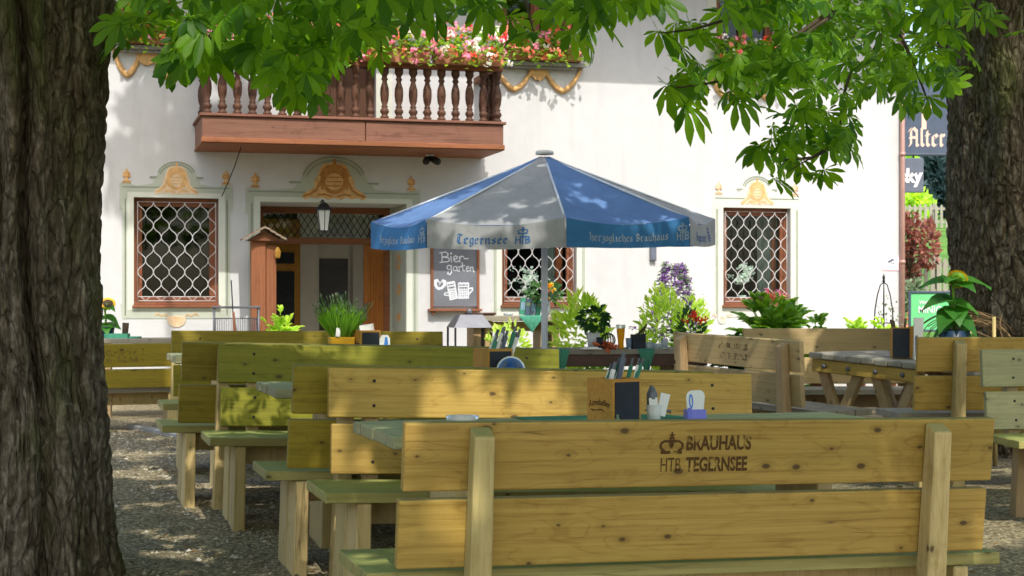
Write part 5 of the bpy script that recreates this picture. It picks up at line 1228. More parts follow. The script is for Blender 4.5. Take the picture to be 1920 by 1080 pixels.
for i, (px_, m_, hh_, l_) in enumerate(((1180, 'bluegl', .10, 'bluish water glass right of the beer'), (1216, 'clear', .06, 'shallow clear bowl over the hanging green napkin'), (1246, 'clear', .09, 'clear tumbler at the right end of the parasol table'), (1233, 'clear', .05, 'low clear glass between the bowl and the right tumbler'))):
    w_ = .035 if hh_ > .07 else .05
    q = MB(); q.lathe([(w_*.8, 0), (w_, hh_), (w_*.93, hh_), (w_*.75, .008)], 14); o = q.build('drinking_glass', M[m_], None, onU(px_, 14.9)); tag(o, l_+' on the parasol table' if 'parasol' not in l_ else l_, 'glass')
o = empty('wire_lantern', onU(1140, 15.1), (0, 0, 0), 'round black wire tea light holder behind the orange cloth', 'candle holder'); q = MB()
for j in range(8): a_ = math.pi*j/8; q.tube([(.07*math.cos(t_)*math.cos(a_), .07*math.cos(t_)*math.sin(a_), .075+.07*math.sin(t_)) for t_ in np.linspace(-1.5, 4.7, 18)], .004, 4)
q.build('wire', M['iron'], o); q = MB(); q.lathe([(.02, 0), (.02, .04)], 8, (0, 0, .02)); q.build('candle', M['paper'], o)
q = MB()
for _ in range(40): q.leaf((random.gauss(0, .045), random.gauss(0, .03), random.uniform(0, .05)), (random.uniform(-1,1), random.uniform(-1,1), random.uniform(-.2,.6)), (random.uniform(-.5,.5), -1, 1), .07, .05)
o = q.build('orange_cloth', M['orange'], None, onU(1138, 14.8)); tag(o, 'crumpled orange cloth heap on the parasol table', 'cloth')
q = MB(); q.box(-.10, .08, -.06, .06, 0, .012); q.box(-.07, .05, -.05, .05, .0125, .022); o = q.build('place_mats', M['paper'], None, onU(1110, 14.75), (0, 0, R(10))); tag(o, 'pale folded place mats lying at the left of the parasol table', 'place mats')
def napkin(px, w, drop, label, mat, Y=14.72, z=None, pointed=.25):
    rows = []; mb = MB(); n = 12; z = TUz if z is None else z
    for i in range(n+1):
        u = i/n*2-1
        for v, (dy, dz) in enumerate(((.18, .004), (-.06, .004), (-.075, -.02), (-.078, -drop*.5), (-.08, -drop))):
            ww = w*(1 if v < 3 else (1-(1-pointed)*(.5 if v == 3 else 1)))
            rows.append((u*ww, dy+.008*math.sin(u*9+v)*(v > 2), dz - (0 if v < 4 else .02*math.cos(u*3)*0)))
    mb.add(rows, [(i*5+j, (i+1)*5+j, (i+1)*5+j+1, i*5+j+1) for i in range(n) for j in range(4)], 0, True)
    o = mb.build('napkin', M[mat], None, on_table(px, Y, z), (0, 0, R(8))); tag(o, label, 'napkin', 'green napkins hanging over table edges'); return o
napkin(1050, .075, .19, 'green napkin hanging at the left end of the parasol table', 'cloth_t', 14.70, pointed=.4); napkin(1209, .078, .22, 'green napkin hanging under the clear bowl on the parasol table', 'cloth_t', 14.90, pointed=.25)
# bar table things
ht = TH.location.z + h2 + .001
napkin(996, .14, .19, 'dark green pointed napkin hanging over the bar table', 'cloth_g', 18.4, ht-.001, pointed=.02)
q = MB(); q.lathe([(.16, 0), (.185, .012), (.19, .035), (.18, .035), (.15, .008)], 20); o = q.build('tray', M['tray'], None, on_table(900, 18.55, ht)); tag(o, 'dark brown round serving tray on the left of the bar table', 'tray')
q = MB(); q.lathe([(.05, 0), (.06, .03), (.055, .03), (.045, .006)], 14); o = q.build('bowl', M['clear'], None, on_table(953, 18.6, ht)); tag(o, 'small glass bowl in the middle of the bar table', 'bowl')
o = empty('brochure_stand', on_table(992, 18.6, ht), HROT, 'row of upright green and blue brochures on the bar table', 'brochures')
for i, m_ in enumerate(('cloth_g', 'signblue', 'signgrey', 'cloth_g')):
    q = MB(); q.box(-.12+i*.065, -.062+i*.065, -.015, .015, 0, .20-.01*(i % 2), 0, Matrix.Rotation(R(6), 4, 'Y')); b_ = q.build('brochure', M[m_], o)
    q = MB(); q.box(-.115+i*.065, -.067+i*.065, -.017, -.0155, .06+.05*(i % 2), .15, 0, Matrix.Rotation(R(6), 4, 'Y')); q.build('printed_panel', M['sgreen'] if i % 2 else M['bluegl'], b_)
o = empty('flower_vase', on_table(1023, 18.65, ht), HROT, 'glass vase of red and orange flowers on the bar table behind the parasol pole', 'vase')
q = MB(); q.lathe([(.05, 0), (.055, .17), (.05, .17), (.045, .01)], 14); q.build('vase', M['clear'], o); q = MB(); b_ = MB()
for _ in range(110):
    d_ = Vector((random.gauss(0, 1), random.gauss(0, 1), random.gauss(0, .8))).normalized(); p_ = Vector((-.03, 0, .25))+Vector((d_.x*.2, d_.y*.14, d_.z*.12))*random.uniform(.4, 1); q.leaf(p_, d_, d_+Vector((0, -.6, .6)), .09, .05)
for _ in range(9): blossoms(b_, (-.03+random.gauss(0, .1), -.08, .28+random.gauss(0, .06)), .035, random.choice((0, 1)), 9)
q.build('foliage', M['dgreen'], o); b_.build('blossoms', [M['red'], M['sunyellow']], o)

# ------------------------------------------------------------------ things standing about
# metal garden lantern
p = at(880, 660, 18.0); gl = empty('garden_lantern', (p.x, 18.0, G(p.x, 18.0)), HROT, 'grey metal garden lantern with pitched roof and thin legs left of the bar table', 'lantern')
zt = at(880, 590, 18.0).z-gl.location.z; z1 = at(880, 614, 18.0).z-gl.location.z
q = MB(); q.frust((-.22, .22, -.2, .2), (-.13, .13, -.11, .11), z1, zt); q.lathe([(.03, 0), (.03, .06), (.0, .07)], 8, (0, 0, zt)); q.build('lantern_roof', M['steel'], gl)
for sx_ in (-1, 1):
    for sy in (-1, 1): q = MB(); q.box(sx_*.205-.01, sx_*.205+.01, sy*.185-.01, sy*.185+.01, 0, z1); q.build('leg', M['iron'], gl)
q = MB(); q.box(-.2, .2, -.18, .18, .06, .08); q.lathe([(.05, .08), (.05, .3)], 12); q.build('candle_shelf', M['steel'], gl)
# galvanised rack
pa, pb = at(402, 574, 17.0), at(484, 574, 17.0)
rk = empty('wire_rack', ((pa.x+pb.x)/2, 17.0, G(pa.x, 17.0)), (0, 0, R(10)), 'galvanised wire trolley rack standing below the left window', 'rack'); w_ = (pb.x-pa.x)/2; zt = pa.z-rk.location.z
for k_, (sx_, sy) in enumerate(((-1,-1),(1,-1),(-1,1),(1,1))): q = MB(); q.tube([(sx_*w_, sy*.16, 0), (sx_*w_, sy*.16, zt)], .012, 6); q.build('post', M['steel'], rk)
q = MB(); q.box(-w_-.02, w_+.02, -.18, .18, zt-.025, zt+.0); q.build('top_rail', M['steel'], rk, bevel=.004)
q = MB()
for yy in (-.16, .16):
    for x in np.linspace(-w_, w_, 26): q.tube([(x, yy, .1), (x, yy, zt-.13)], .004, 4)
    for z in (.1, zt-.13): q.tube([(-w_, yy, z), (w_, yy, z)], .006, 4)
q.build('wire_sides', M['steel'], rk)
p = at(447, 612, 16.6); q = MB(); o = empty('garden_stake', (p.x, 16.6, G(p.x, 16.6)), (0, R(-3), 0), 'thin dark stake with a wooden grip leaning before the wire rack', 'stake')
h_ = at(444, 525, 16.6).z-o.location.z; q.tube([(0, 0, .3), (0, 0, h_)], .007, 5); q.build('rod', M['iron'], o); q = MB(); q.tube([(.01, 0, 0), (.012, 0, .75), (.005, 0, h_-.33)], [.02, .028, .012], 6); q.build('grip', M['terra'], o)
p = at(234, 615, 16.5); q = MB(); q.tube([(0, 0, 0), (.01, 0, .16)], [.03, .035], 8); o = q.build('pepper_mill', M['twig'], None, (p.x, 16.5, LT.location.z+h3)); tag(o, 'dark turned pepper mill on the low grey table at left', 'pepper mill')
q = MB(); q.box(-.12, .12, -.06, .06, 0, .05); q.box(.13, .24, -.05, .05, 0, .02); o = q.build('glass_tray', M['cloth_g'], None, (at(222, 630, 16.5).x, 16.45, LT.location.z+h3+.001)); tag(o, 'green glass tray on the low grey table at left', 'tray')
# obelisk trellis
p = at(1657, 640, 18.2); ob = empty('plant_obelisk', (p.x, 18.2, G(p.x, 18.2)), (0, 0, R(15)), 'thin black wire garden obelisk in front of the drainpipe', 'obelisk')
zt = at(1657, 516, 18.2).z-ob.location.z; zs_ = at(1657, 545, 18.2).z-ob.location.z; r_ = 20/F*18.2
for j in range(6):
    a_ = 2*math.pi*j/6; q = MB(); c, s = math.cos(a_), math.sin(a_); q.tube([(r_*c, r_*s, 0), (r_*c, r_*s, zs_*.72), (r_*.92*c, r_*.92*s, zs_*.84), (r_*.68*c, r_*.68*s, zs_*.96), (r_*.36*c, r_*.36*s, zs_*1.05), (0, 0, zt-.08)], .006, 5); q.build('wire', M['iron'], ob)
q = MB()
for z_ in (zs_*.72, zs_*.35): q.tube([(r_*math.cos(a), r_*math.sin(a), z_) for a in np.linspace(0, 6.283, 20)], .006, 5)
q.build('ring', M['iron'], ob); q = MB(); q.lathe([(.006, 0), (.018, .03), (.012, .05), (.018, .07), (.002, .12)], 8, (0, 0, zt-.10)); q.build('finial', M['iron'], ob)

# ------------------------------------------------------------------ signs beyond the corner
Ys = 22.8
def sign_panel(name, x0, y0, x1, y1, Y, m_, label, cat):
    a_, b_ = at(x0, y1, Y), at(x1, y0, Y); o = empty(name, ((a_.x+b_.x)/2, Y, a_.z), (0, 0, 0), label, cat); w, h_ = (b_.x-a_.x)/2, b_.z-a_.z
    q = MB(); q.box(-w, w, 0, .06, 0, h_); q.build('panel', m_, o, bevel=.01); return o, w, h_
sg, w, h_ = sign_panel('inn_sign', 1672, 150, 1850, 292, Ys, M['signblue'], 'dark blue hanging inn sign in cream blackletter reading Alter Wirt', 'sign')
q = MB(); nib_text(q, 'Alter Wirt', .16, -w+.24, .14, -.004, gap=.22, sx=.85, nib=.27); q.build('lettering', M['letter'], sg)
q = MB(); ribbon(q, [(-w+.46, .40), (-w+.46, .68)], .07, -.004); ribbon(q, [(-w+.36, .68), (-w+.58, .70)], .05, -.005); q.build('emblem_bar', M['letter'], sg)
q = MB()
for pts in ([(-w+.02, .03), (w-.02, .03)], [(-w+.02, h_-.03), (w-.02, h_-.03)]): ribbon(q, pts, .014, -.003)
q.build('trim_line', M['signgrey'], sg)
q = MB()
for x in (-w*.5, w*.4): q.tube([(x, .03, h_), (x, .03, h_+.34)], .012, 6)
q.tube([(-w-.4, .03, h_+.34), (w, .03, h_+.34)], .022, 6)
for k_ in range(4):
    x = -w+.2+k_*.28; q.tube([(x+.11*(1-t_/14)*math.cos(t_*.9), .03, h_+.47+.11*(1-t_/14)*math.sin(t_*.9)) for t_ in range(13)], .011, 5); q.tube([(x-.12, .03, h_+.34), (x, .03, h_+.42), (x+.12, .03, h_+.34)], .01, 5)
q.build('wrought_bracket', M['iron'], sg)
sg2, w, h_ = sign_panel('hanging_sign', 1640, 296, 1732, 361, Ys-.02, M['signgrey'], 'smaller grey sign with white letters hanging under the dark blue inn sign', 'sign')
font_mesh('sky', .27, 'lettering', M['txt_white'], sg2, Matrix.Translation((w-.03, -.006, .15)), .012, .9, align='RIGHT')
q = MB(); q.tube([(-w*.6, .03, h_), (-w*.6, .03, h_+.06)], .012, 5); q.tube([(w*.6, .03, h_), (w*.6, .03, h_+.06)], .012, 5); q.build('hanger', M['iron'], sg2)
a_, b_ = at(1708, 618, 17.0), at(1800, 550, 17.0)
gs = empty('roadside_sign', ((a_.x+b_.x)/2, 17.0, G(a_.x, 17.0)), (0, 0, 0), 'bright green board in a dark frame lettered Minigolf behind the potted sunflower', 'sign'); w = (b_.x-a_.x)/2; z0 = a_.z-gs.location.z; z1 = b_.z-gs.location.z
M['signgreen'] = solid('bright_green_sign', (0.16, 0.62, 0.24, 1), 0.5, vary=0.04)
q = MB(); q.box(-w, w, 0, .03, z0, z1); q.build('panel', M['signgreen'], gs)
q = MB(); f = .022; q.box(-w-f, -w, -.01, .04, z0-f, z1+f); q.box(w, w+f, -.01, .04, z0-f, z1+f); q.box(-w, w, -.01, .04, z1, z1+f); q.box(-w, w, -.01, .04, z0-f, z0); q.build('frame', M['signblue'], gs, bevel=.003)
for x in (-w*.8, w*.8): q = MB(); q.box(x-.015, x+.015, .005, .035, -.1, z0-f-.001); q.build('leg', M['iron'], gs)
hh_ = z1-z0
font_mesh('MINIGOLF', .105, 'lettering', M['txt_white'], gs, Matrix.Translation((-w+.075, -.004, z0+hh_*.46)), .0015, .85, align='LEFT')
font_mesh('Welcome', .06, 'lettering', M['txt_white'], gs, Matrix.Translation((-w+.085, -.004, z0+hh_*.70)), .001, .9, align='LEFT')
font_mesh('open', .06, 'lettering', M['txt_white'], gs, Matrix.Translation((.02, -.004, z0+hh_*.24)), .001, 1.0, align='LEFT')

# ------------------------------------------------------------------ picket fences on the slope
def fence(label, x0, x1, Y, hh, pit, w, m_, tiltY=0.0):
    o = empty('picket_fence', (x0, Y, G(x0, Y)), (0, 0, 0), label, 'fence', 'picket fences on the slope'); n = int((x1-x0)/pit); q = MB(); pr_ = MB()
    for i in range(n):
        x = i*pit; yy = tiltY*x; z = G(x0+x, Y+yy)-o.location.z; h_ = hh*random.uniform(.97, 1.03)
        q.prism([(x, z+.05), (x+w, z+.05), (x+w, z+h_-.05), (x+w/2, z+h_), (x, z+h_-.05)], yy-.012, yy+.012)
        if i % 14 == 0:
            pm = MB(); pm.box(x-.05, x+.05, yy+.06, yy+.16, z-.2, z+hh*1.05); pm.build('post', m_, o)
    tag(q.build('pickets', m_, o), kind='stuff'); L = n*pit
    for f_ in (.25, .78):
        pr_.add([(0, .02, f_*hh), (L, .02+tiltY*L, f_*hh+G(x0+L, Y+tiltY*L)-o.location.z), (L, .06+tiltY*L, f_*hh+G(x0+L, Y+tiltY*L)-o.location.z), (0, .06, f_*hh), (0, .02, f_*hh+.09), (L, .02+tiltY*L, f_*hh+.09+G(x0+L, Y+tiltY*L)-o.location.z), (L, .06+tiltY*L, f_*hh+.09+G(x0+L, Y+tiltY*L)-o.location.z), (0, .06, f_*hh+.09)], [(3,2,1,0),(4,5,6,7),(0,1,5,4),(1,2,6,5),(2,3,7,6),(3,0,4,7)])
    pr_.build('rail', m_, o)
fence('nearer grey picket fence at the foot of the lawn right of the house corner', 6.5, 13, 31, .95, .125, .085, M['slats'], .05)
fence('farther greenish picket fence higher up the lawn behind the red shrub', 12.0, 19.5, 55, .85, .17, .09, M['slats'], -.25)
# ------------------------------------------------------------------ plants
def leafy(mb, c, rad, n, L, W, m=0, up=.4, out=1.0, gap=.35):
    for _ in range(n):
        d = Vector((random.gauss(0,1), random.gauss(0,1), random.gauss(0,1))).normalized(); k = gap+(1-gap)*random.random()**.5
        p = Vector(c) + Vector((d.x*rad[0], d.y*rad[1], d.z*rad[2]))*k
        mb.leaf(p, d*out + Vector((random.uniform(-.6,.6), random.uniform(-.6,.6), up+random.uniform(-.5,.5))), d + Vector((0, -.4, .8)), L*random.uniform(.6, 1.25), W*random.uniform(.7, 1.2), m)
def frond(mb, b, d, L, n, leafL, leafW, m=0, droop=.35):
    b = Vector(b); d = Vector(d).normalized(); pts = [b + d*L*t + Vector((0, 0, -droop*L*t*t)) for t in np.linspace(0, 1, 7)]
    mb.tube(pts, [.006]*6+[.002], 4, m, False)
    for i in range(n):
        t = .2+.8*i/n; k = min(5, int(t*6)); p = pts[k].lerp(pts[k+1], t*6-k); a = (pts[k+1]-pts[k]).normalized(); w = a.cross(Vector((0,0,1))); w = w.normalized() if w.length > .01 else Vector((1,0,0))
        for sg in (-1, 1): mb.leaf(p, w*sg + a*.9 + Vector((random.uniform(-.2,.2), random.uniform(-.2,.2), random.uniform(-.1,.3))), Vector((random.uniform(-.3,.3), -.4, 1)), leafL*(1.1-.5*t), leafW, m)
def bush(name, label, cat, px0, px1, py0, py1, Y, mat, style='leaf', n=300, L=.1, Wl=.05, group=None, pot=True, zg=None):
    a, b = at(px0, py1, Y), at(px1, py0, Y); cx, w, zt = (a.x+b.x)/2, (b.x-a.x)/2, b.z
    g = G(cx, Y) if zg is None else zg; o = empty(name, (cx, Y, g), (0, 0, random.random()*.5), label, cat, group); h = zt-g; low = max(a.z-g, .1)
    if pot:
        ph = min(.42, h*.38); q = MB(); q.lathe([(w*.45, 0), (w*.62, ph*.9), (w*.66, ph*.92), (w*.66, ph), (w*.58, ph), (w*.55, ph*.8)], 18); q.build('pot', M['terra'], o)
    else: ph = 0
    q = MB()
    if style == 'leaf': leafy(q, (0, 0, (h+ph)/2+.03), (w, w*.8, (h-ph)/2), n, L, Wl)
    elif style == 'frond':
        for i in range(n):
            a_ = random.random()*6.283; r_ = random.uniform(.15, .8); lz = random.uniform(.25, 1.0)
            d = Vector((math.cos(a_)*r_, math.sin(a_)*r_, lz)); Lf = min(w/max(r_, .2)*1.0, (h-ph*.7)*1.15)*random.uniform(.6, 1.0)
            frond(q, (random.gauss(0, w*.2), random.gauss(0, w*.2), ph*.7+random.uniform(0, (h-ph)*.45)), d, Lf*.8, 9, L, Wl)
    if style == 'frond':
        for i in range(n*3):
            d = Vector((random.gauss(0,1), random.gauss(0,1), random.gauss(0,1))).normalized(); k = random.uniform(.15, .8)
            p = Vector((d.x*w*k, d.y*w*.8*k, (h+ph)/2 + d.z*(h-ph*.8)/2*k)); frond(q, p, d*.7+Vector((0, 0, .55)), min(.30, w*.75)*random.uniform(.6, 1.1), 7, L*.85, Wl*.95)
    q.build('foliage', M[mat], o)
    return o, w, h, ph
PG_ = 'leafy pot plants along the house wall'
bush('potted_shrub', 'bright green feathery shrub in front of the doorway', 'shrub', 484, 570, 580, 640, 17.6, 'lgreen', 'frond', 26, .10, .035, PG_)
bush('potted_shrub', 'small bright shrub under the bar table', 'shrub', 912, 992, 612, 680, 17.8, 'lgreen', 'leaf', 260, .09, .045, PG_)
bush('potted_shrub', 'tall light green fan leaved shrub right of the parasol pole', 'shrub', 1036, 1142, 562, 690, 16.6, 'lgreen', 'leaf', 620, .115, .048, PG_)
o, w, h, ph = bush('flowering_climber', 'cone of purple clematis behind the parasol table', 'climber', 1205, 1322, 494, 700, 17.2, 'sgreen', 'leaf', 10, .05, .03, None)
q = MB(); fl_ = MB()
for i in range(1150):
    z = ph + (h-ph)*random.random()**.8; r_ = w*(1.02-.72*((z-ph)/(h-ph))**1.3)*random.uniform(.4, 1.05); a_ = random.random()*6.283
    q.leaf((r_*math.cos(a_), r_*math.sin(a_)*.8, z), (math.cos(a_), math.sin(a_), random.uniform(-.8, .5)), (0, -.5, .8), .06, .035)
for i in range(260):
    z = ph + (h-ph)*(.25+.75*random.random()**.7); r_ = w*(1.04-.72*((z-ph)/(h-ph))**1.3)*random.uniform(.7, 1.1); a_ = random.uniform(2.6, 6.8); blossoms(fl_, (r_*math.cos(a_), r_*math.sin(a_)*.8, z), random.uniform(.02, .036), 0, 7)
q.build('vine', M['sgreen'], o); fl_.build('blossoms', M['violet'], o)
bush('potted_shrub', 'bright feathery shrub in front of the purple clematis', 'shrub', 1200, 1282, 542, 690, 16.4, 'lgreen', 'leaf', 560, .10, .042, PG_)
bush('potted_shrub', 'yellowish green feathery shrub right of the purple clematis', 'shrub', 1268, 1330, 562, 690, 16.8, 'lgreen', 'leaf', 380, .09, .04, PG_)
o, w, h, ph = bush('potted_flower', 'dark leaved plant with red blossoms between the clematis and the brown bench', 'flower', 1262, 1318, 585, 690, 15.8, 'dgreen', 'leaf', 220, .09, .04, None)
q = MB(); [blossoms(q, (random.gauss(.04, .05), -w*.5, h*.98+random.uniform(-.10, .03)), .035, 0, 10) for _ in range(9)]; q.build('blossoms', M['red'], o)
o, w, h, ph = bush('potted_flower', 'lush broad leaved plant with pink and orange blossoms under the right window', 'flower', 1378, 1520, 560, 680, 15.6, 'mgreen', 'frond', 58, .15, .065, None)
q = MB(); [blossoms(q, (random.gauss(-.02, .07), -.05, h*1.0+random.uniform(-.02, .08)), .035, random.choice((0, 1)), 10) for _ in range(9)]; q.build('blossoms', [M['pink'], M['salmon']], o)
bush('potted_shrub', 'low mid green shrub right of the lush flowering plant', 'shrub', 1508, 1562, 586, 680, 16.4, 'mgreen', 'frond', 20, .09, .04, PG_)
bush('potted_shrub', 'low yellow green shrub left of the wire obelisk', 'shrub', 1576, 1634, 592, 680, 17.0, 'lgreen', 'frond', 22, .10, .04, PG_)
bush('potted_shrub', 'low yellow green shrub under the wire obelisk', 'shrub', 1630, 1684, 590, 680, 17.4, 'lgreen', 'frond', 22, .10, .04, PG_)
bush('potted_shrub', 'fine pale tufts growing inside the wire obelisk', 'shrub', 1640, 1692, 560, 680, 18.3, 'sgreen', 'leaf', 160, .05, .025, PG_)
bush('potted_shrub', 'dark arching leaves poking up behind the brown bench', 'shrub', 1345, 1402, 612, 680, 15.0, 'dgreen', 'frond', 14, .11, .05, PG_)
bush('potted_shrub', 'green shrub below the right end of the parasol table', 'shrub', 1228, 1300, 660, 730, 15.9, 'mgreen', 'leaf', 240, .09, .045, PG_, pot=False)
bush('potted_shrub', 'green shrub below the middle of the parasol table', 'shrub', 1080, 1160, 668, 730, 15.9, 'mgreen', 'leaf', 240, .09, .045, PG_, pot=False)
o, w, h, ph = bush('potted_flower', 'orange flowers peeping between drainpipe and green sign', 'flower', 1694, 1716, 580, 640, 17.6, 'sgreen', 'leaf', 60, .05, .03, None)
q = MB(); [blossoms(q, (random.gauss(0, .04), -.06, h+random.uniform(-.22, .02)), .035, 0, 9) for _ in range(10)]; q.build('blossoms', M['salmon'], o)
# potted sunflowers
def heart_leaf(mb, p, d, nrm, L, W):
    d = Vector(d).normalized(); nrm = Vector(nrm); w = d.cross(nrm).normalized(); nn = w.cross(d); p = Vector(p)
    st = [(0,.0,0), (-.06,.30,.0), (.08,.46,.02), (.3,.5,.03), (.55,.38,.02), (.8,.18,-.02), (1,0,-.12)]
    mid = [p + d*L*max(s[0], 0) + nn*L*(-.02 - .25*max(s[0],0)**2) for s in st]; l = [p + d*L*s[0] + w*W*s[1] + nn*L*(s[2]+.04-.28*max(s[0],0)**2) for s in st]; r = [p + d*L*s[0] - w*W*s[1] + nn*L*(s[2]+.04-.28*max(s[0],0)**2) for s in st]
    n = len(st); mb.add(mid+l+r, [(i, i+1, n+i+1, n+i) for i in range(n-1)] + [(i+1, i, 2*n+i, 2*n+i+1) for i in range(n-1)], 0, True)
def sunflower(loc, h, label, potm, lv, head, rp=.12, ph=.2):
    o = empty('potted_sunflower', loc, (0, 0, 0), label, 'sunflower', 'potted sunflowers')
    q = MB(); q.lathe([(rp*.8, 0), (rp, ph), (rp*.94, ph), (rp*.9, ph*.9)], 20); q.build('pot', M[potm], o)
    q = MB(); q.tube([(0, 0, ph*.8), (.01, 0, h*.5), (-.005, 0, h*.82), (.03, -.03, h*.93)], [.014, .012, .010, .009], 7); q.build('stem', M['mgreen'], o)
    q = MB()
    for (a_, z, L, W, dz) in lv: heart_leaf(q, (0, 0, z*h), (math.cos(R(a_)), math.sin(R(a_)), dz), (math.cos(R(a_))*.3, math.sin(R(a_))*.3-.3, 1), L, W)
    q.build('foliage', M['sunleaf'], o)
    q = MB(); c = Vector((.03, .0, h*.93)); fd = Vector(head).normalized(); a1 = fd.orthogonal().normalized(); a2 = fd.cross(a1)
    for i in range(26): t_ = 6.283*i/26; dd = a1*math.cos(t_)+a2*math.sin(t_); q.leaf(c+dd*.045, dd+fd*.1, fd, .042, .022, 0)
    q.build('petals', M['sunyellow'], o); q = MB(); Mx = Matrix.Translation(c) @ fd.to_track_quat('Z', 'Y').to_matrix().to_4x4(); q.lathe([(0, -.02), (.04, -.015), (.055, 0), (.04, .015), (0, .018)], 14, (0,0,0), 0, Mx); q.build('seed_head', M['twig'], o); q = MB(); q.lathe([(0, -.045), (.03, -.04), (.062, -.012), (.066, .0), (.05, -.002)], 14, (0,0,0), 0, Mx); [q.leaf(c - fd*.012, a1*math.cos(t_)+a2*math.sin(t_) - fd*.35, fd, .075, .04) for t_ in np.linspace(0, 6, 13)]; q.build('sepals', M['mgreen'], o)
M['sunleaf'] = leafmat('sunflower_leaf', (0.03, 0.13, 0.015, 1), (0.07, 0.24, 0.03, 1), 0.4)
p = onTR(1788, 660, 12.35); h_ = at(1788, 512, 12.35).z-p.z
sunflower(p, h_, 'drooping sunflower with big leaves in a navy pot before the right trunk', 'navy', [(185,.90,.26,.19,.1),(-10,.92,.28,.20,.05),(-60,.88,.22,.2,.0),(200,.70,.26,.22,.0),(-20,.66,.2,.2,-.2),(230,.56,.28,.2,-.35),(-45,.52,.25,.2,-.5),(-90,.60,.22,.2,-.4),(190,.42,.2,.15,-.4),(-15,.42,.24,.2,-.6),(220,.32,.18,.13,.2),(-30,.30,.2,.16,-.5),(80,.7,.22,.2,.1),(110,.5,.2,.18,-.2),(-120,.94,.2,.17,.1)], (.35, .75, .5), .125, .215)
p = at(205, 625, 14.9); lz = LT.location.z+h3
sunflower(Vector((at(197, 600, 16.55).x, 16.55, lz)), at(203, 568, 16.55).z-lz+.02, 'small yellow sunflower on the low grey table beside the left trunk', 'navy', [(-40,.85,.16,.13,.0),(215,.8,.18,.14,-.2),(-20,.6,.18,.14,-.3),(200,.55,.18,.15,-.4),(-70,.4,.2,.17,-.3),(-30,.3,.2,.18,.2),(220,.25,.2,.18,.1)], (.2, -.7, .6), .10, .12)
# twig edging at the right trunk
o = empty('brushwood', (at(1870, 600, 12.0).x, 12.5, G(3.7, 12.5)), (0, 0, 0), 'dry brushwood and two stakes piled in front of the right trunk', 'brushwood'); q = MB(); zb = at(1870, 632, 12.3).z-o.location.z
for i in range(60):
    x0 = random.uniform(-.28, .5); z0 = random.uniform(0, zb); a_ = random.uniform(-1.2, 1.2); L = random.uniform(.25, .7); pts = [Vector((x0, random.uniform(-.1, .1), z0))]
    for k in range(5): pts.append(pts[-1] + Vector((math.sin(a_)*L/5, random.uniform(-.02, .02), math.cos(a_)*L/5))); a_ += random.uniform(-.5, .5)
    if max(p_.z for p_ in pts) > zb+.26: continue
    q.tube(pts, [random.uniform(.004, .009)]*5+[.002], 4)
for i in range(26):
    a_ = math.pi*(.15+.7*random.random()); r_ = random.uniform(.15, .3); q.tube([(-.12+r_*math.cos(t_)*1.3, -.05+random.uniform(-.03, .03), zb-.02+r_*.75*math.sin(t_)) for t_ in np.linspace(a_-.6, a_+.7, 7)], .004, 3)
q.build('twigs', M['twigdry'] if 'twigdry' in M else solid('dry_twig', (0.20, 0.13, 0.06, 1), 0.9, vary=.3), o)
for px_, py_ in ((1826, 590), (1872, 594)): q = MB(); p = at(px_, py_, 12.3); x = p.x-o.location.x; q.tube([(x, -.12, 0), (x-.01, -.12, p.z-o.location.z)], [.018, .014], 7); q.build('stake', M['pine_z'], o)

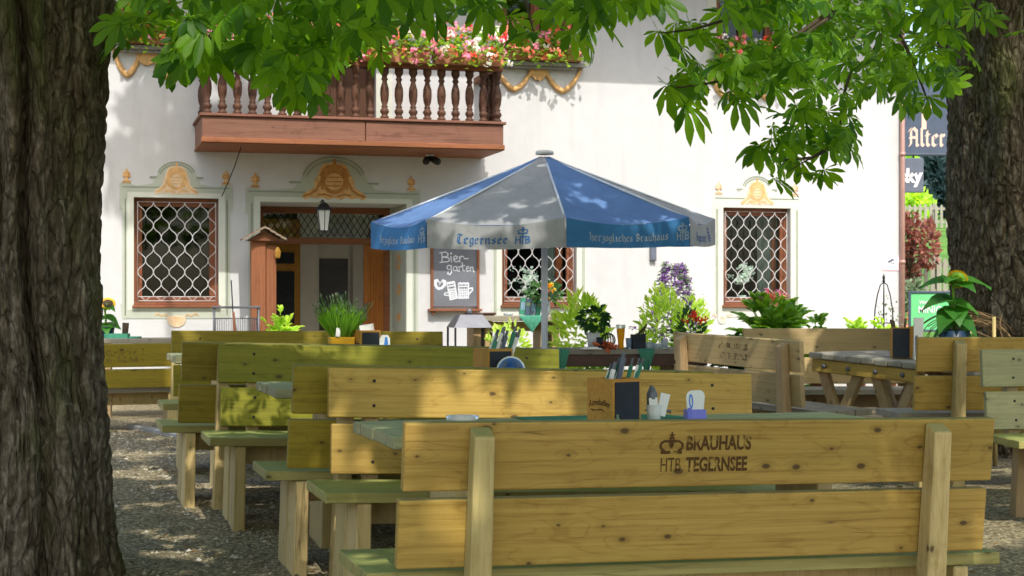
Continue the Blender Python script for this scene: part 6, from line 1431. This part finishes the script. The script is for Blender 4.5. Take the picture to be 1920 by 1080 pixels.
# ------------------------------------------------------------------ horse chestnuts
def noise_sum(th, z, seed, fr, amp, na=6):
    rg = np.random.default_rng(seed); out = np.zeros_like(th)
    for _ in range(na):
        k = rg.integers(1, fr[0]+1); kz = rg.uniform(.2, fr[1]); out += np.sin(k*th + kz*z + rg.uniform(0, 6.28))*rg.uniform(.4, 1)
    return out*amp/na
def vnoise2(u, v, seed):
    rg = np.random.default_rng(seed); T = rg.random((256, 256)); iu, iv = np.floor(u).astype(int), np.floor(v).astype(int); fu, fv = u-iu, v-iv; fu = fu*fu*(3-2*fu); fv = fv*fv*(3-2*fv)
    g = lambda a, b: T[a % 256, b % 256]
    return (g(iu, iv)*(1-fu)+g(iu+1, iv)*fu)*(1-fv) + (g(iu, iv+1)*(1-fu)+g(iu+1, iv+1)*fu)*fv
def trunk(path, nth, dz, seed, rough=1.0, seams=(), lumps=()):
    """path: list of (z, cx, cy, r)"""
    P_ = np.array(path); zs_ = np.arange(P_[0, 0], P_[-1, 0], dz); th = np.linspace(0, 2*np.pi, nth, endpoint=False); TH_, ZZ = np.meshgrid(th, zs_)
    cx, cy, r = (np.interp(ZZ, P_[:, 0], P_[:, i]) for i in (1, 2, 3))
    k = 7
    def sm(a): 
        ker = np.ones(21)/21; return np.apply_along_axis(lambda c: np.convolve(np.pad(c, 10, 'edge'), ker, 'valid'), 0, a)
    cx, cy, r = sm(cx), sm(cy), sm(r)
    rr = r*(1 + noise_sum(TH_, ZZ*1.3, seed, (4, 1.5), .16)) + noise_sum(TH_, ZZ*2, seed+1, (9, 3), .025)
    U = TH_/(2*np.pi)*256
    wob = vnoise2(U*.25, ZZ*3, seed+2)*3
    pl = np.abs(vnoise2(U*.20*1.25+wob, ZZ*5.0, seed+3)-.5)*2; pl2 = np.abs(vnoise2(U*.5+wob*1.5, ZZ*13, seed+4)-.5)*2; pf = vnoise2(U, ZZ*40, seed+5)
    pl3 = np.abs(vnoise2(U*.42+wob*.8, ZZ*7.5, seed+8)-.5)*2
    rr += rough*(.017*np.minimum(pl*2.6, 1) + .013*np.minimum(pl3*2.4, 1) + .010*np.minimum(pl2*2.0, 1) + .005*pf - .026)
    for (a0, z0, a1, z1, dep, wd) in seams:     # long vertical folds
        t = np.clip((ZZ-z0)/(z1-z0), 0, 1); a = R(a0)+(R(a1)-R(a0))*t + .05*np.sin(ZZ*3.1); d = np.angle(np.exp(1j*(TH_-a))); fade = np.clip((ZZ-z0+.15)/.3, 0, 1)*np.clip((z1-ZZ+.15)/.3, 0, 1)
        rr += (-dep*np.exp(-(d/wd)**2) + dep*.7*np.exp(-((np.abs(d)-wd*2.6)/(wd*1.6))**2))*fade
    for (a0, z0, am, s_) in lumps:
        d = np.angle(np.exp(1j*(TH_-R(a0)))); e = np.sqrt((d*r)**2 + (ZZ-z0)**2)/s_; rr += am*np.exp(-e**2) - am*.9*np.exp(-(e/.45)**2)*(am > .03)
    X = cx+rr*np.cos(TH_); Y = cy+rr*np.sin(TH_); nz = len(zs_)
    v = np.stack([X, Y, ZZ], -1).reshape(-1, 3); idx = np.arange(nz*nth).reshape(nz, nth); b = np.roll(idx, -1, 1)
    f = np.stack([idx[:-1], b[:-1], b[1:], idx[1:]], -1).reshape(-1, 4); return v, f
def npmesh(name, v, f, mat, parent, smooth=True):
    me = bpy.data.meshes.new(name); nf, k = f.shape
    me.vertices.add(len(v)); me.vertices.foreach_set('co', np.ascontiguousarray(v, dtype=np.float32).ravel())
    me.loops.add(nf*k); me.loops.foreach_set('vertex_index', np.ascontiguousarray(f, dtype=np.int32).ravel())
    me.polygons.add(nf); me.polygons.foreach_set('loop_start', np.arange(0, nf*k, k, dtype=np.int32)); me.polygons.foreach_set('loop_total', np.full(nf, k, dtype=np.int32))
    me.polygons.foreach_set('use_smooth', np.full(nf, smooth)); me.materials.append(mat); me.update(calc_edges=True); me.validate()
    o = bpy.data.objects.new(name, me); COL.objects.link(o); o.parent = parent; return o
# palmate leaf templates
def template(detail):
    angs = [-100, -62, -30, 0, 30, 62, 100] if detail else [-80, -38, 0, 38, 80]; lens = [.52, .80, .97, 1.0, .97, .80, .52] if detail else [.65, .95, 1, .95, .65]
    V, Fq = [], []; st = [(0.03, .012), (.25, .05), (.5, .125), (.72, .165), (.88, .11), (1.0, .0)] if detail else [(.03, .03), (.65, .21), (1.0, .0)]
    for a, l in zip(angs, lens):
        c, s = math.cos(R(a)), math.sin(R(a)); b = len(V)
        for (t, w) in st:
            for sg in (-1, 0, 1):
                x, y = sg*w*l, t*l; z = -.55*(t*l)**2*.55 + .035*abs(sg)*(w/.2) - .0
                V.append((x*c + y*s, -x*s + y*c, z + .006*sg))
        for i in range(len(st)-1):
            q = b+i*3; Fq += [(q, q+1, q+4, q+3), (q+1, q+2, q+5, q+4)]
    if detail:                      # thin petiole
        b = len(V); V += [(-.008, 0, 0), (.008, 0, 0), (.008, -.5, .12), (-.008, -.5, .12)]; Fq.append((b, b+1, b+2, b+3))
    return np.array(V), np.array(Fq)
TD, TS = template(True), template(False)
def leaves(pos, size, nrm, axis, T):
    n = len(pos); N_ = nrm/np.linalg.norm(nrm, axis=1, keepdims=True); A = axis - (axis*N_).sum(1, keepdims=True)*N_; A /= np.linalg.norm(A, axis=1, keepdims=True)+1e-9; X = np.cross(A, N_)
    V, Fq = T; dro = RNG.uniform(.5, 1.9, (n, 1)); asp = RNG.uniform(.82, 1.1, (n, 1))
    v = (X[:, None, :]*(V[None, :, 0:1]*asp[:, :, None]) + A[:, None, :]*V[None, :, 1:2] + N_[:, None, :]*(V[None, :, 2:3]*dro[:, :, None]))*size[:, None, None] + pos[:, None, :]
    r2 = (V[:, :2]**2).sum(1)[None, :, None]; bend = np.clip(RNG.normal(0, .11, (n, 1, 3)), -.22, .22); v += bend*r2*size[:, None, None]
    v += RNG.normal(0, .012, v.shape)*size[:, None, None]
    f = (Fq[None] + (np.arange(n)*len(V))[:, None, None]).reshape(-1, 4); return v.reshape(-1, 3), f
def project(p):
    y = np.maximum(p[:, 1], .05); return CX + F*p[:, 0]/y, HY - F*(p[:, 2]-CZ)/y
def inpoly(x, y, poly):
    n = len(poly); ins = np.zeros(len(x), bool); j = n-1
    for i in range(n):
        xi, yi = poly[i]; xj, yj = poly[j]; c = ((yi > y) != (yj > y)) & (x < (xj-xi)*(y-yi)/(yj-yi+1e-12)+xi); ins ^= c; j = i
    return ins
def fill(poly, n, Y0, Y1, size, mind=26):
    xs_ = [p[0] for p in poly]; ys_ = [p[1] for p in poly]; out = []; tries = 0
    while len(out) < n and tries < n*60:
        tries += 1; x, y = random.uniform(min(xs_), max(xs_)), random.uniform(min(ys_)-30, max(ys_)); Yd = random.uniform(Y0, Y1)
        if not inpoly(np.array([x]), np.array([max(y, 1) if min(ys_) <= 0 else y]), poly)[0]: continue
        if any((x-a)**2+(y-b)**2 < mind**2 and abs(Yd-c) < .35 for a, b, c, _ in out): continue
        out.append((x, y, Yd, size*random.uniform(.75, 1.2)))
    return out
# boughs of foliage hanging into the view: left tree nearer, right tree farther
LV = fill([(215,-10),(725,-10),(705,70),(640,95),(600,150),(560,170),(535,150),(480,115),(430,85),(380,100),(330,95),(260,60),(218,60)], 185, 6.4, 8.4, .122, 21)
LV += fill([(520,120),(610,110),(600,172),(560,178)], 7, 6.6, 7.4, .15, 14) + fill([(300,70),(420,80),(380,112),(330,105)], 10, 6.8, 7.6, .15, 14)
LV += fill([(700,-10),(835,-10),(825,10),(745,25),(712,45)], 12, 6.8, 8.0, .135, 18) + fill([(835,-10),(960,-10),(935,10),(890,5)], 9, 7.0, 8.0, .135, 20)
LV += [(905,10,7.2,.14), (955,30,7.3,.13), (1000,62,7.1,.15), (1015,35,7.5,.10), (825,30,7.4,.13), (1075,60,7.2,.17), (1100,65,7.5,.14), (1118,40,7.3,.14), (715,92,7.3,.13), (770,28,7.2,.13), (585,165,7.0,.16), (545,160,7.2,.16), (240,75,7.4,.15), (1040,22,7.4,.14), (855,18,7.3,.15)]
LV += fill([(1010,-20),(1140,-20),(1120,50),(1080,45)], 16, 7.0, 7.8, .14, 18) + fill([(1130,-20),(1260,-20),(1235,8),(1150,6)], 14, 7.0, 8.0, .13, 18)
RVs = fill([(1480,-10),(1790,-10),(1795,60),(1775,165),(1700,170),(1640,165),(1560,180),(1500,165),(1450,100),(1430,50)], 190, 9.2, 11.8, .142, 21)
RVs += fill([(1440,225),(1500,190),(1590,200),(1605,268),(1570,290),(1510,300),(1450,305),(1425,270)], 40, 9.2, 10.2, .14, 16)
RVs += fill([(1240,150),(1330,115),(1420,85),(1520,60),(1500,140),(1400,172),(1320,175),(1250,178)], 46, 8.8, 10.2, .145, 18)
RVs += fill([(1230,55),(1300,25),(1400,-10),(1520,-10),(1500,50),(1400,42),(1280,75),(1235,72)], 32, 8.8, 10.2, .14, 18)
RVs += [(1285,195,9.1,.2), (1378,185,9.2,.19), (1250,160,9.2,.19), (1235,60,9.2,.18), (1275,85,9.3,.17), (1450,335,9.4,.19), (1510,325,9.5,.2), (1545,318,9.4,.17), (1425,275,9.4,.17), (1600,255,9.6,.16), (1310,118,9.2,.13), (1700,185,9.8,.17), (1740,180,9.9,.17), (1680,180,9.7,.16)]
RVs += fill([(1785,-10),(1860,-10),(1840,40),(1800,50)], 5, 11.5, 12.3, .15, 14) + [(1825,110,12.3,.13), (1812,125,12.4,.12), (1905,60,12.3,.14)]
def to_world(L_):
    a = np.array(L_); return np.stack([(a[:, 0]-CX)/F*a[:, 2], a[:, 2], CZ+(HY-a[:, 1])/F*a[:, 2]], -1), a[:, 3]
def crown_leaves(ells, n, size, keep=None):
    out = []
    for (c, r, w) in ells:
        m = int(n*w*2.4); d = RNG.normal(size=(m, 3)); d /= np.linalg.norm(d, axis=1, keepdims=True); k = RNG.random((m, 1))**(1/2.2); p = np.array(c)+d*k*np.array(r)
        cl = vnoise2(p[:, 0]*1.1+50, p[:, 1]*1.1+50, 9)*.6+vnoise2(p[:, 0]*.9+9, p[:, 2]*1.3+50, 19)*.6
        p = p[cl > .42][:int(n*w)]; out.append(p)
    p = np.concatenate(out); return p
SPOTS = []  # gaps are cut in the crowns so sun patches land on these points
def spot(px, py, Y, r): SPOTS.append((at(px, py, Y), r))
for a in ((862,715,7.4,.07),(880,750,7.4,.05),(1015,735,7.5,.07),(1030,770,7.5,.10),(1062,730,7.5,.06),(925,770,7.4,.04),(1272,712,7.6,.05),(1300,740,7.6,.03),(640,660,9.5,.07),(628,690,9.5,.02),(640,842,7.25,.05),(612,840,7.3,.03),(596,850,7.5,.03),
          (1145,850,5.5,.01),(880,385,13.6,.06),(985,395,13.5,.05),(905,405,13.4,.05),(1110,352,14.0,.09),(1180,392,13.6,.06),(1230,400,13.7,.04),(960,355,14.0,.04),(760,380,14.6,.18),(800,350,14.6,.14),(870,330,14.5,.12),(840,420,13.9,.08),
          (340,1050,8.3,.10),(300,1012,8.6,.06),(235,906,9.8,.10),(230,935,9.4,.05),(380,930,9.4,.05),(275,985,8.8,.05),(330,870,10.3,.05),(1830,650,10.7,.05),(1430,650,11.9,.12),(1340,640,12.3,.12),(1500,615,14,.12),(1560,662,12.4,.12),(1640,668,12,.1),(480,835,9.0,.03),(700,960,6.7,.03),(690,1045,5.6,.03)): spot(*a)
def clear(p, lr):
    keep = np.ones(len(p), bool); S = np.array(SUN)
    for P_, r in SPOTS:
        v = p-np.array(P_); t = v@S; d = np.linalg.norm(v-t[:, None]*S, axis=1); keep &= ~((t > 0) & (d < r+lr))
    return keep
def build_crown(vis, ells, n, parent):
    pv, sv = to_world(vis)
    kp = clear(pv, .02); pv, sv = pv[kp], sv[kp]
    m = len(pv); nr_ = np.stack([RNG.normal(0, .45, m), -.75+RNG.normal(0, .4, m), .75+RNG.normal(0, .25, m)], -1); ax = np.stack([RNG.normal(0, .75, m), -.5+RNG.normal(0, .3, m), -.75+RNG.normal(0, .35, m)], -1)
    v1, f1 = leaves(pv, sv, nr_, ax, TD)
    p = crown_leaves(ells, n, .4); x, y = project(p); mg = F*.40/np.maximum(p[:, 1], .3)
    inside = (p[:, 1] > -.3) & (x > -mg) & (x < 1920+mg) & (y > -mg*.9) & (y < 1080+mg); near = np.linalg.norm(p-np.array([0, 0, CZ]), axis=1) < 1.9
    S = np.array(SUN); tw = (p[:, 1]-11.6)
    p = p[~inside & ~near & (p[:, 2] > 2.7) & ((tw < 0) | ((tw < 1.1) & (p[:, 2] > 5)) | (p[:, 2] > 9.8))]; p = p[clear(p, .19)]
    q_ = p - S*((p[:, 2:3]-3.0)/S[2]); hole = (q_[:, 1] > 6.0) & (q_[:, 1] < 11.5) & (vnoise2(q_[:, 0]*1.6+31, q_[:, 1]*1.6+17, 77) > .60); p = p[~hole]; m = len(p)  # hole: patchy gaps opened in the unseen crown to let sun onto the boughs
    sz = RNG.uniform(.26, .40, m); nr_ = np.stack([RNG.normal(0, .5, m), RNG.normal(0, .5, m), np.full(m, 1.0)], -1); ax = RNG.normal(0, 1, (m, 3)); ax[:, 2] -= .3
    v2, f2 = leaves(p, sz, nr_, ax, TS)
    npmesh('crown', np.concatenate([v1, v2]), np.concatenate([f1, f2+len(v1)]), M['chestnut'], parent, True)
def limb(parent, pts, r0, r1, name='limb', m='bark'):
    q = MB(); n = len(pts); q.tube(pts, [r0+(r1-r0)*i/(n-1) for i in range(n)], 10 if r0 > .04 else 6); q.build(name, M[m], parent)
# left tree
g0 = G(-2.31, 7.5)
tl_ = empty('chestnut_tree', (0, 0, 0), (0, 0, 0), 'massive chestnut trunk with furrowed bark at the left picture edge', 'tree', 'old chestnut trees shading the garden')
v, f = trunk([(g0-.3, -2.34, 7.5, .58), (g0, -2.34, 7.5, .50), (.22, -2.34, 7.5, .455), (.45, -2.33, 7.5, .435), (.8, -2.33, 7.5, .425), (1.2, -2.33, 7.5, .41), (1.7, -2.34, 7.5, .40), (2.2, -2.34, 7.5, .42), (2.8, -2.35, 7.5, .46), (3.4, -2.4, 7.5, .50), (4.6, -2.5, 7.3, .40), (6.5, -2.3, 6.9, .25), (8.2, -2.0, 6.5, .12)], 560, .008, 3, 1.0,
             seams=((-58, .86, -76, 3.6, .085, .05), (-57, -.3, -60, .80, .07, .07), (-28, -.2, -36, 2.9, .02, .05), (-92, 1.0, -96, 3.2, .02, .04)), lumps=((-50, .86, .05, .11), (-62, .62, .05, .16), (-88, .32, .05, .2)))
npmesh('trunk', v, f, M['bark'], tl_)
limb(tl_, [(-2.3, 7.4, 3.3), (-1.6, 7.3, 3.9), (-.6, 7.2, 4.2), (.6, 7.3, 4.3), (1.6, 7.4, 4.2)], .15, .03); limb(tl_, [(-2.4, 7.2, 3.6), (-2.2, 5.4, 4.9), (-1.4, 3.4, 5.6), (-.6, 1.2, 6.0)], .17, .04); limb(tl_, [(-2.3, 7.0, 4.6), (-3.4, 5.6, 5.8), (-4.2, 3.6, 6.4)], .14, .04); limb(tl_, [(-2.0, 6.5, 8.0), (-1.8, 8.2, 9.2), (-2.2, 11.0, 10.4), (-2.9, 13.4, 11.0)], .12, .02); limb(tl_, [(-2.3, 7.0, 5.0), (-.8, 6.6, 6.4), (.8, 5.6, 7.2)], .13, .03)  # the high limb towards the house is added to carry the shadow-casting clump
def twigline(parent, pts, Ys, r0=.012, r1=.003):
    limb(parent, [at(p_[0], p_[1], Y_) for p_, Y_ in zip(pts, Ys)], r0, r1, 'branch', 'twig')
for pts in (((640,-40),(600,40),(575,110),(560,165)), ((480,-40),(430,30),(380,80),(330,100)), ((330,-40),(270,20),(235,70)), ((760,-30),(770,10),(772,50)), ((900,-30),(905,0),(906,22)), ((1090,-40),(1080,0),(1072,55)), ((980,-30),(990,20),(1000,58)), ((540,-40),(520,60),(530,130)), ((700,-40),(712,40),(715,98))):
    twigline(tl_, pts, np.linspace(7.5, 7.2, len(pts)))
build_crown(LV, [((-1.8, 4.2, 6.3), (4.6, 6.6, 3.4), .62), ((1.8, 1.0, 6.2), (4.6, 5.0, 3.0), .44), ((1.3, 11.2, 6.7), (2.3, 1.4, 1.7), .075), ((-2.9, 13.5, 11.1), (1.1, .6, .95), .016), ((-1.2, 9.5, 9.6), (2.4, 2.0, 1.0), .05)], 4800, tl_)  # includes unseen clumps added to shade the parasol and drop leaf shadows on the wall
# right tree
tr_ = empty('chestnut_tree', (0, 0, 0), (0, 0, 0), 'chestnut trunk with knotty bark standing at the right picture edge behind the sunflower', 'tree', 'old chestnut trees shading the garden')
RX, RY = 4.40, 13.5; g1 = G(RX, RY)
v, f = trunk([(g1-.3, RX, RY, .95), (g1, RX, RY, .80), (.6, RX, RY, .71), (1.2, RX, RY, .67), (1.8, RX, RY, .67), (2.4, RX, RY, .69), (3.0, RX+.02, RY, .71), (3.6, RX, RY, .77), (4.2, RX-.05, RY, .86), (5.0, RX-.1, RY-.2, .6), (6.6, RX-.3, RY-.9, .38), (8.4, RX-.6, RY-2, .15)], 500, .010, 23, 1.25,
             seams=((-112, 2.3, -108, 4.5, .17, .11), (-85, .2, -92, 2.0, .035, .07)), lumps=((-100, 2.35, .05, .09), (-102, 2.1, .04, .07), (-95, 1.8, .03, .1), (-92, 1.55, .035, .07), (-80, 2.0, .03, .06)))
npmesh('trunk', v, f, M['bark'], tr_)
limb(tr_, [(RX-.4, RY-.3, 4.0), (3.2, 12.0, 4.7), (2.2, 10.4, 5.0), (1.2, 9.2, 4.9)], .22, .04); limb(tr_, [(RX-.2, RY-.4, 4.6), (4.2, 11.4, 6.0), (3.8, 9.0, 6.8), (3.2, 6.5, 7.2)], .24, .05); limb(tr_, [(RX, RY-.4, 5.0), (5.2, 11.2, 6.2), (5.6, 8.6, 6.8)], .18, .05)
for pts, ys_ in ((((1792,103),(1699,56),(1612,17),(1560,-20)), (12.9,11.6,10.6,10.2)), (((1760,-5),(1680,22),(1600,70),(1526,92)), (12.6,11.2,10.2,9.8)), (((1684,-10),(1661,52),(1631,109),(1597,130),(1579,187),(1575,240),(1540,285),(1480,320)), (10.6,10.4,10.2,10,9.8,9.7,9.6,9.4)), (((1560,20),(1470,82),(1425,116),(1380,146),(1324,157),(1265,165)), (10,9.8,9.6,9.4,9.2,9.1)), (((1480,-20),(1410,10),(1361,37),(1300,55),(1240,62)), (9.8,9.6,9.4,9.3,9.2)), (((1571,22),(1526,52),(1450,120)), (10,9.8,9.6)), (((1640,-20),(1700,90),(1725,150),(1745,205)), (10.6,10.2,10.1,10)), (((1556,277),(1522,296),(1470,300)), (9.6,9.5,9.4))):
    twigline(tr_, pts, ys_, .016, .004)
build_crown(RVs, [((3.4, 7.4, 6.9), (4.2, 5.2, 3.4), .75), ((5.0, 3.5, 6.2), (3.0, 4.0, 2.6), .25)], 3300, tr_)

# ------------------------------------------------------------------ trees and shrubs far behind
def far_tree(name, label, px, pyb, pyt, Y, wpx, mat, n, L, cat='tree', group='trees and bushes on the slope'):
    p = at(px, pyt, Y); g = G(p.x, Y); o = empty(name, (p.x, Y, g), (0, 0, 0), label, cat, group); h = p.z-g; w = wpx/F*Y/2
    q = MB(); q.tube([(0, 0, -.2), (.03, 0, h*.35), (-.03, .02, h*.8)], [w*.09+.03, w*.07+.02, .02], 7); [q.tube([(0, 0, h*z_), (w*.6*math.cos(a_), w*.6*math.sin(a_), h*(z_+.25))], [.05*w, .015], 5) for z_, a_ in ((.3, 1), (.4, 3.4), (.5, 5), (.35, 4.3))]; q.build('trunk', M['twig'], o)
    q = MB()
    for _ in range(7):
        cc = (random.gauss(0, w*.4), random.gauss(0, w*.4), h*random.uniform(.3, .85)); leafy(q, cc, (w*.55, w*.5, h*.22), n//7, L, L*.6, gap=.2)
    q.build('crown', M[mat], o)
far_tree('red_shrub', 'red leaved shrub beside the house corner below the grey sign', 1706, 520, 400, 30.5, 62, 'redleaf', 900, .14, 'shrub')
far_tree('conifer', 'dark bluish conifer behind the farther picket fence', 1770, 430, 300, 61, 95, 'bgreen', 2600, .45)
far_tree('broadleaf_tree', 'sunny green tree directly below the inn sign', 1735, 430, 285, 66, 90, 'lgreen', 2000, .5)
far_tree('broadleaf_tree', 'green tree left behind the grey sign', 1690, 430, 250, 70, 110, 'mgreen', 2000, .5)
far_tree('broadleaf_tree', 'tall dark tree rising behind the right trunk', 1830, 430, 140, 74, 190, 'dgreen', 2800, .6)
far_tree('broadleaf_tree', 'tall mid green tree behind the inn sign', 1740, 430, 190, 80, 130, 'dgreen', 2400, .6)
far_tree('low_bush', 'low green bush at the near picket fence foot', 1712, 560, 512, 30, 60, 'sgreen', 500, .12, 'shrub')
far_tree('low_bush', 'yellow green bush under the grey sign beside the red shrub', 1715, 470, 362, 58, 70, 'lgreen', 900, .35, 'shrub')
